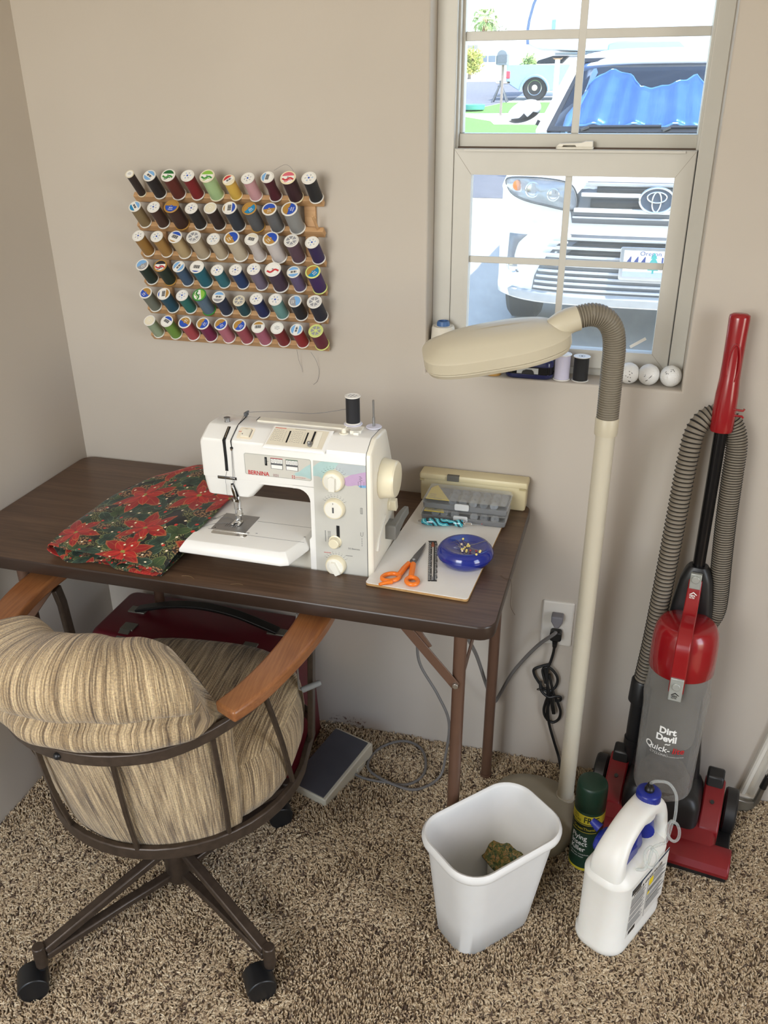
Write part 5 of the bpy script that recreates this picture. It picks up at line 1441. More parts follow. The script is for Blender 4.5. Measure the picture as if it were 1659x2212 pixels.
# ---- seam ripper
def ripper():
    T = thing('seam_ripper', 'seam ripper with swirled turquoise handle and steel tip on white board', 'seam ripper', (0.905, -0.1765, BZ + 0.0088), math.radians(7.6))
    t = NT('turquoise_resin'); v = t.coord(scale=(1, 1, 1))
    w = t.n('TexWave', wave_type='BANDS', bands_direction='DIAGONAL'); w.inputs['Scale'].default_value = 34; w.inputs['Distortion'].default_value = 9; w.inputs['Detail'].default_value = 2; t.l(v, w.inputs['Vector'])
    t.l(t.ramp(w.outputs['Fac'], [(0.15, lin('#04222c')), (0.4, lin('#0b6f86')), (0.62, lin('#2fb0c0')), (0.85, lin('#0c4f63')), (1, lin('#7fd4d6'))]), t.b.inputs['Base Color']); t.set(Roughness=0.12, Coat_Weight=0.6)
    Ry = Matrix.Rotation(PI / 2, 4, 'Y')
    m = MB(); m.lathe([(0.0045, 0.003), (0.0062, 0.006), (0.0080, 0.016), (0.0086, 0.030), (0.0082, 0.045), (0.0072, 0.058), (0.0060, 0.066), (0.0056, 0.070), (0.0070, 0.076), (0.0085, 0.082), (0.0080, 0.088), (0.0060, 0.0895)], 24, M=Ry); m.build('handle', t.mat, T)
    m = MB(); m.lathe([(0, -0.004), (0.0020, -0.0035), (0.0030, -0.001), (0.0040, 0.002), (0.0048, 0.0035)], 18, M=Ry); m.lathe([(0.0062, 0.089), (0.0062, 0.0915), (0.0042, 0.0925), (0.0036, 0.094), (0.0036, 0.105), (0.0028, 0.107), (0, 0.107)], 18, M=Ry); m.build('ferrule', M_chrome, T)
    m = MB(); m.tube([(0.106, 0, 0), (0.122, 0, -0.001), (0.132, 0, -0.002)], [0.0012, 0.0010, 0.0006], 8); m.tube([(0.122, 0, -0.001), (0.127, 0.002, 0)], [0.0007, 0.0005], 6); m.build('blade', M_steel, T)
    m = MB(); m.ball((0.1275, 0.0022, 0.0002), 0.0010, 6); m.build('safety_bead', M_red, T)
ripper()
# ---- scissors
def scissors():
    T = thing('scissors', 'open bladed scissors with orange plastic handles on white board', 'scissors', (0.930, -0.334, BZ), math.radians(-2))
    M_o = pm('orange_plastic', '#ee7a1c', 0.35, coat=0.2); M_bl = pm('scissor_steel', '#7c7d80', 0.28, 0.9, var=0.06, scale=80)
    m = MB(); m.prism([(0.0040, 0.078), (0.0060, 0.060), (0.0080, 0.030), (0.0085, 0.004), (0.0075, -0.018), (0.0010, -0.018), (-0.0045, 0.004), (-0.0040, 0.020)], 0.0038, 0.0052); m.build('blade', M_bl, T, bevel=0.0005)
    m = MB(); m.prism([(0.0050, 0.076), (0.0020, 0.055), (-0.0040, 0.020), (-0.0065, 0.002), (-0.0060, -0.016), (-0.0010, -0.018), (0.0060, 0.002), (0.0072, 0.030)], 0.0022, 0.0037); m.build('blade', M_bl, T, bevel=0.0005)
    m = MB(); m.lathe([(0.0032, 0.0052), (0.0032, 0.0062), (0.0026, 0.0068), (0, 0.0068)], 18, M=Matrix.Translation((0.001, 0.001, 0))); m.box((0.001, 0.001, 0.0069), (0.005, 0.0007, 0.0004)); m.build('pivot_screw', M_steel, T)
    def loop(cx, cy, rx, ry, rot):
        return [Vector((cx, cy, 0.0052)) + rotz(rot) @ Vector((rx * math.cos(a), ry * math.sin(a), 0)) for a in [2 * PI * k / 24 for k in range(24)]]
    m = MB(); m.tube(loop(-0.0215, -0.075, 0.0125, 0.0165, -0.85), 0.0042, 12, closed=True)
    m.tube(spline([(-0.004, -0.016, 0.0052), (-0.007, -0.034, 0.0055), (-0.008, -0.052, 0.0055), (-0.010, -0.064, 0.0052)], 4), [0.0050 + 0.0005 * (k > 4) for k in range(13)], 12)
    m.tube(spline([(-0.014, -0.090, 0.005), (-0.026, -0.098, 0.0048), (-0.034, -0.1055, 0.0046)], 4), [0.0044, 0.0042, 0.0040, 0.0038, 0.0036, 0.0034, 0.0032, 0.0030, 0.0026], 10)
    m.build('handle', M_o, T, angle=70)
    m = MB(); m.tube(loop(0.0200, -0.0765, 0.0105, 0.0130, 0.45), 0.0042, 12, closed=True)
    m.tube(spline([(0.0045, -0.016, 0.0052), (0.0085, -0.034, 0.0055), (0.0120, -0.052, 0.0055), (0.0150, -0.066, 0.0052)], 4), [0.0055] * 13, 12)
    m.build('handle', M_o, T, angle=70)
scissors()
# ---- seam gauge
def gauge():
    T = thing('seam_gauge', 'small black notched seam gauge with metal slider on white board', 'ruler', (0.9645, -0.3175, BZ), math.radians(12.5))
    m = MB(); L_, w_ = 0.157, 0.0082
    left = [(-w_ + 0.0006, y) for y in (L_ / 2 - 0.004, -L_ / 2 + 0.02)]
    right = []
    y = L_ / 2
    for k, st in enumerate((0.020, 0.020, 0.022, 0.024, 0.022, 0.020, 0.020)):
        right += [(w_ - 0.0010, y), (w_ + 0.0007, y - st + 0.003), (w_ - 0.0016, y - st)]; y -= st
    m.prism([(-w_ - 0.0012, L_ / 2), (-w_, L_ / 2 - 0.003)] + [(-w_, -L_ / 2)] + [(w_, -L_ / 2)] + right[::-1], 0, 0.0010); m.build('gauge_blade', M_black, T)
    m = MB(); m.box((0, 0.001, 0.0011), (0.0030, 0.132, 0.0004)); m.build('gauge_slot', pm('slot_white', '#cfcac0', 0.5), T)
    m = MB(); m.box((0, 0.058, 0.0022), (0.006, 0.010, 0.0024)); m.box((0, 0.068, 0.0018), (0.0038, 0.007, 0.0012)); m.build('slider', pm('copper_slider', '#a8674f', 0.3, 0.7), T, bevel=0.0005)
    m = MB(); m.box((0, -0.0705, 0.0016), (0.0045, 0.012, 0.0012)); m.build('end_clip', M_steel, T, bevel=0.0004)
    m = MB()
    for k in range(37):
        m.box((-0.0058, 0.070 - k * 0.0040, 0.0011), (0.0030 if k % 2 else 0.0045, 0.0004, 0.0003)); m.box((0.0058, 0.070 - k * 0.0040, 0.0011), (0.003, 0.0004, 0.0003))
    for k in range(6): m.text(str(k + 1), 0.0050, Matrix.Translation((-0.0040, 0.045 - k * 0.0254, 0.0011)), sx=0.8)
    m.build('gauge_scale', M_white, T)
gauge()
# ---- magnetic pin cushion with pins
PC = Vector((1.0245, -0.3040, BZ))
def pin_cushion():
    T = thing('pin_cushion', 'round glossy blue magnetic pin cushion holding yellow headed pins', 'pin cushion', PC)
    M_bl = pm('cobalt_plastic', '#16277f', 0.12, var=0.03, coat=0.5)
    m = MB(); m.lathe([(0, 0), (0.041, 0), (0.044, 0.002), (0.051, 0.011), (0.0545, 0.0185), (0.0540, 0.0200)], 56); m.build('cushion_base', M_bl, T, angle=60)
    m = MB(); m.lathe([(0.0540, 0.0200), (0.0538, 0.0235), (0.0500, 0.0305), (0.0455, 0.0348), (0.0410, 0.0360), (0.0375, 0.0352), (0.0300, 0.0330), (0.0150, 0.0316), (0, 0.0313)], 56); m.build('cushion_top', M_bl, T, angle=60)
pin_cushion()
def pins():
    M_pin = M_chrome
    spots = [(-.0090, .0230, 'y', 225), (-.0080, .003, 'w', 130), (.0042, .0060, 'y', 215), (.0075, .0000, 'y', 130), (.0005, -.0080, 'y', 145), (.004, -.002, 'y', 120), (-.0035, -.018, 'y', 110), (-.0005, -.0160, 'y', 135), (.006, -.019, 'y', 125), (.0067, -.0255, 'y', 140), (-.001, -.0245, 'w', 118), (.013, -.0190, 'r', 140), (.0245, -.021, 'r', 150), (.0320, -.021, 'y', 155), (.0318, -.0250, 'y', 148), (.0275, -.0360, 'y', 160)]
    heads = dict(y=pm('pin_yellow', '#e6d27a', 0.25, coat=0.4), w=pm('pin_pearl', '#e3cdb4', 0.25, coat=0.4), r=pm('pin_maroon', '#8e2a33', 0.25, coat=0.4))
    meshes = {}
    names = dict(y='yellow', w='pale pink', r='dark red')
    for x, y, c, ang in spots:
        r = math.hypot(x, y)
        zt = 0.0313 + (0.0035 * (r / 0.0375) ** 2 if r < 0.0375 else 0.004) + 0.0024
        T = thing('dressmaking_pin', 'pin with round ' + names[c] + ' head lying on the blue pin cushion', 'pin', PC + Vector((x, y, zt)), math.radians(ang), group=names[c] + ' headed pins on the blue cushion')
        if c not in meshes:
            m = MB(); m.ball((0, 0, 0), 0.0023, 8); h_ = m.build('pin_head', heads[c], T)
            m = MB(); m.tube([(0.001, 0, 0), (0.030, 0, 0.0003)], [0.00042, 0.00025], 6); s_ = m.build('pin_shaft', M_pin, T); s_.rotation_euler = (0, 0.04, 0)
            meshes[c] = (h_, s_)
        else:
            for q in meshes[c]:
                k = q.copy(); COL.objects.link(k); k.parent = T
pins()
o = MB().tube(spline([(1.031, -0.303, BZ + 0.0346), (1.043, -0.297, BZ + 0.0362), (1.054, -0.287, BZ + 0.0372), (1.060, -0.283, BZ + 0.0378)], 5), 0.0007, 5).build('sewing_needle', M_steel)
tag(o, 'long steel needle lying across the blue pin cushion', 'needle')
# loose thread hanging off the right end of the table
o = MB().tube(spline([(1.098, -0.330, H + 0.001), (1.108, -0.338, H + 0.0012), (1.1175, -0.335, H - 0.003), (1.1195, -0.330, H - 0.030), (1.1200, -0.333, H - 0.060), (1.131, -0.345, H - 0.072)], 5), 0.00035, 5).build('loose_thread', pm('thread_brown', '#5a4634', 0.8))
tag(o, 'fine brown thread hanging off the right end of the table', 'thread')
for k, c in enumerate(([(0.520, -0.488, H + 0.001), (0.535, -0.485, H + 0.0012), (0.548, -0.492, H + 0.001)], [(0.622, -0.492, H + 0.001), (0.636, -0.487, H + 0.0011), (0.646, -0.489, H + 0.001)])):
    o = MB().tube(spline(c, 5), 0.0003, 5).build('loose_thread', pm('thread_tan', '#8a7250', 0.8))
    tag(o, 'snipped tan thread on the table in front of the ' + ('cloth' if k == 0 else 'sewing machine tray'), 'thread')

# ================================================================ things under and beside the table
def carry_case():
    T = thing('carrying_case', 'dark red carrying case with black strap handle standing under the table', 'case', (0.360, -0.155, 0.0))
    M_r = pm('case_red', '#5c101c', 0.42, var=0.08, bump=0.08, bscale=260); M_clip = pm('clip_zinc', '#8b897f', 0.4, 0.7)
    def rr(w, d, z, dx=0, r=0.012): return [(a + dx, b, z) for a, b in rrect(w, d, r, 4)]
    m = MB(); m.loft([rr(0.496, 0.245, 0.003), rr(0.498, 0.247, 0.010), rr(0.492, 0.236, 0.150, -0.002)]); m.build('case_base', M_r, T, angle=40)
    m = MB(); m.loft([rr(0.494, 0.238, 0.152, -0.002), rr(0.488, 0.222, 0.300, -0.006), rr(0.488, 0.212, 0.345, -0.013), rr(0.470, 0.196, 0.366, -0.013, 0.02), rr(0.455, 0.180, 0.370, -0.013, 0.02)]); m.build('case_lid', M_r, T, angle=40)
    for x in (-0.182, 0.190):
        m = MB(); m.box((x, 0.013, 0.3715), (0.046, 0.026, 0.005)); m.build('handle_clip', M_clip, T, bevel=0.0015)
    m = MB(); m.bar(spline([(-0.185, 0.013, 0.374), (-0.150, 0.014, 0.385), (-0.08, 0.018, 0.402), (0.0, 0.020, 0.408), (0.08, 0.018, 0.402), (0.155, 0.014, 0.385), (0.192, 0.013, 0.374)], 5), 0.026, 0.008); m.build('strap_handle', M_black, T, bevel=0.002)
    for x in (-0.165, 0.150):
        m = MB(); m.box((x, -0.060, 0.3715), (0.034, 0.030, 0.005)); m.bar([(x, -0.075, 0.374), (x, -0.103, 0.362), (x, -0.112, 0.335), (x, -0.115, 0.315)], 0.028, 0.004, (0, -0.6, 0.8)); m.build('latch', M_clip, T, bevel=0.0012)
carry_case()

M_cordgrey = pm('cord_grey', '#6f6c69', 0.55, var=0.04)
M_cordblack = pm('cord_black', '#111213', 0.5, var=0.05)
def pedal():
    A = math.radians(-18.0)
    T = thing('foot_pedal', 'cream sewing foot pedal with dark grey tread plate on the carpet', 'foot pedal', (0.690, -0.186, 0.004), A)
    M_c = pm('pedal_cream', '#c9c3b0', 0.45, var=0.04)
    w = 0.056
    side = [(-0.100, 0.000), (-0.100, 0.022), (0.094, 0.054), (0.100, 0.050), (0.100, 0.018), (0.082, 0.012), (0.070, 0.013), (0.066, 0.000)]
    m = MB(); m.prism(side, -w, w, 'x'); m.build('pedal_body', M_c, T, bevel=0.003)
    m = MB(); m.prism([(-0.096, 0.0225), (-0.096, 0.0250), (0.090, 0.0560), (0.090, 0.0530)], -w + 0.003, w - 0.008, 'x'); m.build('tread_plate', pm('tread_grey', '#4b4c52', 0.6, var=0.06, bump=0.1, bscale=500), T, bevel=0.0008)
    m = MB(); m.box((w + 0.0005, 0.045, 0.016), (0.003, 0.03, 0.012)); m.build('cord_outlet', M_c, T, bevel=0.001)
    m = MB()
    pts = [(0.7440, -0.180, 0.014), (0.775, -0.188, 0.012), (0.826, -0.187, 0.011), (0.884, -0.180, 0.012), (0.9130, -0.130, 0.012), (0.892, -0.056, 0.012), (0.841, -0.030, 0.012), (0.790, -0.062, 0.012), (0.768, -0.119, 0.013), (0.784, -0.165, 0.016), (0.850, -0.194, 0.017), (0.908, -0.192, 0.013), (0.9530, -0.140, 0.016), (0.9637, -0.12, 0.075), (0.9690, -0.12, 0.174), (0.9400, -0.12, 0.249), (0.8990, -0.12, 0.3215), (0.8890, -0.12, 0.3725), (0.895, -0.125, 0.425), (0.895, -0.19, 0.54), (0.896, -0.235, 0.62), (0.896, -0.262, 0.68)]
    B = (Matrix.Translation((0.690, -0.186, 0.004)) @ rotz(A)).inverted()
    m.tube([B @ p for p in spline(pts, 8)], 0.0034, 8)
    m.build('pedal_cord', M_cordgrey, T)
pedal()

# ---- wall outlet with two plugs
def outlet():
    O = Vector((1.194, 0, 0.419))
    T = thing('wall_outlet', 'white duplex wall outlet with a grey and a black plug', 'outlet', O)
    M_p = pm('outlet_plate', '#dad5cc', 0.35, var=0.02)
    Rm = Matrix.Rotation(PI / 2, 4, 'X')
    m = MB(); m.loft([[(a, -b0, c) for a, c in rrect(0.072 - e, 0.118 - e, 0.004, 3)] for b0, e in ((0.0, 0), (0.003, 0.0), (0.0055, 0.004), (0.0060, 0.008))]); m.build('face_plate', M_p, T, angle=40)
    for z in (0.0195, -0.0195):
        m = MB(); m.prism([(0.0172 * math.cos(a), max(-0.0135, min(0.0135, 0.0172 * math.sin(a)))) for a in [2 * PI * k / 36 for k in range(36)]], 0.005, 0.0075, M=Matrix.Translation((0, 0, z)) @ Rm); m.build('receptacle', M_p, T, bevel=0.0005)
    m = MB(); m.cyl((0, -0.006, 0), (0, -0.0070, 0), 0.003, n=12); m.build('plate_screw', M_bolt, T)
outlet()
def cord_thing(name, label, pts, r, mat, cat='cord', n=8, plug=None):
    O = Vector(pts[-1]); T = thing(name, label, cat, O)
    m = MB(); m.tube([Vector(p) - O for p in spline(pts, 8)], r, n); m.build('cord', mat, T)
    if plug: plug(T, O)
    return T
def plug1(T, O):
    m = MB(); m.prism([(-0.0135, 0.012), (0.0135, 0.012), (0.0130, -0.003), (0.0060, -0.018), (-0.0045, -0.018), (-0.0130, -0.003)], -0.032, -0.008, 'y', M=Matrix.Translation(Vector((1.194, 0, 0.441)) - O)); m.build('plug', pm('plug_grey', '#77757a', 0.5), T, bevel=0.003)
cord_thing('power_cord', 'grey power cord looping from under the table up to the outlet', [(1.1945, -0.034, 0.4150), (1.1890, -0.036, 0.408), (1.153, -0.026, 0.362), (1.104, -0.020, 0.279), (1.0740, -0.022, 0.205), (1.0640, -0.026, 0.1840), (1.0560, -0.032, 0.194), (1.0440, -0.055, 0.252), (1.0280, -0.115, 0.371), (1.0130, -0.185, 0.475), (1.000, -0.26, 0.60), (0.960, -0.285, 0.645), (0.915, -0.290, 0.660), (0.892, -0.290, 0.685)], 0.0042, M_cordgrey, plug=plug1)
def plug2(T, O):
    m = MB(); m.prism(rrect(0.027, 0.025, 0.006, 4), 0.009, 0.030, M=Matrix.Translation(Vector((1.194, 0, 0.3975)) - O) @ Matrix.Rotation(PI / 2, 4, 'X')); m.build('plug', M_black, T, bevel=0.003)
    m = MB()
    for k in range(4): m.cyl(Vector((1.1935, -0.019, 0.387 - k * 0.006)) - O, Vector((1.1935, -0.019, 0.383 - k * 0.006)) - O, 0.0072 - 0.0006 * k, n=14)
    m.cyl(Vector((1.1935, -0.019, 0.390)) - O, Vector((1.1935, -0.019, 0.362)) - O, 0.0055, 0.0042, n=12)
    m.build('strain_relief', M_black, T)
    for ctrl in ([(1.188, -0.016, 0.312), (1.170, -0.014, 0.302), (1.151, -0.013, 0.288), (1.153, -0.012, 0.270), (1.168, -0.014, 0.248), (1.178, -0.016, 0.235), (1.192, -0.018, 0.236), (1.205, -0.016, 0.250), (1.2075, -0.014, 0.272), (1.197, -0.015, 0.292), (1.182, -0.017, 0.303), (1.171, -0.016, 0.290), (1.181, -0.020, 0.258)],
                 [(1.176, -0.018, 0.300), (1.182, -0.020, 0.268), (1.190, -0.021, 0.232), (1.185, -0.016, 0.200), (1.1820, -0.012, 0.172), (1.188, -0.011, 0.150), (1.205, -0.012, 0.139), (1.2190, -0.012, 0.152), (1.2220, -0.013, 0.176), (1.213, -0.016, 0.205), (1.203, -0.019, 0.228), (1.196, -0.020, 0.252), (1.187, -0.019, 0.285)],
                 [(1.197, -0.019, 0.232), (1.193, -0.017, 0.200), (1.1905, -0.014, 0.168), (1.193, -0.012, 0.143)],
                 [(1.168, -0.016, 0.258), (1.172, -0.021, 0.236), (1.190, -0.024, 0.222), (1.208, -0.022, 0.226), (1.219, -0.018, 0.222), (1.2185, -0.016, 0.212), (1.206, -0.016, 0.208)]):
        m = MB(); m.tube([Vector(p) - O for p in spline(ctrl, 6)], 0.0034, 8); m.build('cord_loop', M_cordblack, T)
    m = MB(); m.bar([Vector((1.197, -0.021, 0.222)) - O, Vector((1.207, -0.020, 0.172)) - O], 0.009, 0.008, (0, -1, 0)); m.build('cord_end', M_black, T, bevel=0.002)
    m = MB(); m.tube([Vector((1.176 + 0.014 * math.cos(a), -0.020 + 0.004 * math.sin(a), 0.240 + 0.004 * math.cos(a))) - O for a in [2 * PI * k / 14 for k in range(14)]], 0.0012, 6, closed=True); m.build('wire_tie', M_black, T)
cord_thing('lamp_cord', 'black lamp cord tied in a bundle below the outlet', [(1.1935, -0.019, 0.366), (1.1920, -0.017, 0.345), (1.1880, -0.016, 0.320), (1.182, -0.018, 0.296), (1.186, -0.020, 0.250), (1.190, -0.018, 0.200), (1.197, -0.015, 0.140), (1.2150, -0.015, 0.080), (1.229, -0.02, 0.042), (1.238, -0.045, 0.026), (1.246, -0.085, 0.030)], 0.0034, M_cordblack, plug=plug2)

# ---- gooseneck floor lamp
M_putty = pm('putty_plastic', '#c6bda6', 0.38, var=0.02, scale=10, bump=0.05, bscale=700)
M_putty2 = pm('putty_metal', '#cac2ae', 0.35, var=0.02, scale=10)
M_goose = pm('gooseneck_vinyl', '#7f7768', 0.5, var=0.05)
def floor_lamp():
    bx, by = 1.2567, -0.1443
    T = thing('floor_lamp', 'putty beige gooseneck floor lamp with an oval head in front of the window', 'floor lamp', (bx, by, 0))
    L = lambda p: Vector(p) - Vector((bx, by, 0))
    # domed base
    def ov(kx, ky, z): return [L((1.183 + kx * math.copysign(abs(math.cos(a)) ** 0.8, math.cos(a)), -0.205 + ky * math.copysign(abs(math.sin(a)) ** 0.8, math.sin(a)), z)) for a in [2 * PI * k / 48 for k in range(48)]]
    m = MB(); m.loft([ov(0.098, 0.118, 0.004), ov(0.101, 0.121, 0.008), ov(0.101, 0.121, 0.026), ov(0.097, 0.117, 0.033), ov(0.075, 0.090, 0.040), ov(0.03, 0.04, 0.0425)]); m.build('base', pm('base_enamel', '#a49c88', 0.45, var=0.03, bump=0.1, bscale=500), T, angle=50)
    m = MB(); m.tube([(0, 0, 0.034), (0, 0, 0.042)], [0.0225, 0.0215], 28); m.build('base_ring', M_putty2, T)
    m = MB(); m.tube([(0, 0, 0.036), (0, 0, 0.962)], 0.0185, 32); m.build('pole', M_putty2, T)
    m = MB(); m.lathe([(0.0185, 0.944), (0.0215, 0.945), (0.0218, 0.950), (0.0222, 0.976), (0.0210, 0.9785), (0.017, 0.979)], 32); m.build('collar', M_putty, T, angle=40)
    path = [(1.2567, -0.144, 0.976), (1.2562, -0.144, 1.016), (1.2556, -0.145, 1.070), (1.2550, -0.148, 1.112), (1.2490, -0.152, 1.145), (1.2335, -0.158, 1.1665), (1.2120, -0.165, 1.1740), (1.1890, -0.172, 1.1700), (1.1700, -0.178, 1.1620)]
    sp = spline(path, 40)
    # resample evenly into ribs
    d = [0]
    for k in range(1, len(sp)): d.append(d[-1] + (sp[k] - sp[k - 1]).length)
    def at(s):
        for k in range(1, len(d)):
            if d[k] >= s:
                f = (s - d[k - 1]) / max(1e-9, d[k] - d[k - 1]); return sp[k - 1].lerp(sp[k], f)
        return sp[-1]
    nr = int(d[-1] / 0.0046)
    pts, rad = [], []
    for k in range(nr):
        for f, r in ((0.0, 0.0185), (0.2, 0.0207), (0.6, 0.0207), (0.8, 0.0185)):
            pts.append(L(at(d[-1] * (k + f) / nr))); rad.append(r)
    m = MB(); m.tube(pts, rad, 22); m.build('gooseneck', M_goose, T, angle=60)
    # head: own frame, X from the neck to the tip, Z up out of the shell
    P0, P1 = Vector((1.176, -0.180, 1.153)), Vector((0.9235, -0.252, 1.1080))
    X = (P1 - P0).normalized(); Zw = Vector((0, -0.20, 1)); Y = Zw.cross(X).normalized(); Z = X.cross(Y)
    F_ = Matrix((X, Y, Z)).transposed().to_4x4(); F_.translation = L(P0)
    LEN = (P1 - P0).length
    m = MB(); m.tube([F_.inverted() @ L((1.188, -0.1735, 1.1690)), F_.inverted() @ L((1.1735, -0.178, 1.1645)), (0.018, 0, 0.006), (0.035, 0, 0.002)], [0.0222, 0.0228, 0.0235, 0.0190], 26, M=F_); m.build('neck_socket', M_putty, T, angle=50)
    def outline(e, z, nx=56):
        out = []
        for k in range(nx):
            a = 2 * PI * k / nx
            cx, cy = math.cos(a), math.sin(a)
            n_ = 3.3
            f = (abs(cx) ** n_ + abs(cy) ** n_) ** (-1 / n_)
            x = LEN / 2 + cx * f * (LEN / 2 - e); y = cy * f * (0.068 - e)
            # narrower toward the neck
            t = max(0.0, 1 - x / (LEN * 0.45)); y *= 1 - 0.28 * t * t
            out.append((x, y, z(x, y) if callable(z) else z))
        return out
    dome = lambda h: (lambda x, y: -0.002 + h * (1 - 0.25 * (2 * x / LEN - 1) ** 2))
    m = MB(); m.loft([outline(0.0015, -0.0225), outline(0, -0.0210), outline(0, -0.002), outline(0.0022, 0.0010), outline(0.0190, dome(0.0135)), outline(0.0225, dome(0.0165)), outline(0.034, dome(0.0232)), outline(0.050, dome(0.0262)), outline(0.062, dome(0.0268))]); m.build('shade_top', M_putty, T, M=F_, angle=32)
    m = MB(); m.loft([outline(0.002, -0.0232), outline(0.0015, -0.0250), outline(0.005, -0.0325), outline(0.012, -0.0350), outline(0.022, -0.0355)]); m.build('shade_bottom', M_putty, T, M=F_, angle=40)
    m = MB(); m.loft([outline(0.022, -0.0357), outline(0.024, -0.0375), outline(0.06, -0.0375)]); m.build('diffuser', clear('lamp_diffuser', '#f1efe6', 0.7, 0.3), T, M=F_)
floor_lamp()

# ---- white waste basket with scraps
def basket():
    A = math.radians(48.5)
    O = Vector((1.1320, -0.4990, 0.004))
    T = thing('waste_basket', 'white plastic waste basket with rolled rim on the carpet', 'waste basket', O, A)
    M_w = pm('basket_white', '#dddcd8', 0.42, var=0.015, bump=0.05, bscale=260)
    def rr(w, d, r, z, dx=0, dy=0): return [(a + dx, b + dy, z) for a, b in rrect(w, d, r, 9)]
    sh = lambda f: (-0.008 * (1 - f), 0.003 * (1 - f))
    rings = []
    for z, f in ((0.0, 0.0), (0.002, 0.01), (0.008, 0.04)):
        pass
    def R_(z, e=0.0):
        f = z / 0.252
        return rr(0.182 + 0.062 * f - e, 0.118 + 0.050 * f - e, 0.042 + 0.012 * f - e / 3, z, *sh(f))
    m = MB()
    out = [rr(0.170, 0.106, 0.038, 0.0, *sh(0)), R_(0.003), R_(0.08), R_(0.16), R_(0.232)]
    rim = [rr(0.182 + 0.062 + k, 0.118 + 0.050 + k, 0.054 + k / 2, z) for k, z in ((0.000, 0.2325), (0.010, 0.2330), (0.0165, 0.2375), (0.0185, 0.2440), (0.0150, 0.2500), (0.007, 0.2535), (-0.001, 0.2520), (-0.005, 0.2470))]
    inn = [R_(0.235, 0.007), R_(0.12, 0.006), R_(0.008, 0.006), rr(0.160, 0.098, 0.036, 0.005, *sh(0))]
    m.loft(out + rim + inn); m.build('basket_shell', M_w, T, angle=60)
    # camouflage print packet and thread ends lying in it
    t = NT('scrap_print'); v = t.coord()
    t.l(t.ramp(t.noise(v, 160, 4, 0.6, 1.0), [(0.36, lin('#1c2412')), (0.47, lin('#4a5f2c')), (0.57, lin('#8f6a34')), (0.66, lin('#a88a58')), (0.72, lin('#3a2a16'))]), t.b.inputs['Base Color']); t.set(Roughness=0.5)
    p = thing('cloth_scrap', 'crumpled green and orange printed scrap inside the white basket', 'scrap', (1.1490, -0.4180, 0.100), 0.80)
    m = MB(); g = []
    for i in range(9):
        g.append([((i - 4) * 0.009, (j - 3) * 0.0105, 0.010 + 0.006 * math.sin(i * 1.1 + j * 0.7) + 0.004 * math.cos(j * 1.7 - i)) for j in range(7)])
    m.loft(g, closed=False, caps=False); o = m.build('printed_side', t.mat, p, angle=20, M=Matrix.Rotation(-0.30, 4, 'Y') @ Matrix.Rotation(0.25, 4, 'X')); sd = o.modifiers.new('thickness', 'SOLIDIFY'); sd.thickness = 0.004
    m = MB(); m.box((0, 0.034, 0.004), (0.070, 0.004, 0.030)); m.build('folded_edge', pm('scrap_brown', '#4a2f1c', 0.6), p, bevel=0.001, M=Matrix.Rotation(-0.30, 4, 'Y'))
    m = MB(); m.box((-0.004, -0.006, -0.050), (0.060, 0.045, 0.085)); m.build('crumpled_paper', pm('scrap_paper', '#d8d5cc', 0.7), p, bevel=0.012)
    n = thing('thread_snippets', 'tangle of dark thread snippets at the bottom of the white basket', 'thread', (1.130, -0.515, 0.012))
    for k in range(7):
        a = rnd.uniform(0, 6.28); m = MB()
        c = [(rnd.uniform(-0.03, 0.03), rnd.uniform(-0.03, 0.03), 0.002 + 0.004 * q) for q in range(4)]
        m.tube(spline(c, 5), 0.0005, 5); m.build('snippet', M_thread_grey if k % 2 else M_thread_dark, n)
basket()

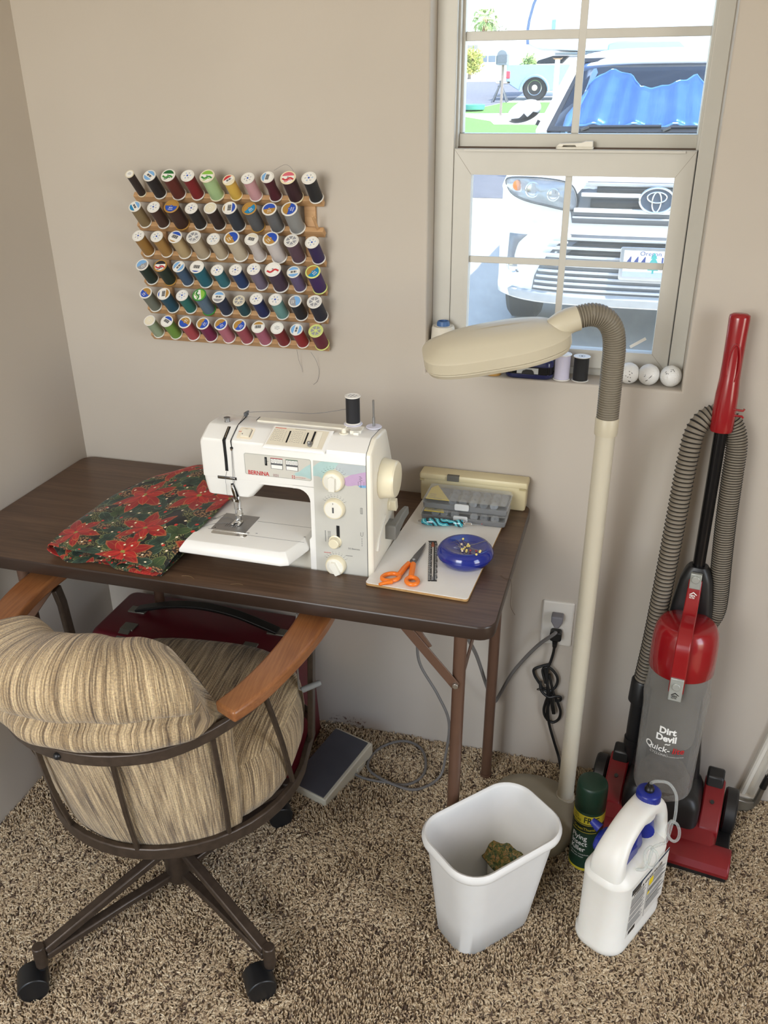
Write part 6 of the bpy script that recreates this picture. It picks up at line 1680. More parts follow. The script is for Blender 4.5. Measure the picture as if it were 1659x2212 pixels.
# ---- green spray can
def bend_text(m, s, size, R, z, ang0, mat, sx=1.0, bold=0.0):
    """letters wrapped on an upright cylinder of radius R, running to the right of angle ang0"""
    vs, fs = text_geo(s, size, bold)
    m.add([(R * math.cos(ang0 + x * sx / R), R * math.sin(ang0 + x * sx / R), z + y) for x, y, _ in vs], fs, mat)
def can():
    O = Vector((1.3120, -0.2960, 0.004))
    T = thing('spray_can', 'green insect spray can with yellow label band behind the white jug', 'spray can', O)
    M_g = pm('can_green', '#1d3a2b', 0.3, var=0.05); M_cap = pm('cap_green', '#173426', 0.42, var=0.04, bump=0.05, bscale=300); M_y = pm('can_yellow', '#d6c437', 0.35); M_dk = pm('can_dark', '#16271f', 0.35)
    R = 0.0325
    m = MB(); m.lathe([(0.028, 0), (0.0325, 0.0015), (0.0330, 0.003), (R, 0.005), (R, 0.165), (0.030, 0.172), (0.026, 0.176)], 44, mats=[2, 2, 2, 0, 0, 2]); m.build('can_body', [M_g, M_dk, M_bolt], T, angle=40)
    m = MB(); m.lathe([(R + 0.0002, 0.138), (R + 0.0003, 0.138), (R + 0.0003, 0.161), (R + 0.0002, 0.161)], 44); m.build('yellow_band', M_y, T); m = MB(); m.lathe([(R + 0.0002, 0.0052), (R + 0.0003, 0.0052), (R + 0.0003, 0.012), (R + 0.0002, 0.012)], 44); m.build('yellow_band', M_y, T)
    m = MB(); m.lathe([(R + 0.0002, 0.112), (R + 0.00035, 0.112), (R + 0.00035, 0.1375), (R + 0.0002, 0.1375)], 44); m.build('brand_band', M_dk, T)
    m = MB(); m.lathe([(0.0312, 0.166), (0.0322, 0.167), (0.0322, 0.205), (0.0316, 0.222), (0.0300, 0.228), (0.0275, 0.2295), (0, 0.2292)], 44); m.build('can_cap', M_cap, T, angle=50)
    a0 = math.radians(-168)
    m = MB(); bend_text(m, '25%', 0.0105, R + 0.0006, 0.1510, a0 + 0.30, 0, 0.8); bend_text(m, 'MORE', 0.0095, R + 0.0006, 0.1415, a0 + 0.30, 0, 0.75); bend_text(m, 'FREE', 0.0215, R + 0.0006, 0.1425, a0 + 1.05, 0, 0.75, 0.02); m.build('lettering', M_dk, T)
    m = MB(); bend_text(m, 'GreenThumb', 0.0105, R + 0.0006, 0.1210, a0 + 0.35, 0, 0.9); 
    for zz in (0.1355, 0.1150): m.tube([((R + 0.0005) * math.cos(a0 + 0.28 + k * 0.08), (R + 0.0005) * math.sin(a0 + 0.28 + k * 0.08), zz) for k in range(22)], 0.0005, 5)
    m.build('lettering', M_y, T)
    m = MB()
    for k, s_ in enumerate(('Flying', 'Insect', 'Killer')): bend_text(m, s_, 0.0185, R + 0.0006, 0.0930 - k * 0.0165, a0 + 0.32, 0, 0.85, 0.015)
    for k, s_ in enumerate(('Kills flies, mosquitoes', 'gnats and wasps')): bend_text(m, s_, 0.0055, R + 0.0006, 0.050 - k * 0.007, a0 + 0.34, 0, 0.9)
    m.build('lettering', M_white, T)
can()

# ---- white jug with hose sprayer
def jug():
    A = math.radians(62)
    O = Vector((1.3880, -0.4270, 0.004))
    T = thing('weed_killer_jug', 'white plastic jug of weed killer with blue cap and coiled clear hose', 'jug', O, A)
    M_w = pm('jug_white', '#e9e7df', 0.36, var=0.015, bump=0.03, bscale=200, Subsurface_Weight=0.05); M_b = pm('sprayer_blue', '#1b2a86', 0.3, var=0.04); 
    def rr(w, d, r, z, dx=0): return [(a + dx, b, z) for a, b in rrect(w, d, r, 8)]
    m = MB()
    m.loft([rr(0.190, 0.092, 0.036, 0), rr(0.200, 0.102, 0.040, 0.004), rr(0.203, 0.105, 0.041, 0.010), rr(0.203, 0.105, 0.041, 0.020), rr(0.196, 0.098, 0.039, 0.0255), rr(0.196, 0.098, 0.039, 0.160), rr(0.197, 0.099, 0.039, 0.176), rr(0.198, 0.100, 0.040, 0.1785), rr(0.197, 0.099, 0.039, 0.1815), rr(0.188, 0.088, 0.036, 0.1915), rr(0.165, 0.066, 0.030, 0.2000), rr(0.12, 0.03, 0.014, 0.2035)])
    m.build('jug_body', M_w, T, angle=60)
    # handle that runs from the near end over to the neck
    m = MB()
    path = [(-0.068, 0, 0.160, 0.0260, 0.034), (-0.070, 0, 0.182, 0.0240, 0.0345), (-0.072, 0, 0.206, 0.0195, 0.0335), (-0.066, 0, 0.229, 0.0165, 0.031), (-0.045, 0, 0.252, 0.0155, 0.0275), (-0.015, 0, 0.268, 0.0150, 0.026), (0.015, 0, 0.275, 0.0150, 0.0255), (0.045, 0, 0.2745, 0.0160, 0.026), (0.072, 0, 0.266, 0.0180, 0.028), (0.086, 0, 0.246, 0.0150, 0.030), (0.088, 0, 0.222, 0.0130, 0.034), (0.0850, 0, 0.200, 0.0135, 0.038), (0.080, 0, 0.180, 0.0140, 0.042)]
    c = spline([p[:3] for p in path], 4); ra = spline([(p[3], p[4], 0) for p in path], 4)
    rings = []
    for k, p in enumerate(c):
        t = (c[min(k + 1, len(c) - 1)] - c[max(k - 1, 0)]).normalized(); nrm = Vector((-t.z, 0, t.x)); a, b = ra[k].x, ra[k].y
        ring = []
        for q in range(28):
            an = 2 * PI * q / 28; cx, cy = math.cos(an), math.sin(an); f = (abs(cx) ** 3 + abs(cy) ** 3) ** (-1 / 3)
            ring.append(p + nrm * (cx * f * a) + Vector((0, 1, 0)) * (cy * f * b))
        rings.append(ring)
    m.loft(rings); m.build('jug_handle', M_w, T, angle=70)
    m = MB()
    m.loft([[(0.045 + 0.030 * k * math.cos(a), 0.024 * k * math.sin(a), z) for a in [2 * PI * q / 24 for q in range(24)]] for k, z in ((0.3, 0.234), (0.75, 0.240), (1.0, 0.255), (0.95, 0.272))]); m.build('grip_lug', M_w, T, angle=60)
    N = Matrix.Translation((0.060, 0, 0.281))
    m = MB(); m.lathe([(0.0215, -0.008), (0.0205, 0.008)], 28, M=N); m.build('jug_neck', M_w, T)
    m = MB(); pr = []
    n_ = 72
    rings = []
    for r0, z, kn in ((0.0228, 0.001, 1), (0.0232, 0.0022, 1), (0.0232, 0.019, 1), (0.0222, 0.021, 0), (0.0195, 0.0225, 0), (0.006, 0.0228, 0)):
        rings.append([((r0 + (0.0006 if q % 2 and kn else 0)) * math.cos(2 * PI * q / n_), (r0 + (0.0006 if q % 2 and kn else 0)) * math.sin(2 * PI * q / n_), z) for q in range(n_)])
    m.loft(rings, M=N); m.build('cap', M_b, T, angle=30)
    m = MB(); m.lathe([(0.0095, 0.0225), (0.0095, 0.028), (0.0080, 0.0295), (0.0070, 0.034), (0.0045, 0.035), (0.0045, 0.040), (0, 0.040)], 20, M=N); m.build('hose_fitting', M_black, T)
    # blue trigger sprayer stowed in the handle opening
    m = MB(); m.prism([(-0.052, 0.200), (-0.056, 0.214), (-0.050, 0.229), (-0.030, 0.2350), (-0.006, 0.228), (0.000, 0.214), (-0.004, 0.203)], -0.024, 0.047, 'y'); m.build('sprayer_body', M_b, T, bevel=0.005, seg=3)
    m = MB(); m.prism([(-0.020, 0.205), (-0.012, 0.250), (0.004, 0.256), (0.012, 0.236), (0.020, 0.214), (0.014, 0.204)], -0.022, 0.030, 'y'); m.build('sprayer_trigger', M_b, T, bevel=0.005, seg=3)
    m = MB(); m.tube([(0.030, -0.018, 0.232), (0.052, -0.005, 0.228), (0.068, 0.012, 0.222)], [0.017, 0.018, 0.014], 16); m.build('sprayer_nozzle', M_b, T, angle=60)
    m = MB(); m.tube([(-0.030, 0.047, 0.238), (-0.030, 0.066, 0.245)], [0.010, 0.007], 14); m.build('sprayer_tip', M_b, T)
    m = MB(); m.prism([(-0.058, 0.205), (-0.058, 0.235), (-0.035, 0.245), (-0.018, 0.238), (-0.018, 0.226), (-0.046, 0.222)], 0.006, 0.012, 'y'); m.build('sprayer_card', pm('card_grey', '#c9ccd0', 0.5), T, bevel=0.001)
    # clear coiled hose
    M_h = clear('hose_clear', '#f2f4f2', 0.14, 0.08)
    m = MB()
    pts = [(0.060, 0, 0.320), (0.066, -0.008, 0.327), (0.085, -0.025, 0.320), (0.098, -0.038, 0.292), (0.096, -0.044, 0.262), (0.082, -0.050, 0.244)]
    def coil(c, r, n, z, tilt):
        return [(c[0] + r * math.cos(a), c[1] + r * math.sin(a) * 0.55, z + r * math.sin(a) * tilt) for a in n]
    pts += coil((0.072, -0.056), 0.019, [math.radians(q) for q in range(60, -330, -45)], 0.226, 0.75)
    pts += [(0.050, -0.054, 0.216), (0.030, -0.052, 0.222)]
    pts += coil((-0.006, -0.052), 0.019, [math.radians(q) for q in range(40, -360, -45)], 0.214, 0.7)
    pts += [(-0.018, -0.050, 0.196), (-0.040, -0.042, 0.203)]
    m.tube(spline(pts, 6), 0.0030, 10); m.build('hose', M_h, T, angle=80)
    # label on the side that faces right
    def side(x, z, e): return (x, -0.0490 - e, z)
    m = MB(); m.box2((-0.060, -0.0496, 0.036), (0.086, -0.0489, 0.168)); m.build('label_sheet', pm('label_white', '#e4e2da', 0.45, var=0.02), T)
    SM = lambda x, z, e=0.0003: Matrix.Translation(side(x, z, 0.0006 + e)) @ Matrix.Rotation(PI / 2, 4, 'X')
    m = MB(); m.prism([(-0.060, 0.1530), (-0.060, 0.1675), (0.086, 0.1675), (0.086, 0.1620), (-0.020, 0.1620), (-0.026, 0.1530)], -0.0500, -0.0496, 'y'); m.build('label_band', pm('label_navy', '#1d3550', 0.45), T)
    m = MB(); m.box2((-0.059, -0.0502, 0.1540), (-0.030, -0.0499, 0.1665)); m.build('brand_block', M_black, T)
    m = MB(); m.text('ELIMINATOR', 0.0066, SM(-0.0575, 0.1580, 0.0006), sx=0.72); m.build('lettering', M_white, T)
    m = MB(); m.text('WEED & GRASS KILLER', 0.0105, SM(-0.052, 0.1440), sx=1.06, bold=0.02); m.build('lettering', M_black, T)
    m = MB()
    M_txt = pm('fine_print', '#8f8f8c', 0.5)
    for k in range(26):
        z = 0.1395 - k * 0.0034
        if k in (7, 13, 18): continue
        w = 0.060 * (0.75 + 0.25 * ((k * 37) % 10) / 10); m.box2((-0.057, -0.0499, z), (-0.057 + w, -0.0496, z + 0.0019))
        w = 0.070 * (0.7 + 0.3 * ((k * 53) % 10) / 10); m.box2((0.012, -0.0499, z), (0.012 + w, -0.0496, z + 0.0019))
    o = m.build('fine_print', M_txt, T); o['kind'] = 'stuff'
    m = MB(); m.box2((-0.057, -0.0500, 0.1180), (-0.004, -0.0496, 0.1195)); m.box2((0.012, -0.0500, 0.1060), (0.084, -0.0496, 0.1078)); m.box2((0.0085, -0.0499, 0.040), (0.0093, -0.0496, 0.140)); m.box2((0.012, -0.0500, 0.076), (0.084, -0.0496, 0.0777)); m.build('label_rule', M_black, T)
    m = MB(); m.prism(rrect(0.016, 0.018, 0.004, 3, 0.020, 0.1310), -0.0502, -0.0496, 'y'); m.box2((0.012, -0.0501, 0.097), (0.020, -0.0496, 0.104)); m.build('label_patch', M_yellow, T)
    m = MB()
    for k in range(12): m.box2((-0.050 + k * 0.0021, -0.0501, 0.039), (-0.050 + k * 0.0021 + 0.0007 + 0.0006 * (k % 3), -0.0496, 0.049))
    m.build('bar_code', M_black, T)
jug()

# ================================================================ upright vacuum
M_vred = pm('vacuum_red', '#8f1119', 0.22, var=0.03, scale=12, coat=0.4)
M_vred2 = pm('vacuum_red_dusty', '#7c171d', 0.38, var=0.08, scale=18)
M_vblack = pm('vacuum_black', '#1c1c1d', 0.4, var=0.12)
M_silver = pm('button_silver', '#a9aca6', 0.35, 0.3)
def vacuum():
    O = Vector((1.478, -0.075, 0.0)); A = math.radians(-8)
    T = thing('vacuum_cleaner', 'red and black upright vacuum cleaner with clear dust cup leaning at the wall', 'vacuum cleaner', O, A)
    # ---- floor head (local: x right, y back)
    m = MB()
    prof = [(-0.190, 0.020), (-0.192, 0.032), (-0.185, 0.046), (-0.166, 0.056), (-0.142, 0.058), (-0.132, 0.056), (-0.132, 0.020)]
    m.prism(prof, -0.160, 0.160, 'x'); m.build('brush_housing', M_vred2, T, bevel=0.004, seg=3)
    m = MB(); m.box2((-0.157, -0.187, 0.008), (0.157, -0.05, 0.024)); m.build('sole_plate', M_vblack, T, bevel=0.003)
    m = MB()
    def hd(y, wx, zt, zb=0.020): return [(-wx, y, zb), (wx, y, zb), (wx, y, zt * 0.8 + zb * 0.2), (wx * 0.93, y, zt), (-wx * 0.93, y, zt), (-wx, y, zt * 0.8 + zb * 0.2)]
    m.loft([hd(-0.150, 0.128, 0.056), hd(-0.120, 0.124, 0.066), hd(-0.080, 0.122, 0.082), (hd(-0.045, 0.122, 0.095))]); m.build('hood', M_vred2, T, bevel=0.004, angle=30)
    for s in (-1, 1):
        m = MB(); m.prism([(-0.115, 0.024), (-0.112, 0.070), (-0.085, 0.098), (-0.035, 0.128), (-0.010, 0.132), (0.020, 0.110), (0.026, 0.030)], 0.084 if s > 0 else -0.127, 0.127 if s > 0 else -0.084, 'x'); a = m.build('side_arm', M_vred2, T, bevel=0.004)
        m = MB(); m.cyl((s * 0.105, -0.066, 0.110), (s * 0.105, -0.068, 0.1125), 0.0045, n=12); m.build('screw_recess', M_vblack, a)
        m = MB(); m.prism([(-0.038, 0.120), (-0.030, 0.150), (-0.006, 0.158), (0.018, 0.140), (0.022, 0.110)], 0.086 if s > 0 else -0.122, 0.122 if s > 0 else -0.086, 'x'); m.build('hinge_cover', M_vblack, T, bevel=0.004)
        m = MB(); m.lathe([(0.020, -0.014), (0.048, -0.014), (0.0515, -0.010), (0.0515, 0.010), (0.048, 0.014), (0.020, 0.0145), (0, 0.013)], 36, M=Matrix.Translation((s * 0.146, -0.012, 0.0525)) @ Matrix.Rotation(s * PI / 2, 4, 'Y')); m.build('wheel', M_vblack, T, angle=40)
    m = MB(); m.loft([[(a, -0.062 + b, z) for a, b in rrect(w, d, 0.02, 4)] for z, w, d in ((0.030, 0.165, 0.120), (0.115, 0.165, 0.120), (0.135, 0.150, 0.110), (0.145, 0.12, 0.09))]); m.build('motor_cover', M_vblack, T, angle=50)
    m = MB(); m.text('BRUSHROLL', 0.0100, Matrix.Translation((-0.030, -0.1938, 0.0295)) @ Matrix.Rotation(math.radians(76), 4, 'X'), bold=0.01, sx=1.15); m.build('lettering', pm('print_silver', '#c9c2c0', 0.4), T)
    # ---- upright body in its own leaning frame
    B0 = Vector((-0.004, -0.030, 0.085)); ax = Vector((-0.008, 0.048, 1)).normalized()
    X = Vector((1, 0, 0)); X = (X - ax * X.dot(ax)).normalized(); Y = ax.cross(X)
    F = Matrix((X, Y, ax)).transposed().to_4x4(); F.translation = B0
    def B(m, name, mats, parent=T, **kw): return m.build(name, mats, parent, M=F if parent is T else Matrix.Identity(4), **kw)
    m = MB()
    def sr(w, d, z, y=0.0, r=0.014): return [(a, b + y, z) for a, b in rrect(w, d, r, 4)]
    m.loft([sr(0.150, 0.050, 0.030, 0.006), sr(0.140, 0.050, 0.10, 0.006), sr(0.105, 0.050, 0.25, 0.006), sr(0.092, 0.048, 0.42, 0.006), sr(0.080, 0.046, 0.485, 0.002), sr(0.064, 0.044, 0.540, 0.0), sr(0.048, 0.040, 0.562, 0.0), sr(0.038, 0.034, 0.570, 0.0)]); B(m, 'spine', M_vblack, angle=50)
    m = MB(); m.tube([(0, 0, 0.56), (0, 0, 0.865)], 0.0122, 24); B(m, 'pole', pm('pole_black', '#101012', 0.22, 0.3, var=0.1))
    # dust cup
    cy = -0.062
    Cm = Matrix.Translation((0, cy, 0))
    M_cup = clear('dust_cup_clear', '#d9d7d2', 0.13, 0.15)
    m = MB(); m.lathe([(0.052, 0.055), (0.060, 0.058), (0.0625, 0.070), (0.0630, 0.150), (0.0645, 0.265), (0.0670, 0.290), (0.0675, 0.305), (0.0655, 0.318), (0.0635, 0.330), (0.0630, 0.405)], 56, M=Cm); B(m, 'dust_cup', M_cup, angle=50)
    m = MB(); m.lathe([(0.0, 0.057), (0.052, 0.0555), (0.0555, 0.057), (0.0555, 0.060), (0, 0.061)], 48, M=Cm); B(m, 'cup_floor', pm('cup_floor_grey', '#8b8a85', 0.6), angle=50)
    m = MB(); m.lathe([(0.0, 0.175), (0.036, 0.176), (0.0480, 0.182), (0.0500, 0.195), (0.0505, 0.300), (0.0560, 0.310), (0.058, 0.400), (0, 0.402)], 44, M=Cm); B(m, 'filter_cone', pm('filter_grey', '#6a665f', 0.75, var=0.1, bump=0.2, bscale=120), angle=40)
    m = MB(); m.lathe([(0.0, 0.062), (0.056, 0.062), (0.057, 0.085), (0.045, 0.110), (0.02, 0.118), (0, 0.119)], 36, M=Cm @ Matrix.Rotation(0.08, 4, 'X')); B(m, 'dust', pm('house_dust', '#57504a', 0.95, var=0.25, scale=60, bump=0.8, bscale=80, bdist=0.004))
    m = MB(); m.lathe([(0.0640, 0.362), (0.0655, 0.364), (0.0655, 0.400), (0.0650, 0.430), (0.0620, 0.452), (0.0560, 0.466), (0.0500, 0.470), (0, 0.471)], 56, M=Cm @ Matrix.Rotation(0.0, 4, 'X'))
    B(m, 'cup_lid', M_vred, angle=45)
    # carrying strap over the lid
    st = spline([(0, -0.018, 0.545), (0, -0.030, 0.520), (0, -0.060, 0.486), (0, -0.105, 0.474), (0, -0.133, 0.450), (0, -0.1360, 0.415), (0, -0.1345, 0.345)], 5)
    m = MB(); m.bar(st, [0.026 + 0.004 * k / 30 for k in range(len(st))], 0.012, (0, -1, 0.4)); B(m, 'cup_handle', M_vred, bevel=0.0022)
    m = MB(); m.box((0, -0.0300, 0.548), (0.022, 0.010, 0.034)); m.cyl((0, -0.034, 0.553), (0, -0.038, 0.553), 0.0085, n=20); B(m, 'release_button', M_silver, bevel=0.0015)
    m = MB(); m.box((0, -0.1408, 0.356), (0.026, 0.010, 0.052)); m.cyl((0, -0.144, 0.364), (0, -0.149, 0.364), 0.0085, n=20); B(m, 'release_button', M_silver, bevel=0.0015)
    RX = lambda x, y, z: Matrix.Translation((x, y, z)) @ Matrix.Rotation(PI / 2, 4, 'X')
    def house(m, x, y, z, k=1.0):
        m.prism([(x - 0.0088 * k, z), (x, z + 0.0065 * k), (x + 0.0088 * k, z), (x + 0.0060 * k, z), (x, z + 0.0040 * k), (x - 0.0060 * k, z)], y, y + 0.0004, 'y')
        m.text('HEPA', 0.0062 * k, RX(x - 0.0078 * k, y, z - 0.0046 * k), sx=0.85, bold=0.02); m.text('FILTER', 0.0046 * k, RX(x - 0.0074 * k, y, z - 0.0088 * k), sx=0.85, bold=0.02)
    m = MB(); house(m, 0, -0.0455, 0.517, 0.9)
    m2 = MB(); m2.add(m.v, m.f, 0, M=Matrix.Rotation(-0.55, 4, 'X') @ Matrix.Identity(4))
    # put the small white house mark on the sloping strap
    P = st[7]; m3 = MB(); mm = MB(); house(mm, 0, 0, 0, 0.9)
    m3.add(mm.v, mm.f, 0, M=Matrix.Translation((0, -0.0400, 0.5200)) @ Matrix.Rotation(math.radians(-38), 4, 'X') @ Matrix.Translation((0, -0.0030, 0)))
    B(m3, 'lettering', M_white)
    m = MB(); house(m, 0, -0.1464, 0.3440, 0.95); B(m, 'lettering', M_black)
    # printing wrapped on the cup
    def wrap(mb, s, size, x0, z, R=0.0652, sx=1.0, bold=0.0, shear=0.0):
        vs, fs = text_geo(s, size, bold, 'LEFT', 1.0, shear)
        mb.add([(R * math.sin((x0 + x * sx) / R), cy - R * math.cos((x0 + x * sx) / R), z + y) for x, y, _ in vs], fs, 0)
    m = MB(); wrap(m, 'Dirt', 0.0215, -0.0205, 0.2340, sx=0.95, bold=0.040); wrap(m, 'Devil', 0.0215, -0.0255, 0.2155, sx=0.95, bold=0.040)
    pts = [(0.0020 - 0.010 * q, 0.2105 - 0.0022 * math.sin(q * PI)) for q in (0, .2, .4, .6, .8)] 
    m.tube([(0.0652 * math.sin((x + 0.004) / 0.0652), cy - 0.0652 * math.cos((x + 0.004) / 0.0652), z) for x, z in pts + [(-0.0085, 0.2065)]], 0.0011, 6)
    wrap(m, 'Q', 0.0215, -0.0480, 0.1885, sx=1.0, bold=0.02); wrap(m, 'uick-', 0.0200, -0.0320, 0.1880, sx=1.0, bold=0.012, shear=0.1); B(m, 'lettering', M_white)
    m = MB(); wrap(m, 'lite', 0.0205, 0.0115, 0.1880, sx=1.0, bold=0.012, shear=0.1); B(m, 'lettering', M_red)
    m = MB(); wrap(m, 'CYCLONIC', 0.0085, -0.0350, 0.1775, sx=0.9, shear=0.2); wrap(m, 'POWERFUL SUCTION', 0.0042, 0.0030, 0.1775, sx=0.85); B(m, 'lettering', pm('print_pale', '#c9c7c2', 0.5))
    # red hand grip
    m = MB()
    gr = [(0.0200, 0.0185, 0.858, 0), (0.0212, 0.0200, 0.863, 0), (0.0215, 0.0205, 0.900, 0), (0.0208, 0.0205, 0.930, 0), (0.0185, 0.0190, 0.960, 0.002), (0.0180, 0.0165, 0.990, 0.003), (0.0182, 0.0155, 1.040, 0.003), (0.0188, 0.0150, 1.072, 0.002), (0.0180, 0.0140, 1.078, 0.002), (0.012, 0.009, 1.0815, 0.002)]
    m.loft([[(rx * math.cos(a), y + ry * math.sin(a), z) for a in [2 * PI * k / 32 for k in range(32)]] for rx, ry, z, y in gr]); B(m, 'hand_grip', M_vred, angle=60)
    m = MB(); ov = [(0.0105 * math.cos(a) + 0.003, (0.042 if math.sin(a) > 0 else 0.030) * math.sin(a)) for a in [2 * PI * k / 28 for k in range(28)]]
    m.bar([(x, -0.0128 - 0.0012 * (1 - (x / 0.0135) ** 2), 0.985 + z) for x, z in ov], 0.0040, 0.0030, (0, -1, 0), closed=True); B(m, 'grip_ridge', M_vred, bevel=0.001)
    for z in (0.905, 0.894):
        m = MB(); m.tube([(0.018, -0.010, z), (0.033, -0.012, z), (0.035, -0.012, z + (0.004 if z > 0.9 else -0.003))], 0.0022, 8); B(m, 'cord_hook', M_vred)
    # stretch hose, looped over the grip
    M_hose = pm('hose_taupe', '#7a7163', 0.5, var=0.06); M_rib = pm('hose_rib', '#191715', 0.6)
    Fi = F.inverted()
    W2 = (Matrix.Translation(O) @ rotz(A)).inverted()
    hp = [(1.3930, -0.085, 0.335), (1.3950, -0.088, 0.370), (1.4010, -0.090, 0.47), (1.4060, -0.088, 0.60), (1.4110, -0.080, 0.75), (1.4160, -0.068, 0.880), (1.4230, -0.058, 0.936), (1.4420, -0.046, 0.962), (1.4660, -0.0420, 0.968), (1.4890, -0.046, 0.952), (1.5020, -0.052, 0.915), (1.5040, -0.060, 0.850), (1.5070, -0.066, 0.75), (1.5125, -0.070, 0.66), (1.5180, -0.072, 0.585), (1.5165, -0.074, 0.545), (1.5030, -0.078, 0.512)]
    sp = [W2 @ p for p in spline(hp, 24)]
    d = [0]
    for k in range(1, len(sp)): d.append(d[-1] + (sp[k] - sp[k - 1]).length)
    def at(s):
        lo, hi = 0, len(d) - 1
        while hi - lo > 1:
            mid = (lo + hi) // 2
            if d[mid] <= s: lo = mid
            else: hi = mid
        f = (s - d[lo]) / max(1e-9, d[hi] - d[lo]); return sp[lo].lerp(sp[hi], min(1, max(0, f)))
    s = 0.0; pos = []
    while s < d[-1]:
        pos.append(s); fr = s / d[-1]
        s += 0.0088 if fr < 0.56 else 0.0052
    pts, rad, mt = [], [], []
    for k in range(len(pos) - 1):
        a, b = pos[k], pos[k + 1]
        for f, r in ((0.0, 0.0188), (0.14, 0.0205), (0.26, 0.0188), (0.62, 0.0174)):
            pts.append(at(a + (b - a) * f)); rad.append(r)
    m = MB(); m.tube(pts, rad, 20)
    nfr = 20
    for i in range(len(m.m)):
        seg = i // nfr
        m.m[i] = 1 if seg % 4 in (0, 1) and i < (len(pts) - 1) * nfr else 0
    m.build('hose', [M_hose, M_rib], T, angle=80)
    m = MB(); m.tube([W2 @ Vector(p) for p in ((1.3925, -0.086, 0.300), (1.3928, -0.086, 0.303), (1.3938, -0.087, 0.358), (1.3940, -0.087, 0.361))], [0.021, 0.0245, 0.0235, 0.021], 24); m.build('hose_cuff', M_vblack, T)
    m = MB(); m.tube([W2 @ Vector(p) for p in spline([(1.3925, -0.086, 0.305), (1.3915, -0.084, 0.22), (1.3930, -0.080, 0.16), (1.400, -0.078, 0.11), (1.415, -0.080, 0.075)], 5)], 0.0165, 20); m.tube([W2 @ Vector(p) for p in ((1.3915, -0.084, 0.195), (1.3915, -0.084, 0.175))], 0.019, 20); m.build('hose_pipe', M_vblack, T)
    m = MB(); m.prism([(0.064, 0.03), (0.070, 0.10), (0.062, 0.17), (0.054, 0.17), (0.052, 0.03)], -0.012, 0.010, 'y'); B(m, 'frame_fin', M_vblack, bevel=0.002)
    m = MB(); m.box2((-0.068, -0.020, 0.02), (-0.056, 0.012, 0.33)); B(m, 'frame_fin', M_vblack, bevel=0.003)
vacuum()

# ---- golf club and white strip in the corner at the right
def club():
    T = thing('golf_club', 'steel golf club standing head down beside the vacuum cleaner', 'golf club', (1.665, -0.040, 0.004))
    O = Vector((1.665, -0.040, 0.004)); L = lambda p: Vector(p) - O
    M_i = pm('iron_steel', '#8d8a82', 0.3, 0.85, var=0.08, scale=50)
    m = MB(); m.loft([[L(p) for p in r] for r in (
        [(1.626, -0.052, 0.010), (1.626, -0.034, 0.010), (1.626, -0.036, 0.042), (1.626, -0.046, 0.046)],
        [(1.648, -0.056, 0.008), (1.648, -0.032, 0.008), (1.648, -0.033, 0.034), (1.648, -0.048, 0.038)],
        [(1.672, -0.050, 0.008), (1.672, -0.028, 0.008), (1.672, -0.028, 0.026), (1.672, -0.043, 0.030)],
        [(1.688, -0.038, 0.009), (1.688, -0.022, 0.009), (1.688, -0.022, 0.024), (1.688, -0.034, 0.026)])]); m.build('club_head', M_i, T, bevel=0.003)
    m = MB(); m.tube([L(p) for p in ((1.684, -0.031, 0.016), (1.690, -0.030, 0.026), (1.6935, -0.029, 0.045), (1.6975, -0.0290, 0.072))], [0.0075, 0.0075, 0.0068, 0.0066], 16); m.build('hosel', M_i, T)
    m = MB(); m.tube([L(p) for p in ((1.6970, -0.029, 0.068), (1.7030, -0.029, 0.104))], [0.0080, 0.0066], 16); m.build('ferrule', M_black, T)
    m = MB(); m.tube([L(p) for p in ((1.7025, -0.029, 0.100), (1.83, -0.024, 0.90))], [0.0050, 0.0072], 14); m.build('shaft', M_chrome, T)
    m = MB(); m.tube([L(p) for p in ((1.822, -0.0243, 0.85), (1.862, -0.0227, 1.10))], [0.0100, 0.0130], 14); m.build('grip', M_black, T)
club()
def strip():
    M_s = pm('moulding_white', '#ddd8cc', 0.4, var=0.02)
    m = MB(); a, b = Vector((1.652, -0.0085, 0.012)), Vector((1.760, -0.0085, 0.62))
    dr = (b - a).normalized(); sd = Vector((dr.z, 0, -dr.x))
    ring = lambda p: [p + sd * x + Vector((0, y, 0)) for x, y in ((0, 0.0075), (0, -0.004), (0.004, -0.007), (0.011, -0.007), (0.0135, -0.0015), (0.019, -0.0015), (0.0225, -0.006), (0.030, -0.006), (0.033, -0.002), (0.033, 0.0075))]
    O = Vector((1.67, -0.008, 0.01))
    m.loft([[q - O for q in ring(a)], [q - O for q in ring(b)]])
    o = m.build('moulding_strip', M_s, angle=25); o.location = O
    tag(o, 'white moulding strip leaning on the wall behind the golf club', 'moulding')
    m = MB(); m.prism([(-0.045, 0.0), (0.040, 0.0), (0.030, 0.016), (-0.040, 0.012)], -0.010, 0.006, 'y'); o = m.build('moulding_offcut', M_s, bevel=0.002); o.location = (1.660, -0.012, 0.012); o.rotation_euler = (0, 0, -0.1)
    tag(o, 'short white moulding offcut lying at the wall behind the club head', 'moulding')
strip()

